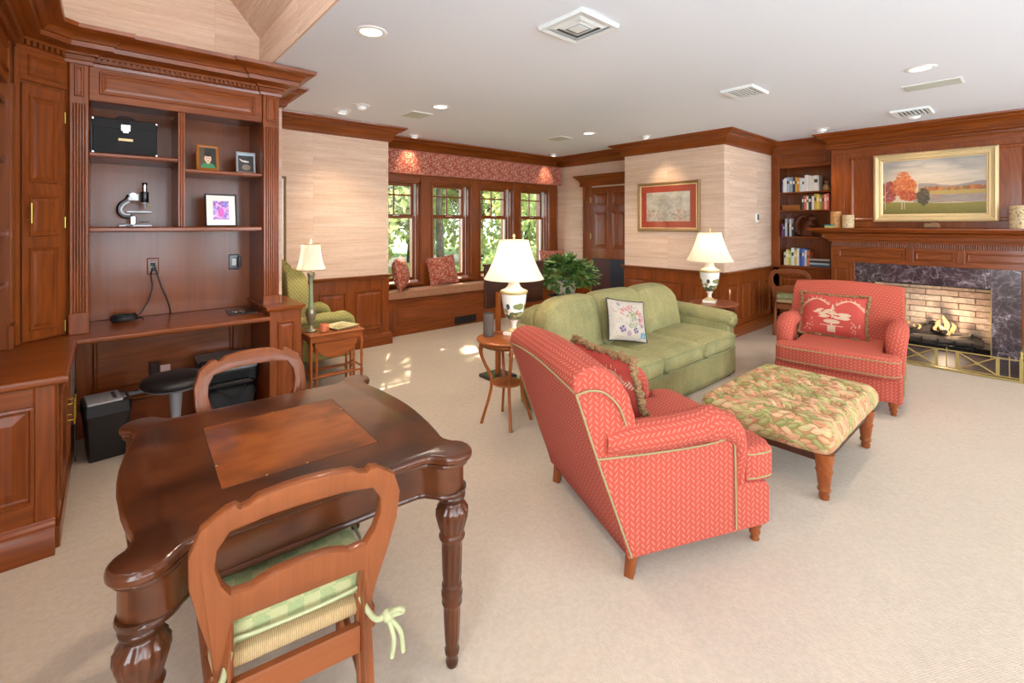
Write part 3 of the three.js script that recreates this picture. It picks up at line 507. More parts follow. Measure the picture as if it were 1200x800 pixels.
// ───────────── built-in desk wall ─────────────
const NB = 4.13, NK = 4.61;                                        // north of the bookcase front and of its back panel
{ // the continuous worktop
  const P = [[-0.84, 3.03], [-0.133, 3.03], [-0.133, 3.93], [0.955, 3.93], [0.955, 4.605], [-0.84, 4.605]];
  solo('worktop', 'polished cherry worktop with rounded edge turning the corner into the desk', 'worktop', uvm(ext(P, 0.036, 0.012, 3).rotateX(-PI / 2).translate(0, 0.795, 0), 'x'), M.cherry);
}
{ // base cabinet with its panelled end
  const c = thing('base_cabinet', 'cherry base cabinet with raised end panel and brass pulls under the worktop corner', 'cabinet', [-0.5, 0, -3.5]);
  wpart(c, 'body', uvm(eb(-0.84, -0.19, 3.09, 4.6, 0.0, 0.795), 'y'), M.cherryDoor);
  const w = 0.66;
  wpart(c, 'end_stile', uvm(eb(-0.25, -0.18, 3.07, 3.095, 0.16, 0.79), 'y'), M.cherryDoor); wpart(c, 'end_rail', uvm(eb(-0.84, -0.25, 3.07, 3.095, 0.70, 0.79), 'x'), M.cherryDoor); wpart(c, 'end_rail', uvm(eb(-0.84, -0.25, 3.07, 3.095, 0.16, 0.25), 'x'), M.cherryDoor);
  wpart(c, 'raised_panel', uvm(face(ring(0.59, 0.45, [[0, 0.004], [0.012, 0.006], [0.02, -0.012], [0.03, -0.014], [0.07, 0.0]]), -0.545, 0.25, -3.075), 'y'), M.cherryDoor);
  wpart(c, 'plinth', sweep([[0, 0], [0.03, 0], [0.03, 0.115], [0.022, 0.13], [0.022, 0.14], [0.008, 0.16], [0, 0.165]], [[-0.84, -3.07], [-0.18, -3.07]].reverse().map(([x, z]) => [x, z]), -1), M.cherryDoor);
  wpart(c, 'plinth', uvm(eb(-0.19, -0.165, 3.10, 4.6, 0, 0.1), 'z'), M.deep);
  for (const [a, b] of [[3.12, 3.64], [3.66, 3.92]]) {
    const d = wpart(c, 'door', uvm(eb(-0.19, -0.17, a, b, 0.13, 0.78), 'y'), M.cherryDoor);
    wpart(d, 'raised_panel', uvm(face(ring(b - a - 0.1, 0.52, RAISED_S), -0.169, 0.19, -(a + b) / 2, PI / 2), 'y'), M.cherryDoor);
  }
  for (const n of [3.60, 3.70]) { const k = wpart(c, 'pull', merge([bar([-0.135, 0.42, -n], [-0.135, 0.56, -n], 0.006), bar([-0.17, 0.445, -n], [-0.135, 0.445, -n], 0.005), bar([-0.17, 0.535, -n], [-0.135, 0.535, -n], 0.005)]), M.brass, 'brass bar pull'); }
}
{ // diagonal corner cupboard
  const c = thing('corner_cupboard', 'tall diagonal cherry cupboard with a three panel door standing on the worktop corner', 'cabinet', [-0.41, 0.831, -3.97], 0.712);
  const w = 0.285;
  part(c, 'body', uvm(cb(0, w, 0, 1.77, -0.06, -0.002), 'y'), M.cherryDoor);
  const d = part(c, 'door', uvm(cb(0.035, 0.262, 0.01, 1.555, -0.002, 0.018), 'y'), M.cherryDoor);
  for (const [y0, y1] of [[0.07, 0.57], [0.64, 0.89], [0.965, 1.49]]) part(d, 'raised_panel', uvm(face(ring(0.165, y1 - y0, RAISED_S), 0.148, y0, 0.0175), 'y'), M.cherryDoor);
  part(c, 'top_panel', uvm(merge([cb(0.02, w, 1.575, 1.765, -0.002, 0.016), face(ring(0.18, 0.13, RAISED_S), 0.15, 1.605, 0.016)]), 'x'), M.cherryDoor);
  for (const y of [0.03, 0.69, 1.36]) part(d, 'hinge', bar([0.264, y, 0.02], [0.264, y + 0.07, 0.02], 0.005), M.brass, 'brass hinge');
  part(d, 'pull', merge([bar([0.058, 0.72, 0.05], [0.058, 0.84, 0.05], 0.005), bar([0.058, 0.74, 0.018], [0.058, 0.74, 0.05], 0.004), bar([0.058, 0.82, 0.018], [0.058, 0.82, 0.05], 0.004)]), M.brass, 'brass bar pull');
  part(c, 'stile', uvm(cb(0.0, 0.03, 0, 1.77, -0.002, 0.012), 'y'), M.deep); part(c, 'stile', uvm(cb(0.268, 0.325, 0, 1.77, -0.05, 0.006), 'y'), M.cherryDoor);
}
{ // bookcase beside the cupboard, along the west wall
  const c = thing('wall_bookcase', 'open cherry bookcase at the edge of the worktop beside the diagonal cupboard', 'bookcase', [-0.6, 0.831, -3.5]);
  wpart(c, 'pilaster', uvm(eb(-0.82, -0.41, 3.86, 3.97, 0.831, 2.60), 'y'), M.deep); wpart(c, 'pilaster', uvm(eb(-0.82, -0.41, 3.05, 3.15, 0.831, 2.60), 'y'), M.deep);
  for (const z of [3.885, 3.915, 3.945]) wpart(c, 'reed', uvm(eb(-0.415, -0.40, z - 0.009, z + 0.009, 0.98, 2.35), 'y'), M.deep);
  wpart(c, 'plinth_block', uvm(eb(-0.42, -0.395, 3.855, 3.975, 0.831, 0.97), 'y'), M.deep);
  wpart(c, 'back_panel', uvm(eb(-0.835, -0.815, 3.05, 3.97, 0.831, 2.60), 'y'), M.deep); wpart(c, 'frieze', uvm(eb(-0.44, -0.415, 3.15, 3.86, 2.34, 2.60), 'z'), M.cherry);
  wpart(c, 'frieze_panel', uvm(face(ring(0.6, 0.15, RAISED_S), -0.414, 2.39, -3.5, PI / 2), 'z'), M.cherryDoor);
  for (const y of [1.21, 1.50, 1.92, 2.25]) wpart(c, 'shelf', uvm(eb(-0.815, -0.425, 3.15, 3.86, y - 0.025, y), 'z'), M.deep);
}
{ // centre bookcase over the desk
  const c = thing('desk_bookcase', 'cherry bookcase with fluted pilasters and open shelves above the built-in desk', 'bookcase', [0.45, 0.831, -4.35]);
  wpart(c, 'back_panel', uvm(eb(-0.10, 0.96, NK - 0.015, NK, 0.831, 2.6), 'y'), M.deep);
  for (const [a, b] of [[-0.178, -0.085], [0.95, 1.07]]) {
    const w = b - a, p = wpart(c, 'pilaster', uvm(eb(a, b, NB, NK, 0.831, 2.6), 'y'), M.cherry), x = (a + b) / 2;
    wpart(p, 'flutes', face(flutes(w - 0.008, 1.36, a < 0 ? 5 : 6, 0.008, 0.008), x, 0.97, -NB + 0.014), M.cherry);
    wpart(p, 'plinth_block', uvm(eb(a - 0.004, b + 0.004, NB - 0.022, NB, 0.831, 0.97), 'y'), M.cherry);
    wpart(p, 'cap_panel', uvm(face(ring(w - 0.045, 0.2, RAISED_S), x, 2.375, -NB + 0.002), 'y'), M.cherryDoor);
  }
  wpart(c, 'frieze', uvm(eb(-0.085, 0.95, NB + 0.02, NB + 0.045, 2.363, 2.6), 'x'), M.cherry); wpart(c, 'frieze_panel', uvm(face(ring(0.93, 0.15, RAISED_S), 0.43, 2.412, -NB - 0.018), 'x'), M.cherry);
  wpart(c, 'divider', uvm(eb(0.396, 0.437, NB + 0.03, NK - 0.015, 1.525, 2.363), 'y'), M.cherry);
  wpart(c, 'divider_face', face(flutes(0.04, 0.83, 2, 0.005, 0.006), 0.4165, 1.53, -NB - 0.018), M.cherry);
  const shelf = (a, b, y, t = 0.032) => wpart(c, 'shelf', uvm(merge([eb(a, b, NB + 0.035, NK - 0.015, y - t, y), eb(a, b, NB + 0.022, NB + 0.036, y - t + 0.006, y - 0.004, 0.006)]), 'x'), M.cherry);
  shelf(-0.085, 0.95, 1.525, 0.036); shelf(-0.085, 0.396, 2.026); shelf(0.437, 0.95, 1.955);
  wpart(c, 'soffit', uvm(eb(-0.085, 0.95, NB + 0.045, NK - 0.015, 2.40, 2.42), 'x'), M.deep);
}
{ // panelled back of the kneehole
  const c = thing('kneehole_panel', 'cherry panelling at the back of the kneehole under the desk', 'panelling', [0.4, 0, -4.59]);
  wpart(c, 'board', uvm(eb(-0.165, 0.955, NK - 0.03, NK, 0, 0.795), 'y'), M.cherry);
  wpart(c, 'stile', uvm(eb(-0.165, -0.075, NK - 0.05, NK - 0.03, 0.25, 0.79), 'y'), M.cherry); wpart(c, 'stile', uvm(eb(0.82, 0.955, NK - 0.05, NK - 0.03, 0.25, 0.79), 'y'), M.cherry);
  wpart(c, 'raised_panel', uvm(face(ring(0.89, 0.47, [[0, 0.0], [0.008, 0.012], [0.018, 0.012], [0.026, 0.0], [0.03, 0.0]]), 0.3725, 0.30, -NK + 0.034), 'x'), M.cherry);
  wpart(c, 'ledge', uvm(eb(-0.165, 0.955, NK - 0.10, NK - 0.02, 0.215, 0.25, 0.01), 'x'), M.cherry); wpart(c, 'kick_board', uvm(eb(-0.165, 0.955, NK - 0.06, NK - 0.03, 0, 0.215), 'x'), M.redwood);
}
{ // pedestal at the desk's right end
  const c = thing('pedestal_cabinet', 'narrow cherry pedestal with a moulded cap at the end of the desk', 'cabinet', [1.07, 0, -4.2]);
  wpart(c, 'body', uvm(eb(0.955, 1.19, 3.95, 4.61, 0, 0.862), 'y'), M.cherry);
  wpart(c, 'front_panel', uvm(merge([face(ring(0.13, 0.62, RAISED_S), 1.075, 0.16, -3.95), face(flutes(0.05, 0.5, 2, 0.006, 0.005), 1.075, 0.22, -3.948)]), 'y'), M.cherry);
  wpart(c, 'cap', sweep([[-0.11, 0.855], [0.004, 0.855], [0.008, 0.868], [0.02, 0.875], [0.024, 0.885], [0.024, 0.9], [-0.11, 0.9]], [[0.955, -4.61], [0.955, -3.95], [1.19, -3.95], [1.19, -4.61]], 1), M.cherry);
  wpart(c, 'plinth', uvm(eb(0.952, 1.2, 3.935, 4.61, 0, 0.12), 'x'), M.cherry);
}
{ // tall crown of the desk wall
  const g = struct('trim_7', 'deep dentil crown moulding over the desk bookcase and corner cupboard', 'trim', [0.3, 2.59, -4.1]);
  const P = [[-0.02, 2.585], [0.014, 2.585], [0.018, 2.605], [0.026, 2.61], [0.026, 2.636], [0.042, 2.64], [0.047, 2.652], [0.075, 2.664], [0.118, 2.671], [0.122, 2.7], [0.134, 2.704], [0.142, 2.722], [0.16, 2.738], [0.192, 2.746], [0.208, 2.752], [0.222, 2.76], [0.226, 2.785], [-0.02, 2.785]];
  const path = [[-0.82, -3.05], [-0.41, -3.05], [-0.41, -3.965], [-0.205, -NB], [-0.08, -NB], [-0.08, -NB - 0.025], [0.945, -NB - 0.025], [0.945, -NB], [1.072, -NB], [1.072, -4.5]];
  wpart(g, 'crown', sweep(P, path, 1), M.cherry);
  const den = []; const run = (a, b, rot) => { const L = Math.hypot(b[0] - a[0], b[1] - a[1]), n = Math.floor(L / 0.030); for (let i = 0; i < n; i++) { const t = (i + 0.5) / n, q = cb(-0.009, 0.009, 2.609, 2.637, 0.02, 0.049, 0); q.rotateY(rot); q.translate(lerp(a[0], b[0], t), 0, lerp(a[1], b[1], t)); den.push(q); } };
  run([-0.08, -NB - 0.025], [0.945, -NB - 0.025], 0); run([-0.41, -3.1], [-0.41, -3.93], PI / 2); run([-0.39, -3.985], [-0.22, -NB + 0.01], 0.712);
  const m = wpart(g, 'dentil_band', merge(den), M.cherry); m.userData.kind = 'stuff';
}
// ───────────── things on and under the desk ─────────────
{ const t = thing('equipment_case', 'black hard case with metal latch and label holder on the upper shelf', 'case', [0.105, 2.026, -4.33]);
  part(t, 'body', cb(-0.175, 0.175, 0.006, 0.245, -0.10, 0.085, 0.006), M.blackSoft); part(t, 'lid', cb(-0.177, 0.177, 0.18, 0.252, -0.102, 0.087, 0.006), M.blackSoft);
  part(t, 'handle', tube([[-0.05, 0.25, 0], [-0.04, 0.275, 0], [0.04, 0.275, 0], [0.05, 0.25, 0]], 0.008, 16, 8), M.leather);
  const l = part(t, 'latch', merge([cb(-0.026, 0.026, 0.17, 0.215, 0.087, 0.093), cb(-0.016, 0.016, 0.155, 0.20, 0.09, 0.098)]), M.chrome); part(l, 'latch_ring', bar([-0.02, 0.205, 0.097], [0.02, 0.205, 0.097], 0.005), M.chrome);
  part(t, 'label_holder', merge([cb(-0.04, 0.04, 0.10, 0.118, 0.085, 0.089), cb(-0.034, 0.034, 0.103, 0.115, 0.088, 0.0905)]), M.gold);
  for (const x of [-0.172, 0.172]) for (const y of [0.012, 0.24]) part(t, 'corner_cap', cb(x - 0.008, x + 0.008, y - 0.009, y + 0.009, 0.078, 0.09), M.chrome); }
{ const t = thing('microscope', 'antique black and chrome microscope on the middle shelf', 'microscope', [0.16, 1.526, -4.27]);
  const pt = (pts, r, m, n) => part(t, n, tube(pts, r, 28, 8), m);
  part(t, 'base', merge([cb(-0.095, 0.09, 0, 0.016, -0.05, -0.012, 0.005), cb(-0.095, 0.09, 0, 0.016, 0.012, 0.05, 0.005), cb(-0.06, -0.01, 0, 0.018, -0.05, 0.05, 0.005)]), M.silver);
  part(t, 'pillar', cb(-0.03, 0.0, 0.016, 0.075, -0.016, 0.016, 0.005), M.chrome);
  pt([[-0.02, 0.07, 0], [-0.07, 0.075, 0], [-0.092, 0.11, 0], [-0.085, 0.155, 0], [-0.05, 0.19, 0], [-0.035, 0.225, 0]], 0.014, M.blackGloss, 'arm');
  pt([[-0.03, 0.085, 0.008], [-0.065, 0.09, 0.008], [-0.08, 0.115, 0.008], [-0.07, 0.15, 0.008], [-0.035, 0.18, 0.008]], 0.011, M.silver, 'arm_plate');
  part(t, 'focus_block', cb(-0.045, 0.018, 0.185, 0.235, -0.012, 0.012, 0.004), M.silver); part(t, 'focus_knob', bar([-0.015, 0.222, -0.04], [-0.015, 0.222, 0.04], 0.016, 16), M.chrome);
  part(t, 'tube', lathe([[0, 0.175], [0.024, 0.175], [0.024, 0.25], [0.014, 0.252], [0.014, 0.30], [0.016, 0.302], [0.016, 0.315], [0.008, 0.318], [0, 0.318]], 18).translate(0.05, 0, 0), M.blackGloss);
  part(t, 'eyepiece', lathe([[0.0145, 0.254], [0.0145, 0.30]], 18).translate(0.05, 0, 0), M.chrome); part(t, 'nosepiece', lathe([[0, 0.13], [0.006, 0.13], [0.009, 0.16], [0.022, 0.168], [0.022, 0.176], [0, 0.176]], 16).translate(0.05, 0, 0), M.silver);
  part(t, 'objective', bar([0.062, 0.165, 0], [0.085, 0.145, 0], 0.007), M.brassDull); part(t, 'stage', cb(-0.05, 0.09, 0.10, 0.112, -0.045, 0.045, 0.003), M.silver); part(t, 'mirror', lathe([[0, 0.03], [0.024, 0.033], [0.024, 0.038], [0, 0.036]], 16).translate(0.05, 0, 0), M.blackGloss); }
function photoFrame(label, pos, rot, w, h, fw, mat, tex, mw = 0) {
  const t = thing('photo_frame', label, 'photo frame', pos, rot, 'framed photographs on the desk shelves');
  const lean = (g) => { g.rotateX(-0.13); return g; };
  part(t, 'frame', lean(ring(w, h, [[0, -0.008], [0, 0.006], [fw * 0.4, 0.01], [fw, 0.006], [fw, 0.0]], false)), mat); part(t, 'backing', lean(cb(-w / 2, w / 2, 0, h, -0.010, -0.008, 0)), M.black);
  if (mw) part(t, 'mat_board', lean(ring(w - 2 * fw, h - 2 * fw, [[0, 0], [mw, 0]], false).translate(0, fw, 0.001)), M.paperWhite);
  const k = fw + mw; const pr = new THREE.PlaneGeometry(w - 2 * k, h - 2 * k).translate(0, h / 2, mw ? -0.0005 : 0.001); part(t, 'print', lean(plain(pr)), std({ map: tex, roughness: 0.35 }));
  part(t, 'strut', bar([0, h * 0.6, -h * 0.1], [0, 0.004, -h * 0.42], 0.006), M.black);
  return t;
}
photoFrame('honey wood framed portrait photograph on the upper right shelf', [0.60, 1.958, -4.28], 0.12, 0.155, 0.205, 0.022, woodMat('#c07a30', 0.4, 0.3), ctex(128, 160, 1, 1, (c, w, h) => { c.fillStyle = '#2f2a22'; c.fillRect(0, 0, w, h); c.fillStyle = '#5a4a30'; c.fillRect(0, 0, 40, h); c.fillStyle = '#3f8a55'; c.beginPath(); c.ellipse(66, 160, 56, 44, 0, 0, 7); c.fill(); c.fillStyle = '#e8bfa2'; c.beginPath(); c.ellipse(64, 84, 27, 34, 0, 0, 7); c.fill(); c.fillStyle = '#e3b698'; c.fillRect(54, 108, 22, 16); c.fillStyle = '#241a14'; c.beginPath(); c.ellipse(64, 50, 30, 18, 0, 0, 7); c.fill(); c.fillRect(35, 48, 6, 24); c.fillRect(88, 48, 5, 20); c.fillStyle = '#4a3024'; for (const x of [54, 74]) { c.beginPath(); c.arc(x, 84, 3, 0, 7); c.fill(); } c.fillRect(57, 101, 15, 3); }));
photoFrame('small pale framed photograph of a figure on dark ground', [0.865, 1.958, -4.30], 0.0, 0.14, 0.178, 0.014, M.silver, ctex(128, 160, 1, 1, (c, w, h) => { c.fillStyle = '#3a3636'; c.fillRect(0, 0, w, h); c.fillStyle = '#e8d9cf'; c.beginPath(); c.ellipse(58, 68, 34, 8, 0.1, 0, 7); c.fill(); c.beginPath(); c.ellipse(26, 58, 18, 5, 0.5, 0, 7); c.fill(); c.fillStyle = '#8d7a66'; c.beginPath(); c.ellipse(66, 120, 36, 26, 0, 0, 7); c.fill(); c.fillStyle = '#b3d0dd'; c.fillRect(0, 0, w, 16); }));
photoFrame('black framed print with wide white mat and violet picture', [0.685, 1.527, -4.26], 0.05, 0.215, 0.255, 0.009, M.black, ctex(128, 160, 1, 1, (c, w, h) => { c.fillStyle = '#b58bd0'; c.fillRect(0, 0, w, h); const s0 = seedState; seedState = 5; for (let i = 0; i < 90; i++) { c.fillStyle = ['#8a5fc0', '#e3a0dd', '#7f7fd6', '#f2cdf0', '#a04fae', '#c7b3ee'][i % 6]; c.beginPath(); c.ellipse(rr(0, w), rr(0, h), rr(5, 20), rr(4, 14), rr(0, 3), 0, 7); c.fill(); } c.fillStyle = '#d55fc0'; c.beginPath(); c.ellipse(64, 96, 26, 40, 0, 0, 7); c.fill(); seedState = s0; }), 0.045);
{ const o = thing('wall_outlet', 'wood toned outlet plate with two black plugs on the desk back panel', 'outlet', [0.277, 1.15, -NK + 0.016]);
  part(o, 'plate', uvm(ring(0.075, 0.13, [[0, 0], [0.006, 0.008], [0.012, 0.008]]), 'y'), M.redwood); part(o, 'socket_face', cb(-0.018, 0.018, 0.03, 0.10, 0.007, 0.010), M.grille); part(o, 'plug', merge([cb(-0.014, 0.014, 0.066, 0.094, 0.01, 0.035), cb(-0.013, 0.013, 0.032, 0.056, 0.01, 0.03)]), M.black);
  const c = solo('charger_cord', 'black charger cord coiled on the desk below the outlet', 'cord', merge([tube([[0.272, 1.195, -4.565], [0.262, 1.15, -4.53], [0.268, 1.06, -4.51], [0.24, 0.95, -4.51], [0.19, 0.865, -4.5], [0.15, 0.842, -4.47]], 0.0045, 40, 6), ...Array.from({ length: 7 }, (_, k) => tube(Array.from({ length: 12 }, (_, i) => { const a = i / 12 * 2 * PI; return [0.10 + 0.07 * Math.cos(a) + rr(-0.01, 0.01), 0.840 + k * 0.006 + rr(0, 0.008), -4.43 + 0.032 * Math.sin(a) + rr(-0.006, 0.006)]; }), 0.0045, 40, 6, true)), cb(0.03, 0.09, 0.832, 0.856, -4.46, -4.425, 0.006), tube([[0.15, 0.84, -4.45], [0.19, 0.85, -4.43], [0.21, 0.84, -4.41], [0.205, 0.836, -4.38]], 0.004, 20, 6)]), M.black);
  solo('lamp_cord', 'black cord running from the outlet down behind the desk', 'cord', tube([[0.283, 1.23, -4.56], [0.30, 1.16, -4.55], [0.33, 1.05, -4.545], [0.37, 0.93, -4.55], [0.385, 0.86, -4.56], [0.385, 0.832, -4.57]], 0.0055, 40, 6), M.black); }
{ const o = thing('switch_plate', 'black switch plate with a white rocker on the desk back panel', 'switch', [0.83, 1.155, -NK + 0.016]);
  part(o, 'plate', ring(0.075, 0.13, [[0, 0], [0.004, 0.007], [0.008, 0.008]]), M.blackGloss); part(o, 'rocker', cb(-0.016, 0.016, 0.035, 0.095, 0.007, 0.012), M.paperWhite); part(o, 'side_plug', cb(0.022, 0.05, 0.02, 0.11, 0.005, 0.03), M.black); }
{ const o = thing('leather_tray', 'flat black leather mat holding coins near the pedestal', 'tray', [0.83, 0.832, -4.30], -0.05);
  part(o, 'mat', cb(-0.1, 0.1, 0, 0.006, -0.13, 0.13, 0.002), M.leather);
  for (const [x, z, r] of [[-0.045, 0.03, 0.025], [0.0, -0.015, 0.03], [0.005, 0.06, 0.016]]) part(o, 'coin', lathe([[0, 0.006], [r, 0.006], [r, 0.010], [r * 0.9, 0.011], [0, 0.0105]], 20).translate(x, 0, z), M.chrome, 'round silver coin'); }
{ const o = thing('low_outlet', 'brown outlet plate low on the kneehole panel', 'outlet', [0.285, 0.335, -NK + 0.045]); part(o, 'plate', ring(0.07, 0.14, [[0, 0], [0.005, 0.007], [0.01, 0.007]]), M.panelDark); part(o, 'socket_face', cb(-0.014, 0.014, 0.03, 0.11, 0.006, 0.009), M.black);
  solo('paper_tag', 'small pale pink paper tag stuck beside the low outlet', 'tag', cb(0.322, 0.385, 0.385, 0.435, -NK + 0.032, -NK + 0.045, 0.001), std({ color: '#e9c3bb', roughness: 0.9 })); }
{ const t = thing('paper_shredder', 'black paper shredder with a silver grey lid under the desk', 'shredder', [0.0, 0, -4.16], 0.1);
  const bin = (w0, w1, d0, d1, y0, y1) => loft([[w0, d0, y0], [w1, d1, y1]].map(([w, d, y]) => [[-w, -d], [w, -d], [w, d], [-w, d]].flatMap(([x, z], i, a) => { const [nx, nz] = a[(i + 1) % 4]; return [V(x * 0.94, y, z * 0.94), V(lerp(x, nx, 0.08), y, lerp(z, nz, 0.08)), V(lerp(x, nx, 0.92), y, lerp(z, nz, 0.92))]; })));
  part(t, 'bin', bin(0.095, 0.118, 0.10, 0.13, 0, 0.30), M.blackGloss); const l = part(t, 'lid', bin(0.124, 0.118, 0.136, 0.128, 0.30, 0.37), M.black);
  part(l, 'lid_plate', cb(-0.105, 0.075, 0.37, 0.384, -0.12, 0.125, 0.007), M.silver, 'silver grey plate'); part(l, 'paper_slot', cb(0.03, 0.05, 0.383, 0.387, -0.08, 0.07), M.black); part(l, 'button', cb(0.075, 0.10, 0.37, 0.378, -0.05, 0.06), M.grey);
  solo('shredder_cord', 'loose dark cord between the shredder and the base cabinet', 'cord', tube([[-0.155, 0.4, -4.35], [-0.15, 0.46, -4.2], [-0.148, 0.36, -4.08], [-0.15, 0.2, -4.05], [-0.145, 0.05, -4.02]], 0.005, 30, 6), M.black); }
{ const t = thing('desk_stool', 'round black cushioned stool on a grey pedestal under the desk', 'stool', [0.365, 0, -3.96]);
  part(t, 'seat', lathe([[0, 0.435], [0.17, 0.435], [0.195, 0.45], [0.2, 0.468], [0.19, 0.488], [0.15, 0.502], [0.08, 0.507], [0, 0.508]], 36), M.leather); part(t, 'seat_pan', lathe([[0, 0.385], [0.05, 0.39], [0.1, 0.415], [0.175, 0.425], [0.185, 0.436], [0, 0.436]], 36), M.grey);
  part(t, 'post', lathe([[0, 0.04], [0.03, 0.04], [0.027, 0.2], [0.04, 0.39], [0, 0.39]], 20), M.grey); part(t, 'base', lathe([[0, 0], [0.18, 0], [0.185, 0.012], [0.16, 0.03], [0.05, 0.05], [0.03, 0.06], [0, 0.06]], 32), M.grey); }
{ const b = thing('black_bag', 'slouched black fabric bag under the printer', 'bag', [0.73, 0, -4.34]); part(b, 'body', puff(0.38, 0.27, 0.36, { r: 0.09, up: 0.0, def: (v) => { v.x += 0.015 * Math.sin(v.y * 30 + v.z * 9); } }), M.blackSoft); part(b, 'strap', tube([[-0.1, 0.26, 0.1], [-0.08, 0.27, 0.17], [0.02, 0.2, 0.2], [0.1, 0.26, 0.17], [0.12, 0.262, 0.1]], 0.008, 24, 6), M.blackSoft);
  const t = thing('printer', 'black multifunction printer with a paper tray under the desk', 'printer', [0.74, 0.272, -4.37]);
  part(t, 'body', cb(-0.2, 0.2, 0.0, 0.17, -0.15, 0.13, 0.015), M.black); part(t, 'scanner_lid', cb(-0.205, 0.205, 0.172, 0.215, -0.155, 0.135, 0.012), M.blackGloss); part(t, 'control_panel', cb(-0.19, 0.19, 0.115, 0.165, 0.125, 0.15, 0.008), M.grey); part(t, 'output_tray', cb(-0.13, 0.13, 0.03, 0.045, 0.10, 0.21, 0.004), M.blackGloss); part(t, 'paper_slot', cb(-0.14, 0.14, 0.05, 0.1, 0.128, 0.134), M.iron); part(t, 'paper_cassette', cb(-0.16, 0.16, 0.004, 0.028, 0.1, 0.17, 0.004), M.black); }
{ const t = thing('power_strip', 'grey power strip lying along the kneehole ledge', 'power strip', [0.24, 0.252, -NK + 0.065]); part(t, 'housing', cb(-0.2, 0.2, 0, 0.028, -0.022, 0.022, 0.006), M.grey); for (let i = 0; i < 5; i++) part(t, 'socket', cb(-0.16 + i * 0.07, -0.125 + i * 0.07, 0.027, 0.03, -0.012, 0.012), M.ventDark); }

// ───────────── furniture ─────────────
function turned(pts, seg = 32, flute = () => 0) {                 // lathe with carved flutes: flute(y) -> [lobes, depth] or 0
  const rings = pts.map(([r, y]) => { const f = flute(y); return Array.from({ length: seg }, (_, j) => { const a = j / seg * 2 * PI, q = r * (1 + (f ? f[1] * Math.cos(f[0] * a) : 0)); return V(q * Math.cos(a), y, -q * Math.sin(a)); }); });
  return loft(rings, true, true);
}
const ringAt = (c, t, rx, ry, n = 14, up = V(0, 1, 0)) => { const T_ = t.clone().normalize(), s = V(0, 0, 0).crossVectors(up, T_).normalize(), u = V(0, 0, 0).crossVectors(T_, s); return Array.from({ length: n }, (_, j) => { const a = j / n * 2 * PI; return c.clone().addScaledVector(s, rx * Math.cos(a)).addScaledVector(u, ry * Math.sin(a)); }); };
function limb(pts, n = 14, up, steps = 0) {                       // [x, y, z, rx, ry] along a path
  let P = pts; if (steps) { const c = new THREE.CatmullRomCurve3(pts.map((p) => V(p[0], p[1], p[2]))), r = new THREE.CatmullRomCurve3(pts.map((p) => V(p[3], p[4] ?? p[3], 0))); P = Array.from({ length: steps + 1 }, (_, i) => { const a = c.getPoint(i / steps), b = r.getPoint(i / steps); return [a.x, a.y, a.z, b.x, b.y]; }); }
  const v = P.map((p) => V(p[0], p[1], p[2]));
  return loft(P.map((p, i) => ringAt(v[i], v[Math.min(i + 1, v.length - 1)].clone().sub(v[Math.max(i - 1, 0)]), p[3], p[4] ?? p[3], n, up)));
}
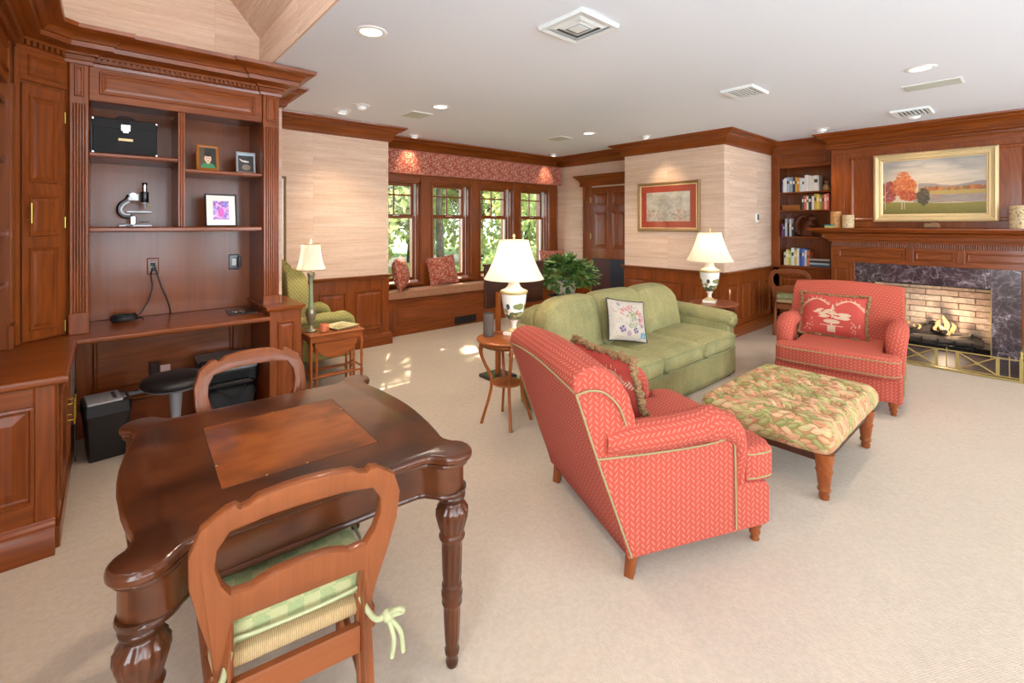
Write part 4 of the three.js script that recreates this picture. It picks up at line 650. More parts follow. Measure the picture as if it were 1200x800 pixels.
{ // games table
  const t = thing('games_table', 'dark burl games table with scalloped top, corner lobes and carved fluted legs', 'table', [0.51, 0, -1.855], -0.044);
  const arc = (cx, cy, r, a0, a1, n) => Array.from({ length: n + 1 }, (_, i) => { const a = (a0 + (a1 - a0) * i / n) * PI / 180; return [cx + r * Math.cos(a), cy + r * Math.sin(a)]; });
  const chain = [[0.0, -0.468], [0.15, -0.467], [0.26, -0.465], [0.318, -0.466], [0.338, -0.474], [0.35, -0.488], ...arc(0.424, -0.47, 0.07, 205, 418, 18), [0.456, -0.398], [0.448, -0.38], [0.448, -0.355], [0.456, -0.32], [0.472, -0.22], [0.485, -0.08]];
  const mir = (c, sx, sy) => c.map(([x, y]) => [x * sx, y * sy]);
  const out = [...chain, [0.487, 0], ...mir(chain, 1, -1).reverse().slice(0, -1), ...mir(chain, -1, -1), [-0.487, 0], ...mir(chain, -1, 1).reverse().slice(0, -1)];
  const slab = (k, y0, y1, b, s = 3) => ext(out.map(([x, y]) => { const l = Math.hypot(x, y); return [x * (1 - k / l), y * (1 - k / l)]; }), y1 - y0, b, s).rotateX(-PI / 2).translate(0, y0, 0);
  const smooth = (g) => toCreasedNormals(g, 0.55);
  const top = part(t, 'top', uvm(smooth(slab(0, 0.728, 0.76, 0.013, 4)), 'x'), M.walnutTop);
  part(top, 'top_bead', uvm(smooth(slab(0.013, 0.716, 0.73, 0.005, 2)), 'x'), M.walnut);
  part(top, 'line_inlay', merge([cb(-0.244, 0.244, 0.7598, 0.7606, -0.267, 0.267, 0)]), M.panelDark);
  part(top, 'inset_board', uvm(cb(-0.240, 0.240, 0.7600, 0.7612, -0.263, 0.263, 0.0005), 'x'), M.inset, 'lighter inset playing board');
  for (const [x, z] of [[0, 0.262], [-0.12, 0.262], [0.236, -0.12], [-0.236, 0.1], [0.0, -0.262]]) part(top, 'stud', lathe([[0, 0.761], [0.004, 0.761], [0.003, 0.763], [0, 0.7635]], 8).translate(x, 0, z), M.brassDull);
  const ap = part(t, 'apron', uvm(smooth(slab(0.030, 0.625, 0.72, 0.004, 1)), 'x'), M.walnut); part(ap, 'apron_bead', uvm(smooth(slab(0.022, 0.61, 0.63, 0.008, 3)), 'x'), M.walnut);
  const P = [[0.012, 0], [0.02, 0.004], [0.022, 0.02], [0.016, 0.032], [0.024, 0.045], [0.026, 0.06], [0.02, 0.068], [0.0235, 0.08], [0.0265, 0.15], [0.029, 0.215], [0.034, 0.22], [0.036, 0.228], [0.031, 0.236], [0.037, 0.25], [0.037, 0.265], [0.031, 0.276], [0.036, 0.285], [0.034, 0.293], [0.031, 0.298], [0.033, 0.37], [0.035, 0.445], [0.043, 0.45], [0.046, 0.458], [0.042, 0.468], [0.040, 0.475], [0.047, 0.50], [0.055, 0.53], [0.054, 0.555], [0.042, 0.575], [0.034, 0.582], [0.045, 0.592], [0.047, 0.602], [0.038, 0.612], [0.05, 0.622], [0.05, 0.632]];
  const dense = []; P.forEach(([r, y], i) => { if (i) { const [q, z] = P[i - 1], n = y - z > 0.02 ? 3 : 1; for (let k = 1; k <= n; k++) dense.push([lerp(q, r, k / n), lerp(z, y, k / n)]); } else dense.push([r, y]); });
  const leg = turned(dense, 64, (y) => (y > 0.478 && y < 0.572 ? [14, 0.05] : (y > 0.08 && y < 0.214) || (y > 0.30 && y < 0.444) ? [10, 0.055] : 0));
  for (const sx of [-1, 1]) for (const sz of [-1, 1]) part(t, 'leg', leg.clone().translate(sx * 0.425, 0, sz * 0.47), M.walnut);
}
function rushChair(label, pos, rot, tied) {
  const t = thing('rush_chair', label, 'chair', pos, rot);
  const bend = (g) => { const p = g.attributes.position; for (let i = 0; i < p.count; i++) { const y = p.getY(i); p.setZ(i, p.getZ(i) - 0.2 - (y < 0.45 ? 0.05 * (0.45 - y) / 0.45 : 0.13 * (y - 0.45) / 0.43)); } g.computeVertexNormals(); return g; };
  const half = [[0.195, 0], [0.192, 0.2], [0.188, 0.42], [0.196, 0.5], [0.218, 0.6], [0.236, 0.7], [0.236, 0.775], [0.214, 0.835], [0.168, 0.868], [0.148, 0.872], [0.138, 0.862], [0.122, 0.866], [0.105, 0.878], [0.05, 0.886], [0, 0.888]];
  const inn = [[0.156, 0], [0.148, 0.25], [0.146, 0.45], [0.148, 0.568]];
  const outer = [...half.map(([x, y]) => [-x, y]), ...half.slice(0, -1).reverse(), ...inn, ...inn.map(([x, y]) => [-x, y]).reverse()];
  const hh = [[0, 0.665], [0.06, 0.663], [0.095, 0.652], [0.115, 0.642], [0.155, 0.646], [0.174, 0.68], [0.186, 0.73], [0.182, 0.775], [0.158, 0.812], [0.08, 0.824], [0, 0.826]];
  const hole = [...hh, ...hh.slice(1, -1).reverse().map(([x, y]) => [-x, y])];
  const dens = (pts) => pts.flatMap(([x, y], i) => { const [a, b] = pts[(i + 1) % pts.length], n = Math.max(1, Math.ceil(Math.hypot(a - x, b - y) / 0.06)); return Array.from({ length: n }, (_, k) => [lerp(x, a, k / n), lerp(y, b, k / n)]); });
  part(t, 'back_frame', uvm(toCreasedNormals(bend(ext(dens(outer), 0.034, 0.006, 2, [dens(hole)])), 0.6), 'y'), M.chair);
  for (const s of [-1, 1]) {
    part(t, 'front_leg', limb([[s * 0.195, 0.455, 0.185, 0.026], [s * 0.205, 0.36, 0.197, 0.027], [s * 0.2, 0.2, 0.187, 0.02], [s * 0.195, 0.08, 0.18, 0.015], [s * 0.205, 0.02, 0.197, 0.017], [s * 0.21, 0.0, 0.204, 0.016]], 12, V(0, 0, 1), 16), M.chair);
    part(t, 'side_rail', uvm(cb(s * 0.185 - 0.014, s * 0.185 + 0.014, 0.375, 0.435, -0.2, 0.185, 0.005), 'z'), M.chair); part(t, 'stretcher', bar([s * 0.175, 0.2, -0.2], [s * 0.197, 0.2, 0.185], 0.011), M.chair);
  }
  part(t, 'front_rail', uvm(cb(-0.18, 0.18, 0.37, 0.435, 0.17, 0.198, 0.005), 'x'), M.chair); part(t, 'rear_rail', uvm(cb(-0.155, 0.155, 0.345, 0.415, -0.222, -0.194, 0.005), 'x'), M.chair); part(t, 'stretcher', bar([-0.18, 0.2, 0], [0.18, 0.2, 0], 0.011), M.chair);
  part(t, 'rush_seat', uvm(puff(0.40, 0.055, 0.385, { r: 0.027, up: -0.004, seg: 8 }).translate(0, 0.418, -0.005), 'x'), M.rush, 'woven rush seat');
  part(t, 'cushion', puff(0.385, 0.075, 0.385, { r: 0.035, up: 0.008, seg: 12 }).translate(0, 0.468, 0), M.plaid, 'green plaid seat cushion');
  part(t, 'cushion_piping', tube([[-0.17, 0.505, -0.196], [0.17, 0.505, -0.196], [0.196, 0.505, -0.17], [0.196, 0.505, 0.17], [0.17, 0.505, 0.196], [-0.17, 0.505, 0.196], [-0.196, 0.505, 0.17], [-0.196, 0.505, -0.17]], 0.0045, 80, 6, true), M.tie);
  if (tied) for (const s of [-1, 1]) part(t, 'tie', merge([tube([[s * 0.15, 0.50, -0.19], [s * 0.165, 0.46, -0.225], [s * 0.185, 0.448, -0.262], [s * 0.205, 0.455, -0.268]], 0.008, 20, 6), new THREE.SphereGeometry(0.016, 10, 8).translate(s * 0.21, 0.452, -0.268), tube([[s * 0.21, 0.45, -0.27], [s * 0.222, 0.40, -0.285], [s * 0.218, 0.35, -0.28]], 0.007, 12, 6), tube([[s * 0.21, 0.45, -0.27], [s * 0.24, 0.41, -0.28], [s * 0.252, 0.345, -0.275]], 0.007, 12, 6), tube([[s * 0.21, 0.455, -0.27], [s * 0.23, 0.475, -0.29], [s * 0.25, 0.455, -0.28], [s * 0.215, 0.45, -0.27]], 0.007, 14, 6)]), M.tie, 'green fabric tie');
  return t;
}
const chairFront = rushChair('rush chair with tied plaid cushion, its back to us at the games table', [0.41, 0, -1.49], PI - 0.14, true);
chairFront.scale.set(1.0, 1.06, 1.06);
dup(chairFront, [0.545, 0, -2.19], 0.06, 'rush chair across the games table with only its arched top rail showing').children.filter((m) => m.name === 'tie').forEach((m) => m.removeFromParent());
{ const c = dup(chairFront, [7.30, 0, -2.36], PI / 2 + 0.25, 'arched back chair with green cushion in front of the fireside bookcase'); c.scale.setScalar(1.06); c.children.filter((m) => m.name === 'tie').forEach((m) => m.removeFromParent()); }

// armchairs
const AZ = -0.38;                                                 // side profile s -> local z = s + AZ
function armchair(label, pos, rot) {
  const t = thing('red_armchair', label, 'armchair', pos, rot);
  const prof = [[0, 0.10], [-0.05, 0.24], [-0.10, 0.38], [-0.15, 0.51], [-0.20, 0.66], [-0.245, 0.79], [-0.268, 0.86], [-0.262, 0.905], [-0.225, 0.935], [-0.17, 0.945], [-0.11, 0.93], [-0.05, 0.885], [0.0, 0.81], [0.03, 0.71], [0.045, 0.60], [0.06, 0.50], [0.09, 0.40], [0.12, 0.34], [0.13, 0.10]];
  const cen = [-0.08, 0.6], rings = [];
  for (const [x, k] of [[-0.428, 0.955], [-0.424, 0.985], [-0.41, 1], [-0.3, 1], [-0.15, 1], [0, 1], [0.15, 1], [0.3, 1], [0.41, 1], [0.424, 0.985], [0.428, 0.955]])
    rings.push(prof.map(([s, h]) => { const c = h > 0.45 ? (h - 0.45) / 0.5 : 0; return V(x, lerp(cen[1], h, h > 0.2 ? k : 1) + c * 0.03 * (1 - (x / 0.43) ** 2), lerp(cen[0], s, k) + AZ); }));
  part(t, 'back', loft(rings), M.red);
  for (const s of [-1, 1]) {
    const side = ext([[0.01, 0.10], [-0.09, 0.36], [-0.165, 0.57], [0.1, 0.555], [0.4, 0.545], [0.58, 0.545], [0.615, 0.48], [0.62, 0.32], [0.76, 0.305], [0.775, 0.28], [0.775, 0.11], [0.75, 0.10]], 0.085, 0.012, 2).rotateY(-PI / 2).translate(s > 0 ? 0.435 : -0.35, 0, AZ);
    part(t, 'side_panel', uvm(side, 'y'), M.red);
    part(t, 'arm', limb([[s * 0.385, 0.612, -0.11 + AZ, 0.062, 0.062], [s * 0.388, 0.610, 0.0 + AZ, 0.072, 0.068], [s * 0.392, 0.606, 0.2 + AZ, 0.076, 0.070], [s * 0.392, 0.612, 0.38 + AZ, 0.076, 0.072], [s * 0.392, 0.604, 0.49 + AZ, 0.076, 0.072], [s * 0.391, 0.57, 0.56 + AZ, 0.074, 0.066], [s * 0.390, 0.51, 0.595 + AZ, 0.068, 0.05], [s * 0.39, 0.42, 0.602 + AZ, 0.060, 0.036], [s * 0.39, 0.31, 0.60 + AZ, 0.055, 0.03]], 18, V(0, 1, 0.4), 30), M.red);
    part(t, 'piping', merge([tube([[s * 0.437, 0.11, 0.005 + AZ], [s * 0.437, 0.36, -0.088 + AZ], [s * 0.437, 0.57, -0.165 + AZ], [s * 0.436, 0.76, -0.23 + AZ], [s * 0.434, 0.84, -0.258 + AZ]], 0.0048, 30, 6),
      tube([[s * 0.436, 0.838, -0.256 + AZ], [s * 0.437, 0.85, -0.2 + AZ], [s * 0.437, 0.835, -0.13 + AZ], [s * 0.437, 0.77, -0.06 + AZ], [s * 0.437, 0.68, -0.02 + AZ]], 0.0048, 24, 6),
      tube([[s * 0.439, 0.558, -0.16 + AZ], [s * 0.44, 0.545, 0.1 + AZ], [s * 0.44, 0.54, 0.4 + AZ], [s * 0.44, 0.555, 0.555 + AZ]], 0.0048, 24, 6), tube([[s * 0.44, 0.555, 0.555 + AZ], [s * 0.44, 0.4, 0.56 + AZ], [s * 0.44, 0.12, 0.565 + AZ]], 0.0048, 16, 6)]), M.piping, 'olive beige piping');
    part(t, 'front_leg', turned([[0.018, 0], [0.022, 0.006], [0.016, 0.02], [0.024, 0.032], [0.027, 0.045], [0.022, 0.055], [0.03, 0.07], [0.034, 0.09], [0.03, 0.11]], 18).translate(s * 0.38, 0, 0.735 + AZ), M.leg);
    part(t, 'rear_leg', uvm(limb([[s * 0.395, 0, 0.02 + AZ, 0.028], [s * 0.395, 0.11, 0.035 + AZ, 0.034]], 4), 'y'), M.leg);
  }
  part(t, 'top_piping', tube([[-0.43, 0.845, -0.262 + AZ], [-0.2, 0.872, -0.273 + AZ], [0, 0.882, -0.276 + AZ], [0.2, 0.872, -0.273 + AZ], [0.43, 0.845, -0.262 + AZ]], 0.0048, 30, 6), M.piping);
  part(t, 'apron', puff(0.80, 0.205, 0.24, { r: 0.025, up: 0, seg: 8 }).translate(0, 0.10, 0.665 + AZ), M.red); part(t, 'deck', uvm(cb(-0.36, 0.36, 0.10, 0.29, 0.1 + AZ, 0.6 + AZ), 'x'), M.red);
  const Tsh = (k) => [[-0.31 + k, 0.07 + k], [0.31 - k, 0.07 + k], [0.315 - k, 0.62], [0.36, 0.635 + k], [0.415 - k, 0.645 + k], [0.428 - k, 0.70], [0.42 - k, 0.80 - k], [0.36, 0.838 - k], [0, 0.85 - k], [-0.36, 0.838 - k], [-0.42 + k, 0.80 - k], [-0.428 + k, 0.70], [-0.415 + k, 0.645 + k], [-0.36, 0.635 + k], [-0.315 + k, 0.62]];
  const seat = uvm(toCreasedNormals(ext(Tsh(0).map(([x, s]) => [x, -s - AZ]).reverse(), 0.18, 0.038, 5).rotateX(-PI / 2).translate(0, 0.295, 0), 0.9), 'y');
  part(t, 'seat_cushion', seat, M.red);
  for (const y of [0.328, 0.442]) part(t, 'cushion_piping', tube(Tsh(0.004).map(([x, s]) => [x, y, s + AZ]), 0.0048, 120, 6, true), M.piping, 'olive beige piping');
  return t;
}
const ac = armchair('red patterned armchair seen from behind, beside the ottoman', [2.22, 0, -1.425], 1.170);
dup(ac, [5.09, 0, -1.24], -PI / 2 + 0.13, 'red patterned armchair facing us beside the fireplace').scale.set(1.04, 1, 1);

// pillows: w, h, thickness, standing on y = 0, facing +z
function pillow(w, h, th, k = 0.86) {
  const n = 14, pos = [], uv = [], idx = [];
  for (const s of [1, -1]) for (let j = 0; j <= n; j++) for (let i = 0; i <= n; i++) {
    const u = i / n * 2 - 1, v = j / n * 2 - 1, pu = 1 - (1 - k) * 0.35 * (1 - v * v), pv = 1 - (1 - k) * 0.35 * (1 - u * u), z = s * th / 2 * Math.pow(Math.max(0, (1 - u ** 2) * (1 - v ** 2)), 0.42);
    pos.push(u * pu * w / 2, v * pv * h / 2 + h / 2, z); uv.push(i / n, j / n);
    if (i < n && j < n) { const b = (s > 0 ? 0 : (n + 1) ** 2), a = b + j * (n + 1) + i; s > 0 ? idx.push(a, a + 1, a + n + 2, a, a + n + 2, a + n + 1) : idx.push(a, a + n + 2, a + 1, a, a + n + 1, a + n + 2); }
  }
  const g = new THREE.BufferGeometry(); g.setAttribute('position', new THREE.BufferAttribute(new Float32Array(pos), 3)); g.setAttribute('uv', new THREE.BufferAttribute(new Float32Array(uv), 2)); g.setIndex(idx); g.computeVertexNormals();
  const edge = []; for (let i = 0; i < 40; i++) { const q = i / 40 * 4, s = Math.floor(q), f = (q - s) * 2 - 1, m = 1 - (1 - k) * 0.35 * (1 - f * f); const [u, v] = [[f, -m], [m, f], [-f, m], [-m, -f]][s]; edge.push([u * w / 2, v * h / 2 + h / 2, 0]); }
  return [plain(g), edge];
}
function pillowThing(label, pos, rot, lean, roll, w, h, th, mat, trim, trimR, group) {
  const t = thing('throw_pillow', label, 'pillow', pos, rot, group), [g, edge] = pillow(w, h, th);
  const tr = (q) => { q.translate(0, -h / 2, 0); q.rotateZ(roll); q.translate(0, h / 2 * (Math.abs(Math.cos(roll)) + Math.abs(Math.sin(roll))) - 0.02 * Math.abs(Math.sin(2 * roll)), 0); q.rotateX(-lean); return q; };
  part(t, 'cover', tr(mat.map === T.vine ? uvm(g, 'y') : g), mat);
  if (trim === M.fringe) {                                         // knotted fringe: small tufts all along the edge
    const c = new THREE.CatmullRomCurve3(edge.map((p) => V(...p)), true), tufts = [], n = 150;
    for (let i = 0; i < n; i++) { const p = c.getPoint(i / n), g2 = new THREE.IcosahedronGeometry(trimR * rr(0.55, 1.0), 0); g2.scale(1, rr(0.8, 1.4), 1.2); g2.rotateZ(rr(0, 3)); tufts.push(g2.translate(p.x * 1.02 + rr(-1, 1) * trimR * 0.4, (p.y - h / 2) * 1.02 + h / 2 + rr(-1, 1) * trimR * 0.4, rr(-1, 1) * trimR * 0.5)); }
    part(t, 'fringe', tr(merge(tufts)), trim).userData.kind = 'stuff';
  } else part(t, 'trim', tr(tube(edge, trimR, 160, 6, true)), trim);
  return t;
}
T.redprint = ctex(512, 384, 1, 1, (c, w, h) => {
  c.fillStyle = '#d5584c'; c.fillRect(0, 0, w, h); const cr = '#efd6b8', s0 = seedState; seedState = 3;
  for (const s of [-1, 1]) for (let i = 0; i < 26; i++) { const a = i / 25, x = w / 2 + s * (30 + a * 215), y = 100 - 62 * Math.sin(a * PI) + a * 30; leafShape(c, x, y, 26, 8, s * (0.7 - a * 1.6), cr); if (i % 4 === 0) leafShape(c, x, y - 18, 22, 6, s * 1.2, cr); }
  for (const s of [-1, 1]) for (let i = 0; i < 9; i++) leafShape(c, w / 2 + s * rr(14, 135), 190 + rr(-34, 34), rr(60, 90), rr(20, 28), s * rr(-0.4, 0.5), cr);
  for (let i = 0; i < 7; i++) leafShape(c, w / 2, 120 + i * 14, 60, 12, -1.5 + i * 0.5, cr);
  c.fillStyle = cr; c.beginPath(); c.ellipse(w / 2, 262, 66, 20, 0, 0, 7); c.fill(); c.fillRect(w / 2 - 32, 300, 64, 58); c.fillRect(w / 2 - 8, 250, 16, 60); c.fillRect(w / 2 - 90, 296, 180, 6);
  for (const s of [-1, 1]) for (let i = 0; i < 14; i++) leafShape(c, w / 2 + s * (150 + rr(0, 70)), 300 + rr(-60, 50), 22, 6, rr(0, 3), cr);
  seedState = s0;
});
T.flowers = ctex(512, 512, 1, 1, (c, w, h) => {
  c.fillStyle = '#e6ded2'; c.fillRect(0, 0, w, h); const s0 = seedState; seedState = 41; for (let i = 0; i < 110; i++) leafShape(c, rr(0, w), rr(0, h), rr(20, 46), rr(5, 11), rr(0, 3), ['#d9b7b0', '#c3c3a4', '#bdb8c9', '#dcc3a8', '#b9a0a8'][i % 5]);
  for (let i = 0; i < 60; i++) { const a = rr(-2.9, 0.5), q = rr(110, 175); leafShape(c, 270 + q * Math.cos(a), 250 + q * Math.sin(a), rr(40, 80), rr(7, 13), a, ['#d9727a', '#e8a0a0', '#cf5f6c', '#eab9b0'][i % 4]); }
  for (let i = 0; i < 46; i++) leafShape(c, 280 + rr(-70, 70), 260 + rr(-100, 90), rr(30, 70), rr(9, 16), rr(0, 3), ['#b9c27d', '#9cab62', '#cdd29a', '#8f9fae'][i % 4]);
  for (const [x, y, r, col] of [[150, 380, 46, '#5b4f78'], [330, 390, 40, '#544a66'], [390, 250, 26, '#a84d66'], [120, 70, 26, '#7f8ea6'], [235, 430, 34, '#c98f8a'], [420, 330, 24, '#8d3f5a']]) for (let k = 0; k < 9; k++) { c.fillStyle = k % 2 ? col : '#c3b6d2'; c.beginPath(); c.arc(x + r * 0.55 * Math.cos(k * 0.7), y + r * 0.55 * Math.sin(k * 0.7), r * 0.4, 0, 7); c.fill(); }
  c.fillStyle = '#6fb2dd'; c.fillRect(400, 410, 84, 66); c.fillStyle = '#bfe2f2'; c.fillRect(430, 430, 20, 40);
  for (let i = 0; i < 60; i++) leafShape(c, rr(0, w), rr(0, h), rr(10, 30), rr(3, 7), rr(0, 3), ['#d3a2a2', '#a9b38a', '#b7b1c6', '#e3b58f'][i % 4]);
  seedState = s0;
});
M.redprint = std({ color: '#d2c8c4', map: T.redprint, roughness: 0.9 }); M.flowers = std({ color: '#cfc8c0', map: T.flowers, roughness: 0.9 }); M.fringe = std({ color: '#bf9570', roughness: 1, map: T.leaf }); M.pipeBlack = std({ color: '#3a3330', roughness: 0.8 });
// (the pillow's pivot is its lower edge)
pillowThing('red cushion with cream urn print and brown fringe against the back of the fireside armchair', [5.20, 0.475, -1.33], -PI / 2 + 0.13, 0.32, -0.02, 0.53, 0.40, 0.15, M.redprint, M.fringe, 0.017);
pillowThing('red fringed cushion leaning edge on inside the armchair seen from behind', [2.10, 0.48, -1.52], 1.17 + 0.12, 0.30, 0.0, 0.50, 0.42, 0.16, M.redprint, M.fringe, 0.021);
pillowThing('white embroidered flower cushion leaning on the green sofa', [3.50, 0.485, -2.40], -0.30, 0.36, -0.17, 0.40, 0.37, 0.13, M.flowers, M.pipeBlack, 0.006);

{ // sofa
  const t = thing('green_sofa', 'green velvet three seat sofa with rolled arms and loose back cushions', 'sofa', [3.78, 0, -2.5]);
  part(t, 'base', puff(2.22, 0.30, 0.84, { r: 0.02, up: 0, seg: 10 }).translate(0, 0.012, -0.01), M.velvet); part(t, 'skirt_piping', tube([[-1.1, 0.285, 0.415], [0, 0.285, 0.418], [1.1, 0.285, 0.415]], 0.005, 30, 6), M.velvetPipe);
  part(t, 'back_frame', puff(2.06, 0.80, 0.22, { r: 0.08, up: 0.03, seg: 12, def: (v) => { v.z -= 0.12 * v.y; } }).translate(-0.03, 0.012, -0.36), M.velvet);
  for (const s of [-1, 1]) {
    part(t, 'arm', merge([uvm(puff(0.17, 0.56, 0.84, { r: 0.05, up: 0, seg: 10 }).translate(s * 1.055, 0.012, -0.03), 'y'), limb([[s * 1.075, 0.60, -0.50, 0.105, 0.085], [s * 1.075, 0.59, -0.1, 0.105, 0.085], [s * 1.075, 0.57, 0.25, 0.105, 0.085], [s * 1.075, 0.56, 0.38, 0.10, 0.08], [s * 1.075, 0.56, 0.405, 0.08, 0.062]], 20)]), M.velvet);
    part(t, 'arm_front', merge([limb([[s * 1.07, 0.56, 0.395, 0.075, 0.06], [s * 1.07, 0.56, 0.415, 0.065, 0.05], [s * 1.07, 0.56, 0.422, 0.03, 0.025]], 20), ...Array.from({ length: 9 }, (_, k) => { const a = k * 0.7; return bar([s * 1.07 + 0.03 * Math.cos(a), 0.56 + 0.025 * Math.sin(a), 0.419], [s * 1.07 + 0.085 * Math.cos(a), 0.56 + 0.07 * Math.sin(a), 0.404], 0.006, 6); })]), M.velvet, 'gathered scroll front of the arm');
  }
  for (let i = 0; i < 3; i++) {
    const x = -0.66 + i * 0.67 + (i - 1) * 0.0;
    const c = part(t, 'seat_cushion', puff(0.668, 0.165, 0.80, { r: 0.05, up: 0.02, side: 0.012, seg: 12 }).translate(x, 0.295, 0.06), M.velvet);
    part(c, 'cushion_piping', tube([[x - 0.30, 0.435, 0.468], [x, 0.442, 0.476], [x + 0.30, 0.435, 0.468]], 0.005, 20, 6), M.velvetPipe); part(c, 'cushion_piping', tube([[x - 0.30, 0.32, 0.466], [x, 0.316, 0.474], [x + 0.30, 0.32, 0.466]], 0.005, 20, 6), M.velvetPipe);
    part(t, 'back_cushion', puff(0.675, 0.45, 0.22, { r: 0.075, up: 0.012, side: 0.012, seg: 16, def: (v) => { const f = v.y / 0.44, u = v.x / 0.34; v.y += f * 0.012 * (1 - u * u * u * u); if (i !== 1) { const e = i ? u : -u; v.y -= Math.max(0, e) ** 3 * 0.12 * f; } v.z -= 0.24 * v.y; v.x *= 1 + 0.03 * f; } }).translate(x - 0.06, 0.435, -0.19), M.velvet);
  }
  for (const x of [-1.0, 1.0]) for (const z of [-0.38, 0.36]) part(t, 'foot', cb(x - 0.03, x + 0.03, 0, 0.02, z - 0.03, z + 0.03), M.panelDark);
}
{ // tufted ottoman
  const t = thing('tufted_ottoman', 'square tufted ottoman in leaf print fabric on turned legs', 'ottoman', [3.50, 0, -1.13]);
  const W = 1.08, D = 0.77, y0 = 0.255, H = 0.175, btn = [];
  for (let j = 0; j < 4; j++) for (let i = 0; i < (j % 2 ? 4 : 5); i++) btn.push([-0.38 + i * 0.19 + (j % 2 ? 0.095 : 0), -0.27 + j * 0.18]);
  const g = puff(W, H, D, { r: 0.075, up: 0.025, side: 0.0, seg: 64, def: (v) => {
    if (v.y > H * 0.6) { let dip = 0; for (const [x, z] of btn) { const d2 = (v.x - x) ** 2 + (v.z - z) ** 2; dip = Math.max(dip, Math.exp(-d2 / 0.0022)); }
      let fold = 0; for (const [x, z] of btn) { const dx = Math.abs(v.x - x), dz = Math.abs(v.z - z); if (dx < 0.1 && dz < 0.1) fold = Math.max(fold, Math.exp(-((dx / 0.095 - dz / 0.09) ** 2) / 0.012)); }
      v.y -= 0.04 * dip + 0.014 * fold * (v.y > H * 0.8 ? 1 : 0.4); }
    else { const k = Math.sin(v.x * 42) * Math.abs(v.z) / (D / 2) + Math.sin(v.z * 42) * Math.abs(v.x) / (W / 2); v.x *= 1 + 0.004 * k; v.z *= 1 + 0.004 * k; const u = clamp(1 - v.y / (H * 0.5), 0, 1); v.x *= 1 - 0.04 * u; v.z *= 1 - 0.05 * u; v.y -= 0.02 * u * (Math.abs(v.x) / (W / 2)) ** 4; }
  } });
  part(t, 'tufted_top', uvm(g.translate(0, y0, 0), 'z'), M.ottoman);
  part(t, 'frame', uvm(cb(-W / 2 + 0.05, W / 2 - 0.05, 0.215, 0.262, -D / 2 + 0.05, D / 2 - 0.05), 'x'), M.panelDark);
  for (const [x, z] of btn) part(t, 'button', new THREE.SphereGeometry(0.011, 10, 6).translate(x, y0 + H - 0.012, z), M.ottoman);
  const leg = turned([[0.014, 0], [0.02, 0.006], [0.022, 0.03], [0.018, 0.04], [0.027, 0.052], [0.028, 0.062], [0.023, 0.072], [0.026, 0.09], [0.031, 0.15], [0.036, 0.165], [0.031, 0.178], [0.036, 0.21], [0.04, 0.24], [0.04, 0.262]], 22); leg.scale(1.25, 1, 1.25);
  for (const sx of [-1, 1]) for (const sz of [-1, 1]) part(t, 'leg', leg.clone().translate(sx * 0.46, 0, sz * 0.315), M.leg);
}
function sideTable(label, pos, rx, rz, h, mat, turn, low) {
  const t = thing('side_table', label, 'side table', pos, turn);
  const disc = (k, pts) => { const g = lathe(pts, 48); g.scale(rx * k, 1, rz * k); return uvm(g, 'x'); };
  part(t, 'top', disc(1, [[0, h - 0.022], [0.92, h - 0.022], [0.98, h - 0.018], [1, h - 0.010], [0.985, h - 0.003], [0.95, h], [0, h]]), mat);
  part(t, 'apron', disc(0.82, [[0, h - 0.06], [1, h - 0.06], [1, h - 0.022], [0, h - 0.022]]), mat); part(t, 'shelf', disc(0.5, [[0, low], [0.95, low], [1, low + 0.008], [0.95, low + 0.016], [0, low + 0.016]]), mat);
  for (let k = 0; k < 4; k++) { const a = PI / 4 + k * PI / 2, c = Math.cos(a), s = Math.sin(a), q = (f, y, r) => [c * rx * f, y, s * rz * f, r]; part(t, 'leg', limb([q(0.84, h - 0.03, 0.014), q(0.86, h - 0.11, 0.014), q(0.72, h - 0.2, 0.013), q(0.52, low + 0.06, 0.012), q(0.50, low, 0.012), q(0.58, low - 0.1, 0.0115), q(0.74, 0.08, 0.011), q(0.84, 0, 0.012)], 10, V(c, 0, s), 22), mat); }
  return t;
}
sideTable('small round cherry table with curved legs at the left arm of the sofa', [2.365, 0, -2.775], 0.235, 0.235, 0.66, M.honey, 0.25, 0.30);
sideTable('round wooden table with a lamp at the right arm of the sofa', [5.27, 0, -2.50], 0.29, 0.26, 0.645, M.redwood, 0.0, 0.3);
// porcelain lamps
T.porcelain = ctex(512, 256, 1, 1, (c, w, h) => {
  c.fillStyle = '#f2eee4'; c.fillRect(0, 0, w, h); const s0 = seedState; seedState = 61;
  for (let k = 0; k < 3; k++) { const x0 = k * 170 + 20; c.fillStyle = '#8f8f62'; c.fillRect(x0 - 20, 150, 171, 40); c.fillStyle = '#6a7142'; c.fillRect(x0 - 20, 178, 171, 58); c.fillStyle = '#5d4a34'; c.fillRect(x0 - 20, 214, 171, 12); for (let i = 0; i < 16; i++) { c.fillStyle = ['#5d6b3c', '#8a8f5c', '#a59a6a', '#4a5a4e'][i % 4]; c.beginPath(); c.ellipse(x0 + rr(0, 130), rr(84, 180), rr(14, 36), rr(10, 24), 0, 0, 7); c.fill(); } c.fillStyle = '#454c55'; c.beginPath(); c.ellipse(x0 + 24, 90, 15, 20, 0, 0, 7); c.fill(); c.fillStyle = '#c08a72'; c.fillRect(x0 + 60, 150, 26, 22); }
  c.fillStyle = '#c2a24e'; c.fillRect(0, 0, w, 5); c.fillRect(0, 236, w, 6); seedState = s0;
});
M.porcelain = phy({ map: T.porcelain, roughness: 0.15, clearcoat: 0.6 }); M.cream = phy({ color: '#efe6d2', roughness: 0.25, clearcoat: 0.4 });
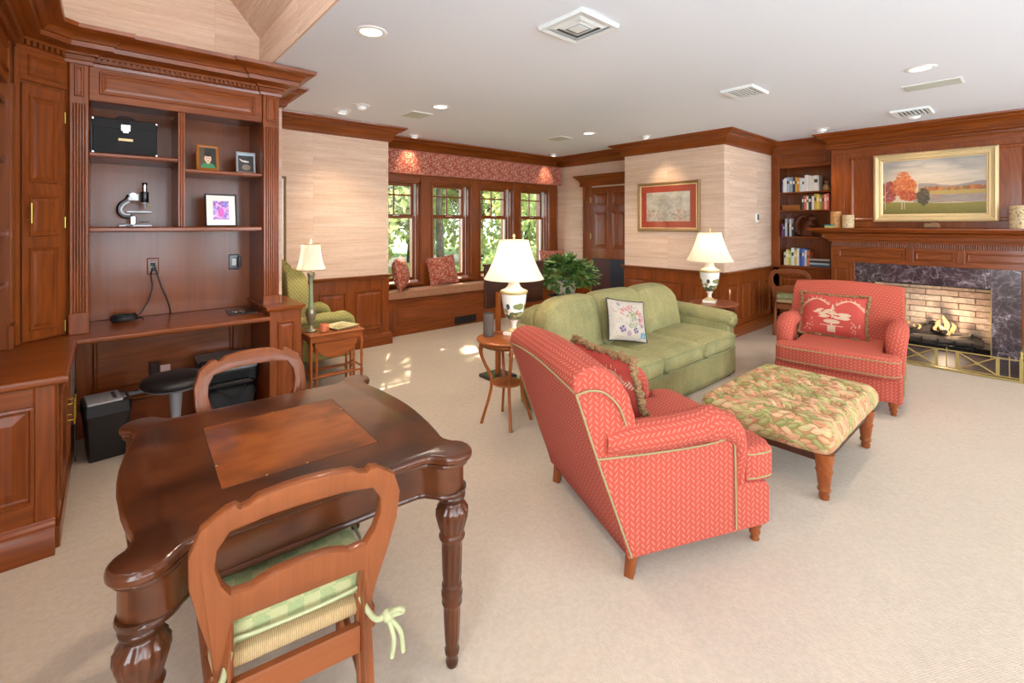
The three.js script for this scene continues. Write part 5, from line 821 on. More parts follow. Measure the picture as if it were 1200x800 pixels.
function bulbAndLight(t, y, cd, r = 0.028) {
  part(t, 'bulb', new THREE.SphereGeometry(r, 16, 12).translate(0, y, 0), lampGlow(1, 0.86, 0.66, 3));
  const l = new THREE.PointLight(0xffe6c8, cd, 0, 2); l.position.set(0, y, 0); l.castShadow = true; t.add(l);
}
function urnLamp(label, pos, k, cd) {
  const t = thing('table_lamp', label, 'lamp', pos, 0.3), S = (pts) => pts.map(([r, y]) => [r * k, y * k]);
  part(t, 'plinth', cb(-0.065 * k, 0.065 * k, 0, 0.028 * k, -0.065 * k, 0.065 * k, 0.004), M.cream);
  part(t, 'foot', lathe(S([[0, 0.028], [0.05, 0.028], [0.052, 0.036], [0.036, 0.046], [0.022, 0.056]]), 32), M.gold); part(t, 'stem', lathe(S([[0.022, 0.056], [0.019, 0.08], [0.024, 0.1], [0.034, 0.108], [0.034, 0.118]]), 32), M.cream);
  const u = lathe(S([[0.03, 0.118], [0.055, 0.135], [0.073, 0.165], [0.088, 0.22], [0.098, 0.28], [0.104, 0.335]]), 40); part(t, 'urn', u, M.porcelain, 'cream urn painted with a landscape');
  part(t, 'shoulder_band', lathe(S([[0.104, 0.335], [0.111, 0.34], [0.111, 0.352], [0.1, 0.358]]), 40), M.gold); part(t, 'lid', lathe(S([[0.1, 0.358], [0.075, 0.368], [0.056, 0.385], [0.044, 0.41], [0.046, 0.44], [0.03, 0.455], [0.01, 0.46], [0.008, 0.52]]), 40), M.cream);
  part(t, 'harp', merge([bar([0, 0.5 * k, 0], [0, 0.77 * k, 0], 0.004)]), M.brass);
  const sh = S([[0.238, 0.45], [0.232, 0.462], [0.205, 0.51], [0.175, 0.575], [0.146, 0.655], [0.119, 0.745], [0.117, 0.755]]);
  const s = part(t, 'lamp_shade', lathe(sh, 48), M.shade, 'pleated cream lamp shade');
  part(s, 'shade_trim', merge([...[[0.238, 0.45], [0.117, 0.755]].map(([r, y]) => tube(Array.from({ length: 24 }, (_, i) => [r * k * Math.cos(i * 0.2618), y * k, r * k * Math.sin(i * 0.2618)]), 0.004, 64, 6, true)), ...Array.from({ length: 8 }, (_, i) => tube(sh.map(([r, y]) => [(r + 0.0015) * Math.cos(i * 0.785), y, (r + 0.0015) * Math.sin(i * 0.785)]), 0.0016, 20, 5))]), M.shadeTrim);
  part(t, 'finial', lathe(S([[0.006, 0.755], [0.012, 0.765], [0.006, 0.775], [0.014, 0.788], [0.01, 0.8], [0, 0.81]]), 16), M.gold);
  bulbAndLight(t, 0.59 * k, cd);
}
urnLamp('urn lamp with painted landscape beside the left arm of the sofa', [2.465, 0.66, -2.80], 1, 0.6);
urnLamp('urn lamp with painted landscape in front of the grasscloth corner', [5.24, 0.645, -2.54], 1.06, 0.6);
{ const t = thing('table_lamp', 'slim pewter and green column lamp with bell shade on the nesting table', 'lamp', [1.43, 0.55, -4.47]);
  part(t, 'base', lathe([[0, 0], [0.055, 0], [0.056, 0.012], [0.035, 0.022], [0.02, 0.035], [0.016, 0.06]], 24), M.pewter); part(t, 'urn', lathe([[0.016, 0.06], [0.03, 0.09], [0.045, 0.15], [0.05, 0.185], [0.038, 0.2], [0.044, 0.212], [0.02, 0.222]], 24), M.pewter);
  part(t, 'column', lathe([[0.02, 0.22], [0.022, 0.25], [0.018, 0.36], [0.017, 0.47], [0.026, 0.48], [0.026, 0.5], [0.03, 0.53], [0.03, 0.545], [0.008, 0.55], [0.008, 0.64]], 24), M.celadon); part(t, 'capital', lathe([[0.027, 0.5], [0.033, 0.53], [0.034, 0.55], [0, 0.55]], 20), M.pewter);
  const sh = [[0.128, 0.575], [0.126, 0.585], [0.108, 0.625], [0.094, 0.68], [0.085, 0.74], [0.082, 0.80], [0.084, 0.81]]; const s = part(t, 'lamp_shade', lathe(sh, 40), M.shade, 'cream bell shaped shade');
  part(s, 'shade_trim', merge([[0.128, 0.575], [0.084, 0.81]].map(([r, y]) => tube(Array.from({ length: 20 }, (_, i) => [r * Math.cos(i * 0.314), y, r * Math.sin(i * 0.314)]), 0.003, 48, 5, true))), M.bronze); part(t, 'harp', bar([0, 0.64, 0], [0, 0.82, 0], 0.004), M.brass);
  part(t, 'finial', lathe([[0.006, 0.81], [0.02, 0.82], [0.01, 0.832], [0.016, 0.845], [0.008, 0.858], [0, 0.862]], 16), M.cream); bulbAndLight(t, 0.69, 0.5, 0.022); }
{ const t = thing('smart_speaker', 'grey brown cylindrical speaker on the round cherry table', 'speaker', [2.285, 0.66, -2.90]); part(t, 'body', lathe([[0, 0.002], [0.038, 0.002], [0.042, 0.008], [0.042, 0.17], [0.038, 0.178]], 28), M.speaker); part(t, 'top', lathe([[0.038, 0.178], [0.036, 0.181], [0, 0.181]], 28), M.black); part(t, 'base_ring', lathe([[0.039, 0], [0.039, 0.005]], 28), M.black); }
// nesting tables
function nestTable(label, x0, x1, n0, n1, h, leaf) {
  const t = thing('nesting_table', label, 'side table', [(x0 + x1) / 2, 0, -(n0 + n1) / 2], 0, undefined), w = (x1 - x0) / 2, d = (n1 - n0) / 2;
  part(t, 'top', uvm(cb(-w, w, h - 0.02, h, -d, d, 0.006), 'x'), M.honey);
  part(t, 'apron', uvm(merge([cb(-w + 0.02, w - 0.02, h - 0.075, h - 0.02, d - 0.03, d - 0.014), cb(-w + 0.02, w - 0.02, h - 0.075, h - 0.02, -d + 0.014, -d + 0.03), cb(-w + 0.014, -w + 0.03, h - 0.075, h - 0.02, -d + 0.02, d - 0.02), cb(w - 0.03, w - 0.014, h - 0.075, h - 0.02, -d + 0.02, d - 0.02)]), 'x'), M.honey);
  const P = []; for (let y = 0; y <= h - 0.02; y += 0.02) { const m = (y % 0.14) < 0.021; P.push([m ? 0.015 : 0.0115, y]); } P.push([0.0115, h - 0.02]);
  const leg = turned(P, 12); for (const sx of [-1, 1]) for (const sz of [-1, 1]) part(t, 'leg', leg.clone().translate(sx * (w - 0.022), 0, sz * (d - 0.022)), M.honey);
  for (const sz of [-1, 1]) part(t, 'stretcher', bar([-w + 0.022, 0.16, sz * (d - 0.022)], [w - 0.022, 0.16, sz * (d - 0.022)], 0.009), M.honey); for (const sx of [-1, 1]) part(t, 'stretcher', bar([sx * (w - 0.022), 0.19, -d + 0.022], [sx * (w - 0.022), 0.19, d - 0.022], 0.009), M.honey);
  if (leaf) part(t, 'drop_leaf', uvm(ext([...Array.from({ length: 21 }, (_, i) => { const a = PI + i / 20 * PI; return [(w - 0.055) * Math.cos(a), 0.16 * Math.sin(a)]; })], 0.012, 0.003, 1).translate(0, h - 0.078, d - 0.045), 'x'), M.honey, 'half round hanging leaf');
}
nestTable('honey coloured nesting table with half round leaf and bamboo turned legs', 1.36, 1.87, 4.29, 4.60, 0.55, true);
nestTable('smaller table tucked inside the nesting table', 1.42, 1.81, 4.33, 4.56, 0.44, false);
{ const t = thing('glass_candle', 'orange candle in a glass cup on the nesting table', 'candle', [1.52, 0.55, -4.375]); part(t, 'cup', lathe([[0, 0.002], [0.034, 0.002], [0.038, 0.012], [0.041, 0.05], [0.038, 0.075], [0.035, 0.075], [0.038, 0.05], [0.035, 0.014], [0, 0.012]], 28), M.candle); part(t, 'wax', lathe([[0, 0.014], [0.0335, 0.016], [0.036, 0.05], [0.034, 0.058], [0, 0.056]], 24), std({ color: '#e78a5e', roughness: 0.6 })); part(t, 'wick', bar([0, 0.056, 0], [0, 0.068, 0], 0.0015, 6), M.black); }
{ const t = thing('square_tray', 'pale square dish with raised rim on the nesting table', 'tray', [1.70, 0.55, -4.47], 0.28); part(t, 'dish', ring(0.25, 0.25, [[0.03, -0.006], [0.0, 0.014], [0.0, 0.018], [0.018, 0.014], [0.035, 0.004]]).translate(0, -0.125, 0).rotateX(-PI / 2).translate(0, 0.006, 0), std({ color: '#d9cf9e', roughness: 0.35 })); part(t, 'print', plain(new THREE.PlaneGeometry(0.15, 0.15)).rotateX(-PI / 2).translate(0, 0.0112, 0), std({ roughness: 0.35, map: ctex(128, 128, 1, 1, (c, w, h) => { c.fillStyle = '#d3c68e'; c.fillRect(0, 0, w, h); const s0 = seedState; seedState = 8; for (let i = 0; i < 40; i++) { c.fillStyle = ['#8a7a4a', '#b59a5c', '#6f7a5a', '#c9b57a'][i % 4]; c.beginPath(); c.ellipse(64 + rr(-45, 45), 64 + rr(-40, 40), rr(5, 16), rr(3, 9), rr(0, 3), 0, 7); c.fill(); } seedState = s0; }) })); }
{ // wing chair
  const t = thing('wing_chair', 'yellow green trellis patterned wing chair behind the nesting table', 'wing chair', [1.66, 0, -5.06], PI / 2); t.scale.set(1, 1, 0.84);
  part(t, 'back', puff(0.58, 0.76, 0.15, { r: 0.06, up: 0.03, seg: 12, def: (v) => { v.z -= 0.24 * v.y; v.y += 0.04 * (1 - (v.x / 0.29) ** 2) * v.y; } }).translate(0, 0.38, -0.24), M.trellis);
  for (const s of [-1, 1]) {
    part(t, 'wing', uvm(toCreasedNormals(ext([[-0.40, 0.60], [-0.22, 0.60], [-0.1, 0.62], [-0.13, 0.70], [-0.19, 0.80], [-0.20, 0.92], [-0.22, 1.02], [-0.28, 1.09], [-0.38, 1.12], [-0.46, 1.1]], 0.07, 0.025, 3).rotateY(-PI / 2).translate(s > 0 ? 0.36 : -0.29, 0, 0), 0.8), 'y'), M.trellis);
    part(t, 'arm', limb([[s * 0.335, 0.60, -0.32, 0.05], [s * 0.34, 0.61, -0.1, 0.052], [s * 0.345, 0.605, 0.1, 0.055], [s * 0.345, 0.59, 0.24, 0.055], [s * 0.345, 0.55, 0.29, 0.05], [s * 0.34, 0.4, 0.3, 0.04], [s * 0.34, 0.25, 0.3, 0.038]], 16, V(0, 1, 0.4), 24), M.trellis);
    part(t, 'side_panel', uvm(cb(s * 0.335 - 0.035, s * 0.335 + 0.035, 0.2, 0.59, -0.34, 0.29, 0.015), 'y'), M.trellis);
    part(t, 'leg', limb([[s * 0.3, 0, 0.27, 0.016], [s * 0.3, 0.2, 0.27, 0.026]], 8), M.panelDark); part(t, 'leg', limb([[s * 0.3, 0, -0.36, 0.016], [s * 0.3, 0.22, -0.28, 0.026]], 8), M.panelDark);
  }
  part(t, 'seat_base', puff(0.66, 0.17, 0.62, { r: 0.02, up: 0, seg: 6 }).translate(0, 0.19, 0.0), M.trellis); part(t, 'seat_cushion', puff(0.59, 0.13, 0.60, { r: 0.04, up: 0.015, seg: 10 }).translate(0, 0.355, 0.05), M.trellis);
}

// ───────────── window seat ─────────────
{ const t = thing('window_bench', 'built-in cherry window seat bench below the four windows', 'bench', [4.63, 0, -6.0]);
  wpart(t, 'front_board', uvm(eb(2.77, 6.49, 5.88, 5.91, 0.0, 0.50), 'x'), M.far); wpart(t, 'seat_board', uvm(eb(2.77, 6.49, 5.86, 6.13, 0.47, 0.50, 0.006), 'x'), M.far);
  wpart(t, 'end_post', uvm(eb(2.77, 3.0, 5.855, 5.89, 0.0, 0.47), 'y'), M.far); wpart(t, 'plinth', uvm(eb(2.77, 6.49, 5.865, 5.885, 0, 0.10), 'x'), M.far);
  const c = thing('bench_cushion', 'long muted rust striped cushion on the window seat', 'cushion', [4.63, 0.501, -5.99]); part(c, 'cover', uvm(puff(3.70, 0.115, 0.29, { r: 0.035, up: 0.006, seg: 12 }), 'x'), M.bench); part(c, 'piping', merge([tube([[-1.82, 0.098, 0.143], [0, 0.098, 0.146], [1.82, 0.098, 0.143]], 0.006, 20, 6), tube([[-1.82, 0.015, 0.143], [0, 0.015, 0.146], [1.82, 0.015, 0.143]], 0.006, 20, 6)]), M.bench);
  const v = thing('floor_register', 'black metal register in the base of the window seat', 'vent', [4.17, 0.025, -5.862]); part(v, 'frame', ring(0.40, 0.11, [[0, 0], [0.004, 0.005], [0.012, 0.005], [0.012, 0.001]]), M.iron); for (let i = 0; i < 9; i++) part(v, 'slat', cb(-0.18 + i * 0.042, -0.162 + i * 0.042, 0.012, 0.098, 0.001, 0.006), M.black); }
{ const t = thing('window_valance', 'straight rust vine print valance above the windows', 'valance', [4.62, 2.265, -6.02]);
  part(t, 'front', uvm(puff(3.66, 0.335, 0.12, { r: 0.02, up: 0, seg: 6 }), 'y'), M.vine); part(t, 'welt', merge([bar([-1.82, 0.004, 0.057], [1.82, 0.004, 0.057], 0.006), bar([-1.82, 0.33, 0.057], [1.82, 0.33, 0.057], 0.006)]), M.vine); }
pillowThing('rust vine print cushion turned edge on near the window seat end', [3.15, 0.622, -5.93], 0.86, 0.16, 0.10, 0.42, 0.44, 0.22, M.vine, M.vine, 0.008);
pillowThing('square rust vine print cushion leaning between the first two windows', [3.80, 0.622, -5.93], -0.45, 0.26, 0.16, 0.42, 0.42, 0.15, M.vine, M.vine, 0.008);
pillowThing('rust cushion lying against the wainscot end of the window seat', [2.90, 0.622, -5.98], 1.5, 0.1, 0, 0.2, 0.40, 0.12, M.vine, M.vine, 0.008);
pillowThing('rust cushion at the door end of the window seat behind the plant', [6.20, 0.622, -5.95], -0.5, 0.2, 0, 0.46, 0.44, 0.15, M.vine, M.vine, 0.008);
// dark panel on a post and plant behind the sofa
{ const t = thing('panel_stand', 'dark brown flat panel on a wooden post with black foot behind the sofa', 'stand', [2.99, 0, -3.64]);
  part(t, 'foot', merge([cb(-0.15, 0.13, 0.0, 0.035, -0.13, 0.15, 0.01)]), M.blackGloss); part(t, 'post', uvm(cb(-0.022, 0.022, 0.03, 0.86, -0.022, 0.022, 0.005), 'y'), M.honey);
  part(t, 'panel', uvm(cb(-0.15, 0.66, 0.70, 1.135, -0.05, -0.012, 0.008), 'x'), M.panelDark); part(t, 'panel_edge', uvm(cb(-0.155, 0.665, 1.12, 1.142, -0.056, -0.004, 0.004), 'x'), M.panelDark); }
{ const s = thing('plant_stand', 'round dark plant stand hidden behind the sofa', 'stand', [4.28, 0, -3.92]); part(s, 'top', lathe([[0, 0.66], [0.2, 0.66], [0.2, 0.68], [0, 0.68]], 28), M.panelDark); part(s, 'column', turned([[0.03, 0.03], [0.04, 0.2], [0.025, 0.4], [0.05, 0.66]], 20), M.panelDark); part(s, 'base', lathe([[0, 0], [0.17, 0], [0.16, 0.02], [0.04, 0.05], [0, 0.05]], 28), M.panelDark);
  const t = thing('potted_plant', 'leafy trailing green plant in a flowered white pot behind the sofa', 'plant', [4.28, 0.68, -3.92]);
  part(t, 'pot', lathe([[0, 0], [0.12, 0], [0.135, 0.02], [0.17, 0.16], [0.18, 0.19], [0.17, 0.19], [0.155, 0.15], [0, 0.14]], 32), phy({ roughness: 0.25, clearcoat: 0.4, map: ctex(256, 128, 1, 1, (c, w, h) => { c.fillStyle = '#ddd5cd'; c.fillRect(0, 0, w, h); const s0 = seedState; seedState = 19; for (let i = 0; i < 60; i++) leafShape(c, rr(0, w), rr(0, h), rr(10, 26), rr(4, 9), rr(0, 3), ['#4f5f78', '#6f7f92', '#39455a', '#8d8a78'][i % 4]); seedState = s0; }) }));
  part(t, 'soil', lathe([[0, 0.15], [0.158, 0.15]], 24), M.soot);
  const lf = (() => { const tr = [], P = [V(0, 0, 0), V(0.34, 0.2, 0.06), V(0.4, 0.5, 0.07), V(0.22, 0.85, 0.02), V(0, 1.15, -0.1), V(-0.22, 0.85, 0.02), V(-0.4, 0.5, 0.07), V(-0.34, 0.2, 0.06)], m = V(0, 0.5, -0.03); for (let i = 0; i < 8; i++) tr.push([m, P[i], P[(i + 1) % 8]]); const g = flat(tr); uvm(g, 'y', false); return g; })();
  const all = [[], [], []], stems = [];
  for (let i = 0; i < 760; i++) {
    const a = rr(0, 6.283), el = lerp(-0.35, 1.5, Math.pow(rnd(), 0.8)), k = rr(0.62, 1.0), R = 0.40 * k * (1 + 0.12 * Math.sin(a * 3)), q = R * Math.max(0.12, Math.cos(el)), y = 0.17 + 0.30 * k * Math.sin(el) + (el < 0 ? 0.02 : 0);
    const g = lf.clone(), s = rr(0.055, 0.095); g.scale(s, s, s); g.rotateX(rr(1.3, 2.5) - el * 0.45); g.rotateZ(rr(-0.6, 0.6)); g.rotateY(-a + PI / 2 + rr(-0.7, 0.7)); g.translate(q * Math.cos(a), y, q * Math.sin(a)); all[Math.floor(rr(0, 2.99))].push(g);
    if (i % 12 === 0) stems.push(tube([[0, 0.14, 0], [q * 0.5 * Math.cos(a), Math.max(y * 0.9, 0.2) + 0.04, q * 0.5 * Math.sin(a)], [q * Math.cos(a), y, q * Math.sin(a)]], 0.003, 8, 5));
  }
  [['#74a84c'], ['#9cc163'], ['#4f8a45']].forEach(([c], k) => { const m = part(t, 'foliage', merge(all[k]), phy({ color: c, map: T.leaf, roughness: 0.45, clearcoat: 0.2, transmission: 0.15, thickness: 0, side: THREE.DoubleSide })); m.userData.kind = 'stuff'; });
  part(t, 'stems', merge(stems), std({ color: '#6b8a45', roughness: 0.7 })).userData.kind = 'stuff'; }

// ───────────── fireplace wall ─────────────
M.hearth = phy({ color: '#9a8f92', map: T.marble, roughness: 0.5 });
const FE = 7.6, FS = -0.10, FN = 1.95, FC = 0.92;                  // breast front; south and north edges; centre
const faceW = (g, n, h, e = FE) => face(g, e, h, -n, -PI / 2);      // lay a panel that faces +z on a west facing wall, x centred on n
{ const t = thing('overmantel', 'cherry overmantel panelling on the chimney breast behind the landscape painting', 'panelling', [7.75, 1.51, -FC]);
  wpart(t, 'board', uvm(eb(FE, 8.14, FS, FN, 1.496, 2.785), 'y'), M.far);
  wpart(t, 'centre_panel', uvm(faceW(ring(1.62, 0.86, [[0, 0], [0.01, 0.012], [0.03, 0.012], [0.045, 0.003], [0.05, 0.003]]), 0.93, 1.58, FE - 0.002), 'y'), M.far);
  wpart(t, 'side_stile', uvm(eb(FE - 0.006, FE, 1.80, FN, 1.5, 2.6), 'y'), M.far); wpart(t, 'frieze_board', uvm(eb(FE - 0.008, FE, FS, FN, 2.50, 2.62), 'z'), M.far);
  wpart(t, 'bed_moulding', sweep([[0, 2.555], [0.02, 2.555], [0.026, 2.568], [0.045, 2.574], [0.05, 2.60], [0.075, 2.615], [0.08, 2.63], [0, 2.63]], [[7.815, -FN], [FE, -FN], [FE, -FS], [7.815, -FS]], 1), M.far);
  const den = []; for (let n = FS + 0.015; n < FN - 0.01; n += 0.032) den.push(eb(FE - 0.056, FE - 0.03, n, n + 0.018, 2.576, 2.598, 0)); wpart(t, 'dentil_band', merge(den), M.far).userData.kind = 'stuff'; }
{ const t = thing('fireplace_mantel', 'carved cherry mantel shelf with reeded frieze above the marble surround', 'mantel', [7.5, 0, -FC]);
  const P = [[0, 1.30], [0.03, 1.30], [0.035, 1.335], [0.06, 1.34], [0.065, 1.385], [0.09, 1.392], [0.10, 1.415], [0.15, 1.435], [0.19, 1.442], [0.2, 1.456], [0.235, 1.462], [0.245, 1.475], [0.245, 1.494], [0, 1.494]];
  wpart(t, 'shelf', sweep(P, [[7.815, -FN], [FE, -FN], [FE, -FS], [7.815, -FS]], 1), M.far);
  wpart(t, 'frieze', uvm(eb(FE - 0.02, 8.0, FS, FN, 1.03, 1.305), 'z'), M.far);
  for (const [a, b] of [[0.04, 0.60], [0.70, 1.06], [1.16, 1.86]]) wpart(t, 'frieze_panel', uvm(faceW(ring(b - a, 0.11, [[0, 0], [0.008, 0.012], [0.016, 0.012], [0.024, 0.0015], [0.03, 0.0015]]), (a + b) / 2, 1.095, FE - 0.021), 'z'), M.far);
  for (const n of [0.65, 1.11]) wpart(t, 'frieze_block', uvm(eb(FE - 0.032, FE - 0.02, n - 0.035, n + 0.035, 1.07, 1.24), 'y'), M.far);
  const reeds = []; for (let n = FS + 0.02; n < FN - 0.01; n += 0.02) reeds.push(bar([FE - 0.036, 1.248, -n], [FE - 0.036, 1.30, -n], 0.007, 6)); wpart(t, 'reeded_band', merge(reeds), M.far).userData.kind = 'stuff';
  for (const [a, b] of [[1.68, FN], [FS, 0.165]]) { const p = wpart(t, 'pilaster', uvm(eb(FE - 0.015, 8.0, a, b, 0, 1.03), 'y'), M.far); wpart(p, 'pilaster_panel', uvm(faceW(ring(b - a - 0.08, 0.75, RAISED_S), (a + b) / 2, 0.2, FE - 0.015), 'y'), M.far); wpart(p, 'plinth_block', uvm(eb(FE - 0.03, FE - 0.012, a - 0.005, b + 0.005, 0, 0.14), 'z'), M.far); } }
{ const t = thing('marble_surround', 'dark purple grey marble surround with white veins around the firebox', 'fireplace surround', [7.6, 0, -FC]);
  wpart(t, 'slab', uvm(eb(FE - 0.012, FE + 0.03, 1.46, 1.68, 0, 1.035, 0.002), 'y'), M.marble); wpart(t, 'slab', uvm(eb(FE - 0.012, FE + 0.03, 0.165, 0.405, 0, 1.035, 0.002), 'y'), M.marble); wpart(t, 'slab', uvm(eb(FE - 0.0125, FE + 0.03, 0.405, 1.46, 0.805, 1.035, 0.002), 'z'), M.marble);
  wpart(t, 'lintel_bar', eb(FE - 0.008, FE + 0.05, 0.40, 1.465, 0.79, 0.807), M.iron); for (const n of [0.4, 1.46]) wpart(t, 'edge_trim', eb(FE - 0.013, FE + 0.03, n - 0.006, n + 0.006, 0, 0.8), M.brassDull);
  solo('hearth', 'dark marble hearth slab inside the brass fender', 'hearth', uvm(eb(6.70, 7.60, 0.10, 1.74, 0.0, 0.014, 0.002), 'z'), M.hearth); }
{ // firebox with single bricks
  const t = thing('firebox', 'buff brick firebox of the fireplace', 'firebox', [7.85, 0, -FC]);
  wpart(t, 'mortar_back', uvm(merge([eb(8.02, 8.10, 0.40, 1.46, 0.0, 0.86, 0), eb(7.62, 8.06, 1.462, 1.50, 0, 0.86, 0), eb(7.62, 8.06, 0.36, 0.398, 0, 0.86, 0)]), 'y'), M.mortar); wpart(t, 'roof', eb(7.63, 8.1, 0.36, 1.5, 0.84, 0.88, 0), M.soot); wpart(t, 'floor_plate', eb(7.6, 8.1, 0.36, 1.5, 0, 0.02, 0), M.soot);
  const bh = 0.066, st = 0.077, BL = 0.30; let k = 0;
  const proto = M.bricks.map(() => null);
  for (let r = 0; r < 11; r++) {
    const y = 0.025 + r * st; if (y + bh > 0.84) break;
    for (let a = 0.40 - (r % 2 ? BL / 2 : 0); a < 1.46; a += BL + 0.01) { const p = Math.max(a, 0.402), q = Math.min(a + BL, 1.458); if (q - p < 0.03) continue; wpart(t, 'brick', uvm(eb(8.005 + rr(0, 0.004), 8.03, p, q, y, y + bh, 0.003), 'z'), M.bricks[Math.floor(rr(0, 3.99))]); }
    for (const [s0, s1] of [[1.452, 1.475], [0.385, 0.408]]) for (let a = 7.62 - (r % 2 ? 0.1 : 0); a < 8.0; a += 0.21) { const p = Math.max(a, 7.622), q = Math.min(a + 0.2, 8.002); if (q - p < 0.03) continue; wpart(t, 'brick', uvm(eb(p, q, s0, s1, y, y + bh, 0.003), 'x'), M.bricks[Math.floor(rr(0, 3.99))]); }
  } }
{ // log grate
  const t = thing('gas_log_set', 'stack of charred ceramic logs on an iron grate in the firebox', 'fire logs', [7.8, 0.02, -0.86]);
  const logGeo = (L, r, sd) => { const R = []; for (let i = 0; i <= 10; i++) { const f = i / 10; R.push(Array.from({ length: 12 }, (_, j) => { const a = j / 12 * 6.283, q = r * (0.9 + 0.22 * tn(j * 0.7 + sd, i * 0.8, 64, 64, sd)) * (i === 0 || i === 10 ? 0.8 : 1); return V((f - 0.5) * L, q * Math.sin(a) + 0.02 * Math.sin(f * 5 + sd), q * Math.cos(a)); })); } return loft(R); };
  for (const [x, y, z, L, r, ry, rz, m, sd] of [[-0.06, 0.11, 0.0, 0.78, 0.055, PI / 2, 0.03, M.log, 1], [0.06, 0.12, 0.02, 0.7, 0.05, PI / 2 + 0.15, -0.04, M.logDark, 5], [0.02, 0.2, 0.12, 0.40, 0.042, PI / 2 - 0.5, 0.1, M.log, 9], [0.02, 0.2, -0.14, 0.42, 0.045, PI / 2 + 0.6, -0.12, M.logDark, 13], [0.05, 0.24, -0.02, 0.34, 0.036, 0.5, 0.05, M.log, 17]]) { const g = logGeo(L, r, sd); g.rotateZ(rz); g.rotateY(ry); g.translate(x, y, z); part(t, 'log', g, m); }
  for (const z of [-0.3, -0.15, 0, 0.15, 0.3]) part(t, 'grate_bar', tube([[-0.13, 0.12, z], [-0.12, 0.05, z], [0.12, 0.05, z], [0.13, 0.0, z]], 0.009, 20, 6), M.iron);
  part(t, 'grate_rail', merge([bar([-0.13, 0.05, -0.34], [-0.13, 0.05, 0.34], 0.008), bar([0.1, 0.05, -0.34], [0.1, 0.05, 0.34], 0.008), ...[-0.3, 0.3].flatMap((z) => [bar([-0.12, 0, z], [-0.12, 0.05, z], 0.008), bar([0.1, 0, z], [0.1, 0.05, z], 0.008)])]), M.iron);
  const em = part(t, 'ember_bed', puff(0.2, 0.03, 0.6, { r: 0.012, up: 0.012, seg: 14, def: (v) => { v.y += 0.012 * Math.sin(v.x * 60) * Math.sin(v.z * 50); } }).translate(0, 0.0, 0), M.soot);
  const f = thing('gas_flames', 'yellow white gas flames rising between the logs', 'fire', [7.8, 0.22, -0.80]);
  const flame = (x, z, h, w, sd) => { const R = []; for (let i = 0; i <= 12; i++) { const q = i / 12, r = w * (0.35 + 1.1 * q) * Math.pow(1 - q, 0.8) + 0.0015; R.push(Array.from({ length: 10 }, (_, j) => { const a = j / 10 * 6.283; return V(x + r * 0.6 * Math.cos(a) + 0.012 * Math.sin(q * 6 + sd), h * q, z + r * Math.sin(a) + 0.025 * q * Math.sin(q * 5 + sd * 2)); })); } return loft(R); };
  const FM = std({ color: '#1a0d04', emissive: new THREE.Color().setRGB(1, 0.60, 0.20), emissiveIntensity: 1.7, roughness: 1 });
  for (const [z, h, w, x, y] of [[0.0, 0.20, 0.05, 0, 0], [-0.06, 0.15, 0.045, 0.02, -0.01], [0.06, 0.13, 0.045, -0.01, -0.01], [0.02, 0.09, 0.05, -0.05, -0.03], [-0.10, 0.10, 0.035, 0, 0], [-0.25, 0.09, 0.022, -0.04, -0.02], [-0.36, 0.08, 0.02, 0, 0.0], [-0.29, 0.05, 0.016, 0, 0.0]]) part(f, 'flame', flame(x, z, h, w, z * 40).translate(0, y, 0), FM);
  const l = new THREE.PointLight(0xffe0bc, 1.2, 0, 2); l.position.set(-0.10, 0.12, 0); l.castShadow = true; f.add(l); }
{ // brass fender
  const t = thing('brass_fender', 'low open brass fender with crossed bars around the hearth', 'fender', [7.1, 0, -0.93]);
  const e0 = 6.69, n0 = 0.15, n1 = 1.70, h = 0.222;
  for (const [y, w, hh] of [[0.0, 0.03, 0.022], [0.03, 0.016, 0.012]]) { wpart(t, 'base_rail', eb(e0 - w / 2, e0 + w / 2, n0 - w / 2, n1 + w / 2, y + 0.002, y + hh, 0.003), M.brassDull); for (const n of [n0, n1]) wpart(t, 'base_rail', eb(e0 + w / 2, 7.55, n - w / 2, n + w / 2, y + 0.002, y + hh, 0.003), M.brassDull); }
  wpart(t, 'top_rail', eb(e0 - 0.007, e0 + 0.007, n0, n1, h - 0.012, h, 0.003), M.brassDull); for (const n of [n0, n1]) wpart(t, 'top_rail', eb(e0 + 0.007, 7.55, n - 0.007, n + 0.007, h - 0.012, h, 0.003), M.brassDull);
  for (const n of [0.308, 0.60, 0.762, 1.06, 1.22, 1.5]) wpart(t, 'upright', eb(e0 - 0.006, e0 + 0.006, n - 0.014, n + 0.014, 0.04, h - 0.01, 0.002), M.brassDull);
  for (const n of [0.228, 0.681, 1.14, 1.6]) wpart(t, 'spindle', bar([e0, 0.04, -n], [e0, h + 0.022, -n], 0.0055), M.brassDull);
  for (const n of [n0, n1]) wpart(t, 'corner_post', merge([eb(e0 - 0.013, e0 + 0.013, n - 0.013, n + 0.013, 0, h + 0.01, 0.003), lathe([[0.013, h + 0.01], [0.016, h + 0.03], [0.008, h + 0.045], [0.014, h + 0.06], [0.01, h + 0.078], [0, h + 0.085]], 14).translate(e0, 0, -n)]), M.brassDull);
  for (const [a, b] of [[0.322, 0.586], [0.776, 1.046], [1.234, 1.486]]) { wpart(t, 'cross_bar', bar([e0, 0.045, -a], [e0, h - 0.014, -b], 0.0075), M.brassDull); wpart(t, 'cross_bar', bar([e0, h - 0.014, -a], [e0, 0.045, -b], 0.0075), M.brassDull); wpart(t, 'cross_boss', bar([e0 - 0.012, (h + 0.03) / 2, -(a + b) / 2], [e0 + 0.012, (h + 0.03) / 2, -(a + b) / 2], 0.016, 12), M.brassDull); } }
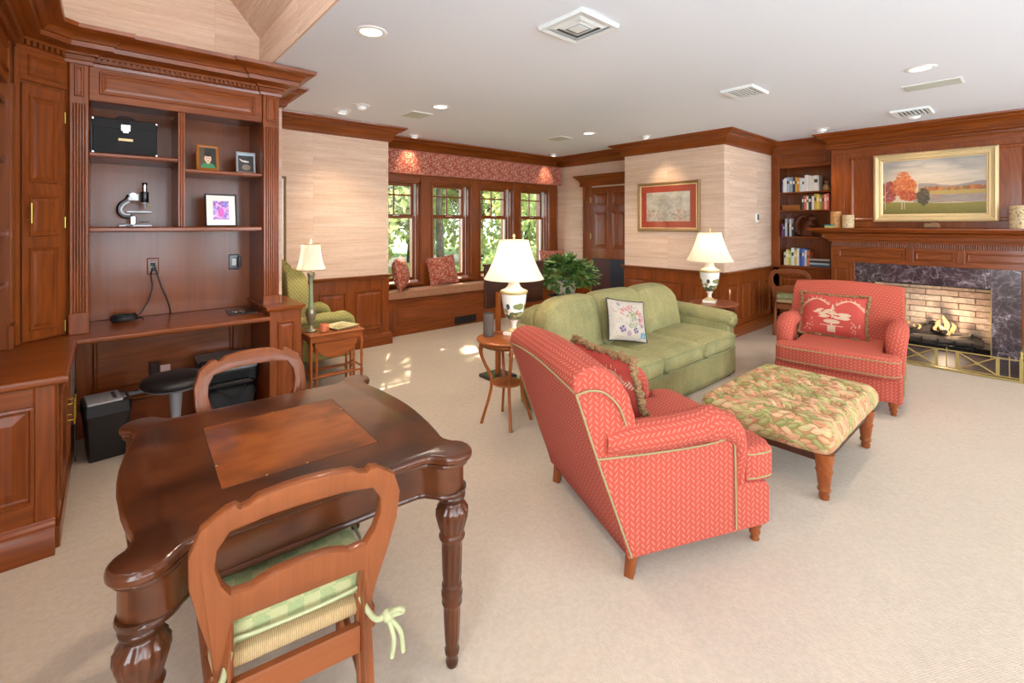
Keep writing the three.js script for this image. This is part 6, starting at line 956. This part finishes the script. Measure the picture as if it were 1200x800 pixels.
{ // fireside bookcase
  const t = thing('fireside_bookcase', 'narrow cherry bookcase with open shelves beside the fireplace', 'bookcase', [7.95, 0, -2.38]);
  const E = 7.82, a = FN + 0.005, b = 2.805;
  wpart(t, 'back_panel', uvm(eb(8.12, 8.14, a, b, 0, 2.7), 'y'), M.far); wpart(t, 'side_stile', uvm(eb(E, 8.12, b - 0.115, b, 0, 2.7), 'y'), M.far); wpart(t, 'side_stile', uvm(eb(E, 8.12, a, a + 0.06, 0, 2.7), 'y'), M.far);
  wpart(t, 'frieze', uvm(eb(E, E + 0.03, a + 0.06, b - 0.115, 2.395, 2.7), 'z'), M.far); wpart(t, 'frieze_panel', uvm(faceW(ring(0.6, 0.14, RAISED_S), 2.35, 2.44, E), 'z'), M.far); wpart(t, 'stile_panel', uvm(faceW(ring(0.06, 0.14, [[0, 0], [0.005, 0.006], [0.01, -0.003]]), b - 0.058, 2.44, E), 'y'), M.far);
  for (const y of [2.03, 1.757, 1.357]) wpart(t, 'shelf', uvm(eb(E + 0.01, 8.12, a + 0.06, b - 0.115, y - 0.02, y), 'z'), M.far);
  wpart(t, 'counter', uvm(eb(E - 0.03, 8.12, a, b, 0.88, 0.918, 0.008), 'z'), M.far); wpart(t, 'base_front', uvm(eb(E, E + 0.02, a, b, 0.0, 0.88), 'y'), M.far); wpart(t, 'base_panel', uvm(faceW(ring(0.6, 0.56, RAISED), 2.38, 0.2, E), 'y'), M.far); wpart(t, 'plinth', uvm(eb(E - 0.03, E, a, b, 0, 0.13), 'z'), M.far);
  // books: [south offset start, shelf top, list of [thickness, height, colour]]
  const bc = {}; const bm = (c) => (bc[c] ??= std({ color: c, roughness: 0.6 }));
  let bn = 0;
  const book = (n, y, th, h, c, where) => {
    const d = 0.17, g = thing('book', '', 'book', [E + 0.04 + d / 2, y, -(n - th / 2)], -PI / 2, 'books on the fireside bookcase');
    g.userData.label = where;
    part(g, 'cover', merge([cb(-th / 2, -th / 2 + 0.0025, 0, h, -d / 2, d / 2, 0), cb(th / 2 - 0.0025, th / 2, 0, h, -d / 2, d / 2, 0), plain(new THREE.CylinderGeometry(th / 2, th / 2, h, 10, 1, false, -PI / 2, PI)).scale(1, 1, 0.35).translate(0, h / 2, d / 2 - 0.002)]), bm(c));
    part(g, 'pages', cb(-th / 2 + 0.0025, th / 2 - 0.0025, 0.004, h - 0.004, -d / 2 + 0.004, d / 2 - 0.003, 0), M.pages);
    part(g, 'spine_label', cb(-th * 0.3, th * 0.3, h * 0.55, h * 0.75, d / 2 + th * 0.10, d / 2 + th * 0.155 + 0.003, 0), bm(bn++ % 3 ? '#e9e2cf' : '#3a3630'));
  };
  const row = (n0, y, items, shelfName) => { let n = n0; items.forEach(([th, h, c, cn], i) => { book(n, y, th, h, c, `${cn} book, number ${['one', 'two', 'three', 'four', 'five', 'six', 'seven', 'eight', 'nine', 'ten', 'eleven', 'twelve', 'thirteen'][i]} from the grasscloth side, ${shelfName}`); n -= th + 0.002; }); };
  row(2.672, 2.031, [[0.02, 0.21, '#6f5a86', 'violet'], [0.016, 0.2, '#e6e2da', 'white'], [0.03, 0.22, '#dfe3e6', 'pale'], [0.038, 0.23, '#aeb9c4', 'grey blue'], [0.04, 0.225, '#8d9aa8', 'slate'], [0.034, 0.22, '#3c3a40', 'black'], [0.02, 0.22, '#d7b24a', 'yellow'], [0.034, 0.215, '#d98a3c', 'orange'], [0.03, 0.205, '#c9dadf', 'light blue'], [0.032, 0.2, '#ece8df', 'white'], [0.05, 0.245, '#e9e6e0', 'tall white'], [0.06, 0.225, '#e4ded2', 'cream'], [0.07, 0.23, '#ebe7dd', 'thick cream']], 'top shelf');
  row(2.395, 1.758, [[0.03, 0.215, '#4a4a52', 'charcoal'], [0.03, 0.21, '#d46a3e', 'orange'], [0.022, 0.2, '#e3ddd0', 'cream'], [0.04, 0.215, '#2d3036', 'black'], [0.03, 0.2, '#d8d8da', 'grey white'], [0.03, 0.235, '#c9a64a', 'mustard'], [0.034, 0.225, '#e0c84e', 'yellow'], [0.03, 0.21, '#7d9a5a', 'green'], [0.026, 0.215, '#c94f3f', 'red'], [0.03, 0.22, '#e0a896', 'pink'], [0.026, 0.235, '#d9665a', 'coral']], 'second shelf');
  row(2.672, 1.358, [[0.022, 0.19, '#7a4a86', 'purple'], [0.022, 0.2, '#2c3a5c', 'navy'], [0.03, 0.27, '#b9c0c6', 'tall grey'], [0.026, 0.2, '#26262c', 'black'], [0.028, 0.265, '#c7ccd0', 'tall silver'], [0.03, 0.19, '#35353d', 'dark grey']], 'third shelf');
  row(2.64, 0.919, [[0.03, 0.2, '#d8d0bc', 'cream'], [0.034, 0.235, '#e0cf7a', 'pale yellow'], [0.03, 0.215, '#9fb06a', 'green'], [0.044, 0.265, '#d8dcda', 'pale grey'], [0.03, 0.235, '#d9b33e', 'gold'], [0.03, 0.26, '#cfd8e0', 'ice blue'], [0.036, 0.255, '#3f57a0', 'blue'], [0.03, 0.265, '#5b6fb4', 'light navy'], [0.03, 0.24, '#c2c8cc', 'silver'], [0.034, 0.22, '#d06a3c', 'orange red']], 'lowest shelf');
  const lying = (pos, w, h, d, c, label, rot = 0) => { const g = thing('book', label, 'book', pos, rot, 'books lying flat'); part(g, 'cover', merge([cb(-w / 2, w / 2, 0, 0.003, -d / 2, d / 2, 0), cb(-w / 2, w / 2, h - 0.003, h, -d / 2, d / 2, 0), cb(-w / 2, -w / 2 + 0.003, 0, h, -d / 2, d / 2, 0)]), bm(c)); part(g, 'pages', cb(-w / 2 + 0.003, w / 2 - 0.004, 0.003, h - 0.003, -d / 2 + 0.004, d / 2 - 0.004, 0), M.pages); };
  let y = 0.919; for (const [h, c, l] of [[0.03, '#4d6a8a', 'steel blue'], [0.026, '#d9dcd8', 'white'], [0.03, '#36404e', 'dark slate'], [0.024, '#c9c4b6', 'beige']]) { lying([E + 0.14, y, -2.17], 0.2, h, 0.26, c, `${l} book lying in the flat pile on the lowest shelf`); y += h + 0.001; }
  y = 1.496; for (const [h, c, l] of [[0.02, '#c9b24a', 'yellow'], [0.02, '#3f8a8a', 'teal']]) { lying([7.46, y, -1.92], 0.13, h, 0.15, c, `${l} book lying flat at the end of the mantel shelf`, 0.3); y += h + 0.001; }
  y = 1.358; for (const [h, c, l] of [[0.024, '#e6e0d2', 'cream'], [0.022, '#b8474e', 'red'], [0.03, '#3f4a78', 'dark blue']]) { lying([E + 0.12, y, -2.09], 0.14, h, 0.11, c, `${l} book lying flat on the third shelf`, 0.1); y += h + 0.001; }
  const bx = thing('wooden_box', 'flat honey oak box on the second shelf', 'box', [E + 0.15, 1.758, -2.545]); part(bx, 'body', uvm(cb(-0.1, 0.1, 0, 0.055, -0.125, 0.125), 'z'), M.oak); part(bx, 'lid', uvm(cb(-0.105, 0.105, 0.057, 0.08, -0.13, 0.13), 'z'), M.oak);
  const figR = (pts) => loft(pts.map(([x, yy, z, r, q]) => Array.from({ length: 14 }, (_, j) => { const a = j / 14 * 6.283; return V(x + r * Math.cos(a), yy, z + (q ?? r) * Math.sin(a)); })));
  const sq = thing('carved_squirrel', 'large dark carved wooden squirrel on the third shelf', 'figurine', [E + 0.16, 1.358, -2.36]);
  part(sq, 'body', figR([[0, 0, 0, 0.05, 0.09], [0, 0.04, 0.0, 0.065, 0.10], [0, 0.12, 0.01, 0.06, 0.085], [0, 0.2, 0.03, 0.045, 0.06], [0, 0.24, 0.045, 0.036, 0.045]]), M.carve); part(sq, 'head', plain(new THREE.SphereGeometry(0.052, 18, 14)).scale(0.85, 0.9, 1.25).translate(0, 0.275, 0.075), M.carve);
  part(sq, 'muzzle', limb([[0, 0.27, 0.11, 0.03], [0, 0.26, 0.15, 0.012]], 10), M.carve); for (const s of [-1, 1]) part(sq, 'ear', limb([[s * 0.025, 0.31, 0.06, 0.014], [s * 0.028, 0.345, 0.05, 0.004]], 8), M.carve); for (const s of [-1, 1]) part(sq, 'paw', limb([[s * 0.045, 0.18, 0.05, 0.02], [s * 0.035, 0.16, 0.11, 0.014], [s * 0.015, 0.19, 0.13, 0.012]], 8), M.carve);
  part(sq, 'tail', limb([[0, 0.03, -0.08, 0.03, 0.04], [0, 0.08, -0.14, 0.045, 0.055], [0, 0.18, -0.15, 0.05, 0.06], [0, 0.27, -0.11, 0.045, 0.05], [0, 0.31, -0.05, 0.035, 0.035], [0, 0.29, -0.01, 0.012, 0.012]], 14, V(1, 0, 0), 24), M.carve);
  const bd = thing('bronze_figurine', 'small seated bronze figurine at the end of the top shelf', 'figurine', [E + 0.10, 2.031, -2.095]); part(bd, 'base', lathe([[0, 0], [0.05, 0], [0.045, 0.015], [0, 0.015]], 20), M.bronze); part(bd, 'body', figR([[0, 0.015, 0, 0.05, 0.06], [0, 0.045, 0, 0.045, 0.055], [0, 0.08, 0, 0.03, 0.04], [0, 0.11, 0, 0.018, 0.02]]), M.bronze); part(bd, 'head', plain(new THREE.SphereGeometry(0.024, 14, 10)).translate(0, 0.132, 0), M.bronze); }
// mirror bookcase south of the breast, out of the frame
// mantel things
for (const [n, e, r, h, m, l] of [[1.865, 7.47, 0.062, 0.222, M.wax, 'tall peach wax pillar at the end of the mantel'], [1.715, 7.42, 0.066, 0.17, M.birch, 'birch bark candle holder beside the peach pillar on the mantel'], [0.17, 7.45, 0.088, 0.25, M.birch, 'large birch bark candle holder to the other side of the landscape painting']]) {
  const t = thing('candle_holder', l, 'candle', [e, 1.495, -n]); const g = lathe([[0, 0], [r * 0.98, 0], [r, 0.004], [r * 1.01, h * 0.5], [r, h - 0.004], [r * 0.95, h], [r * 0.7, h], [r * 0.68, h - 0.02], [0, h - 0.02]], 28); part(t, 'body', g, m); part(t, 'wick', bar([0, h - 0.02, 0], [0, h - 0.005, 0], 0.002, 6), M.black); }
{ const t = thing('driftwood_piece', 'small knobbly piece of pale stone lying on the mantel', 'ornament', [7.44, 1.495, -0.89]); part(t, 'body', puff(0.07, 0.06, 0.16, { r: 0.03, up: 0.0, seg: 14, def: (v) => { v.y *= 0.8 + 0.4 * tn(v.x * 40 + 9, v.z * 30 + 9, 64, 64, 7); v.x *= 0.85 + 0.4 * tn(v.z * 35 + 3, v.y * 30, 64, 64, 9); } }), std({ color: '#a5805f', map: T.brick, roughness: 0.9 })); }
{ // landscape painting
  const t = thing('landscape_painting', 'autumn lake landscape in a wide gilt frame above the mantel', 'painting', [7.565, 1.572, -0.905], -PI / 2);
  const w = 1.135, h = 0.865, f = 0.095;
  part(t, 'frame', ring(w, h, [[0, -0.02], [0, 0.015], [0.012, 0.032], [0.028, 0.036], [0.036, 0.026], [0.062, 0.018], [0.066, 0.024], [0.076, 0.024], [0.084, 0.014]], false), M.gold); part(t, 'liner', ring(w - 0.168, h - 0.168, [[0, 0.012], [0.006, 0.016], [0.016, 0.008]], false).translate(0, 0.084, 0), M.goldLight);
  const tx = ctex(1024, 760, 1, 1, (c, W, H) => {
    const s0 = seedState; seedState = 2024; let g = c.createLinearGradient(0, 0, 0, H * 0.5); g.addColorStop(0, '#b4b7b8'); g.addColorStop(0.5, '#d6cfc2'); g.addColorStop(1, '#e6d8bf'); c.fillStyle = g; c.fillRect(0, 0, W, H);
    for (let i = 0; i < 90; i++) { c.globalAlpha = 0.22; c.fillStyle = ['#f3eadb', '#aaa9ab', '#e7dccb', '#bfb9b4'][i % 4]; c.beginPath(); c.ellipse(rr(0, W), rr(0, H * 0.42), rr(50, 190), rr(10, 34), rr(-0.12, 0.02), 0, 7); c.fill(); }
    c.globalAlpha = 1; c.fillStyle = '#a8a0a0'; c.beginPath(); c.moveTo(380, 400); for (let x = 380; x <= W; x += 40) c.lineTo(x, 352 + 22 * Math.sin(x * 0.011) + rr(-4, 4)); c.lineTo(W, 430); c.lineTo(380, 430); c.fill();
    c.fillStyle = '#b08a6a'; c.fillRect(380, 398, W, 60); for (let i = 0; i < 160; i++) { c.globalAlpha = 0.7; c.fillStyle = ['#c46a3c', '#cf8a48', '#a85a3a', '#8a7a4a', '#d49a5a'][i % 5]; c.beginPath(); c.ellipse(rr(400, W), rr(395, 440), rr(8, 26), rr(8, 24), 0, 0, 7); c.fill(); }
    c.globalAlpha = 1; c.fillStyle = '#c5ad62'; c.fillRect(360, 440, W, 60); c.fillStyle = '#a9a09a'; c.fillRect(330, 492, W, 110); for (let i = 0; i < 120; i++) { c.globalAlpha = 0.35; c.fillStyle = ['#c98a5a', '#d9d2c8', '#8d8a8d', '#b9754a'][i % 4]; c.fillRect(rr(330, W), rr(492, 600), rr(30, 150), rr(3, 8)); }
    c.globalAlpha = 1; g = c.createLinearGradient(0, 560, 0, H); g.addColorStop(0, '#a5a052'); g.addColorStop(1, '#7d7a35'); c.fillStyle = g; c.beginPath(); c.moveTo(0, 590); c.bezierCurveTo(300, 570, 500, 640, W, 600); c.lineTo(W, H); c.lineTo(0, H); c.fill();
    for (let i = 0; i < 400; i++) { c.globalAlpha = 0.4; c.fillStyle = ['#c2a24a', '#8a8a3f', '#b5763a', '#6f7433'][i % 4]; c.fillRect(rr(0, W), rr(600, H), rr(10, 60), rr(2, 6)); }
    const blob = (x, y, rx, ry, cols, n) => { for (let i = 0; i < n; i++) { const a = rr(0, 6.28), q = Math.sqrt(rnd()); c.globalAlpha = 0.6; c.fillStyle = cols[i % cols.length]; c.beginPath(); c.ellipse(x + rx * q * Math.cos(a), y + ry * q * Math.sin(a) , rr(8, 22), rr(7, 18), rr(0, 3), 0, 7); c.fill(); } };
    blob(60, 440, 90, 150, ['#a8452f', '#c05a34', '#8a3a34', '#b5606a'], 260); c.globalAlpha = 1; c.strokeStyle = '#e6dcc6'; c.lineWidth = 9; for (const [x, b] of [[210, 0], [238, 14], [30, -8]]) { c.beginPath(); c.moveTo(x, 690); c.quadraticCurveTo(x + 5, 480, x + b, 240); c.stroke(); c.lineWidth = 6; }
    blob(230, 370, 130, 130, ['#d2653a', '#e0844a', '#c4532f', '#e39a5a'], 420); blob(225, 250, 70, 90, ['#dc7c48', '#e89a62', '#d0673a'], 140); blob(280, 500, 90, 70, ['#c4532f', '#d67a42', '#a8452f'], 160); blob(430, 520, 60, 110, ['#4f4a38', '#5f5a42', '#6d5a44', '#46462f'], 180);
    c.globalAlpha = 1; seedState = s0;
  });
  part(t, 'canvas', plain(new THREE.PlaneGeometry(w - 0.19, h - 0.19).translate(0, h / 2, 0.009)), std({ color: '#d9d0c8', map: tx, roughness: 0.55 })); part(t, 'back_board', cb(-w / 2 + 0.01, w / 2 - 0.01, 0.01, h - 0.01, -0.024, -0.004, 0), M.panelDark); }
{ // picture with red mat: a plain stand-in print
  const t = thing('matted_picture', 'muted print with wide brick red mat in a thin bronze frame', 'picture', [6.19, 1.44, -3.632], -PI / 2);
  const w = 0.99, h = 0.722;
  part(t, 'frame', ring(w, h, [[0, -0.015], [0, 0.012], [0.012, 0.02], [0.03, 0.014], [0.042, 0.004]], false), M.bronze); part(t, 'inner_fillet', ring(w - 0.084, h - 0.084, [[0, 0.004], [0.006, 0.007], [0.012, 0.001]], false).translate(0, 0.042, 0), M.goldLight);
  part(t, 'mat_board', ring(w - 0.1, h - 0.1, [[0, 0.001], [0.093, 0.001], [0.096, -0.002]], false).translate(0, 0.05, 0), std({ color: '#a8432c', roughness: 0.9 }), 'brick red mat');
  const tx = ctex(512, 384, 1, 1, (c, W, H) => { const s0 = seedState; seedState = 77; c.fillStyle = '#b9b4a4'; c.fillRect(0, 0, W, H); for (let i = 0; i < 140; i++) { c.globalAlpha = 0.18; c.fillStyle = ['#d9d4c2', '#9a9588', '#c9c9c4', '#8d8578', '#e3dcc8'][i % 5]; c.beginPath(); c.ellipse(rr(0, W), rr(0, H * 0.7), rr(20, 90), rr(12, 50), rr(0, 3), 0, 7); c.fill(); } for (let i = 0; i < 160; i++) { c.globalAlpha = 0.4; c.fillStyle = ['#c77a5a', '#a9a08c', '#d8cdb8', '#7d7a78', '#b05a48', '#8a94a0'][i % 6]; c.beginPath(); c.ellipse(rr(0, W), rr(H * 0.62, H * 0.98), rr(6, 20), rr(6, 16), 0, 0, 7); c.fill(); } c.globalAlpha = 1; seedState = s0; });
  part(t, 'print', plain(new THREE.PlaneGeometry(w - 0.29, h - 0.29).translate(0, h / 2, -0.002)), std({ map: tx, roughness: 0.5 })); part(t, 'glazing', cb(-w / 2 + 0.042, w / 2 - 0.042, 0.042, h - 0.042, 0.0035, 0.0055, 0), M.frameGlass); part(t, 'back_board', cb(-w / 2 + 0.01, w / 2 - 0.01, 0.01, h - 0.01, -0.018, -0.006, 0), M.panelDark); }
{ const t = thing('tall_picture_frame', 'thin gilt picture frame edge just showing past the desk bookcase', 'picture', [1.40, 1.09, -5.595]); part(t, 'frame', ring(0.24, 0.99, [[0, 0], [0, 0.015], [0.012, 0.02], [0.025, 0.01]], false), M.bronze); part(t, 'print', cb(-0.1, 0.1, 0.02, 0.97, 0.0, 0.006, 0), M.paperWhite); }
{ const t = thing('wall_thermostat', 'white thermostat with a black display on the grasscloth wall', 'thermostat', [7.28, 1.57, -2.828]); part(t, 'housing', ring(0.11, 0.135, [[0, 0], [0.002, 0.02], [0.008, 0.026]]), M.white); part(t, 'display', cb(-0.002, 0.05, 0.035, 0.122, 0.025, 0.0275, 0), M.black); }

// ───────────── ceiling fittings ─────────────
function downlight(x, n, cd, label, r = 0.085, aim) {
  const t = thing('ceiling_downlight', label, 'ceiling light', [x, CEIL, -n], 0, 'recessed ceiling lights');
  part(t, 'trim_ring', lathe([[r * 0.8, -0.002], [r * 0.86, -0.008], [r * 1.12, -0.006], [r * 1.18, 0]], 32), M.white);
  part(t, 'lens', lathe([[0, -0.004], [r * 0.82, -0.003]], 32), lampGlow(1, 0.93, 0.82, 3.5));
  const l = new THREE.SpotLight(0xffedd6, cd, 0, aim ? 0.75 : 1.15, 0.7, 2); l.position.set(0, -0.03, 0); l.target.position.set(...(aim || [0, -2, 0])); l.castShadow = true; l.shadow.radius = 3; t.add(l, l.target);
}
downlight(1.293, 2.866, 9, 'lit round downlight over the end of the games table');
downlight(2.673, 4.217, 9, 'lit round downlight over the carpet before the window seat');
downlight(4.983, 4.107, 9, 'lit round downlight above the plant behind the sofa');
downlight(4.907, 0.651, 9, 'lit round downlight above the fireside armchair');
function eyeball(x, n, cd, label, dir) {                          // tilted wall washer: aim in plan plus drop
  const t = thing('eyeball_spotlight', label, 'ceiling light', [x, CEIL, -n], 0, 'tilted eyeball spotlights'), r = 0.07;
  part(t, 'trim_ring', lathe([[r * 0.8, -0.002], [r * 0.95, -0.01], [r * 1.25, -0.006], [r * 1.3, 0]], 32), M.white);
  const d = V(...dir).normalize(), q = new THREE.Quaternion().setFromUnitVectors(V(0, -1, 0), d);
  const cup = lathe([[0, 0.0], [r * 0.7, 0.0], [r * 0.8, 0.012], [r * 0.82, 0.03], [r * 0.6, 0.05]], 28).translate(0, -0.035, 0).applyQuaternion(q); part(t, 'eyeball', cup, M.white);
  part(t, 'lens', lathe([[0, -0.0375], [r * 0.6, -0.0375]], 24).applyQuaternion(q), lampGlow(1, 0.93, 0.82, 3.5));
  const l = new THREE.SpotLight(0xffe2bc, cd, 0, 0.6, 0.8, 2); l.position.copy(d).multiplyScalar(0.06); l.target.position.copy(d).multiplyScalar(2); l.castShadow = true; l.shadow.radius = 2; t.add(l, l.target);
}
eyeball(1.95, 5.05, 3, 'lit eyeball spotlight close to the grasscloth wall crown', [0.0, -1, -0.30]);
eyeball(2.02, 4.72, 3, 'lit eyeball spotlight paired with the one close to the crown', [0.2, -1, -0.5]);
eyeball(3.25, 5.80, 2.4, 'lit eyeball spotlight at the start of the window valance', [0.0, -1, -0.35]);
eyeball(6.0, 5.75, 2.4, 'eyeball spotlight at the door end of the window valance', [0.0, -1, -0.35]);
eyeball(5.73, 3.70, 3, 'eyeball spotlight in front of the red matted picture', [0.45, -1, 0.05]);
eyeball(7.06, 1.92, 2.4, 'eyeball spotlight in front of the fireside crown', [0.45, -1, 0.0]);
eyeball(6.96, 0.98, 2.6, 'eyeball spotlight aimed at the landscape painting', [0.55, -1, 0.0]);
function diffuser(x, n, w, d, label, n_) {
  const t = thing('ceiling_vent', label, 'vent', [x, CEIL, -n]);
  const flatRing = (W, D, b, y0, y1) => { const T_ = []; const o = [V(-W, y1, -D), V(W, y1, -D), V(W, y1, D), V(-W, y1, D)], i = [V(-W + b, y0, -D + b), V(W - b, y0, -D + b), V(W - b, y0, D - b), V(-W + b, y0, D - b)]; for (let k = 0; k < 4; k++) quad(T_, o[k], o[(k + 1) % 4], i[(k + 1) % 4], i[k]); return flat(T_); };
  part(t, 'frame', merge([flatRing(w, d, 0.006, -0.022, 0), flatRing(w - 0.006, d - 0.006, 0.035, -0.018, -0.022)]), M.vent);
  { const a = w - 0.032, b = d - 0.032; part(t, 'duct', merge([cb(-a, a, 0.2, 0.21, -b, b, 0), cb(-a, -a + 0.002, 0.002, 0.2, -b, b, 0), cb(a - 0.002, a, 0.002, 0.2, -b, b, 0), cb(-a, a, 0.002, 0.2, -b, -b + 0.002, 0), cb(-a, a, 0.002, 0.2, b - 0.002, b, 0)]), M.duct); }
  if (n_) for (let k = 0; k < n_; k++) part(t, 'louvre', flatRing(w - 0.046 - k * 0.042, d - 0.046 - k * 0.042, 0.034, -0.022, -0.012), M.vent);
  if (n_) part(t, 'centre_plate', cb(-0.048, 0.048, -0.022, -0.018, -0.048, 0.048), M.vent);
  else for (let k = 0; k < 7; k++) part(t, 'louvre', cb(-w + 0.035, w - 0.035, -0.02, -0.017, -d + 0.04 + k * (2 * d - 0.08) / 7, -d + 0.04 + (k + 0.55) * (2 * d - 0.08) / 7), M.vent);
}
diffuser(...VENTS[0], 'square white stepped diffuser over the red armchair seen from behind', 2);
diffuser(...VENTS[1], 'white louvred vent over the sofa and fireside armchair', 0);
diffuser(...VENTS[2], 'white louvred vent just in front of the chimney breast', 0);
for (const [x, n, w, d, l] of [[2.66, 4.70, 0.13, 0.15, 'square flush speaker grille in the ceiling near the grasscloth wall'], [4.95, 4.64, 0.13, 0.15, 'square flush speaker grille in the ceiling before the windows'], [5.55, 0.66, 0.12, 0.2, 'flat rectangular cover plate in the ceiling beside the vent']]) { const t = thing('speaker_grille', l, 'grille', [x, CEIL, -n]); part(t, 'bezel', cb(-w, w, -0.006, 0, -d, d, 0.003), M.white); part(t, 'mesh', cb(-w + 0.012, w - 0.012, -0.009, -0.005, -d + 0.012, d - 0.012, 0.002), M.grille); }

renderer.render(scene, camera);
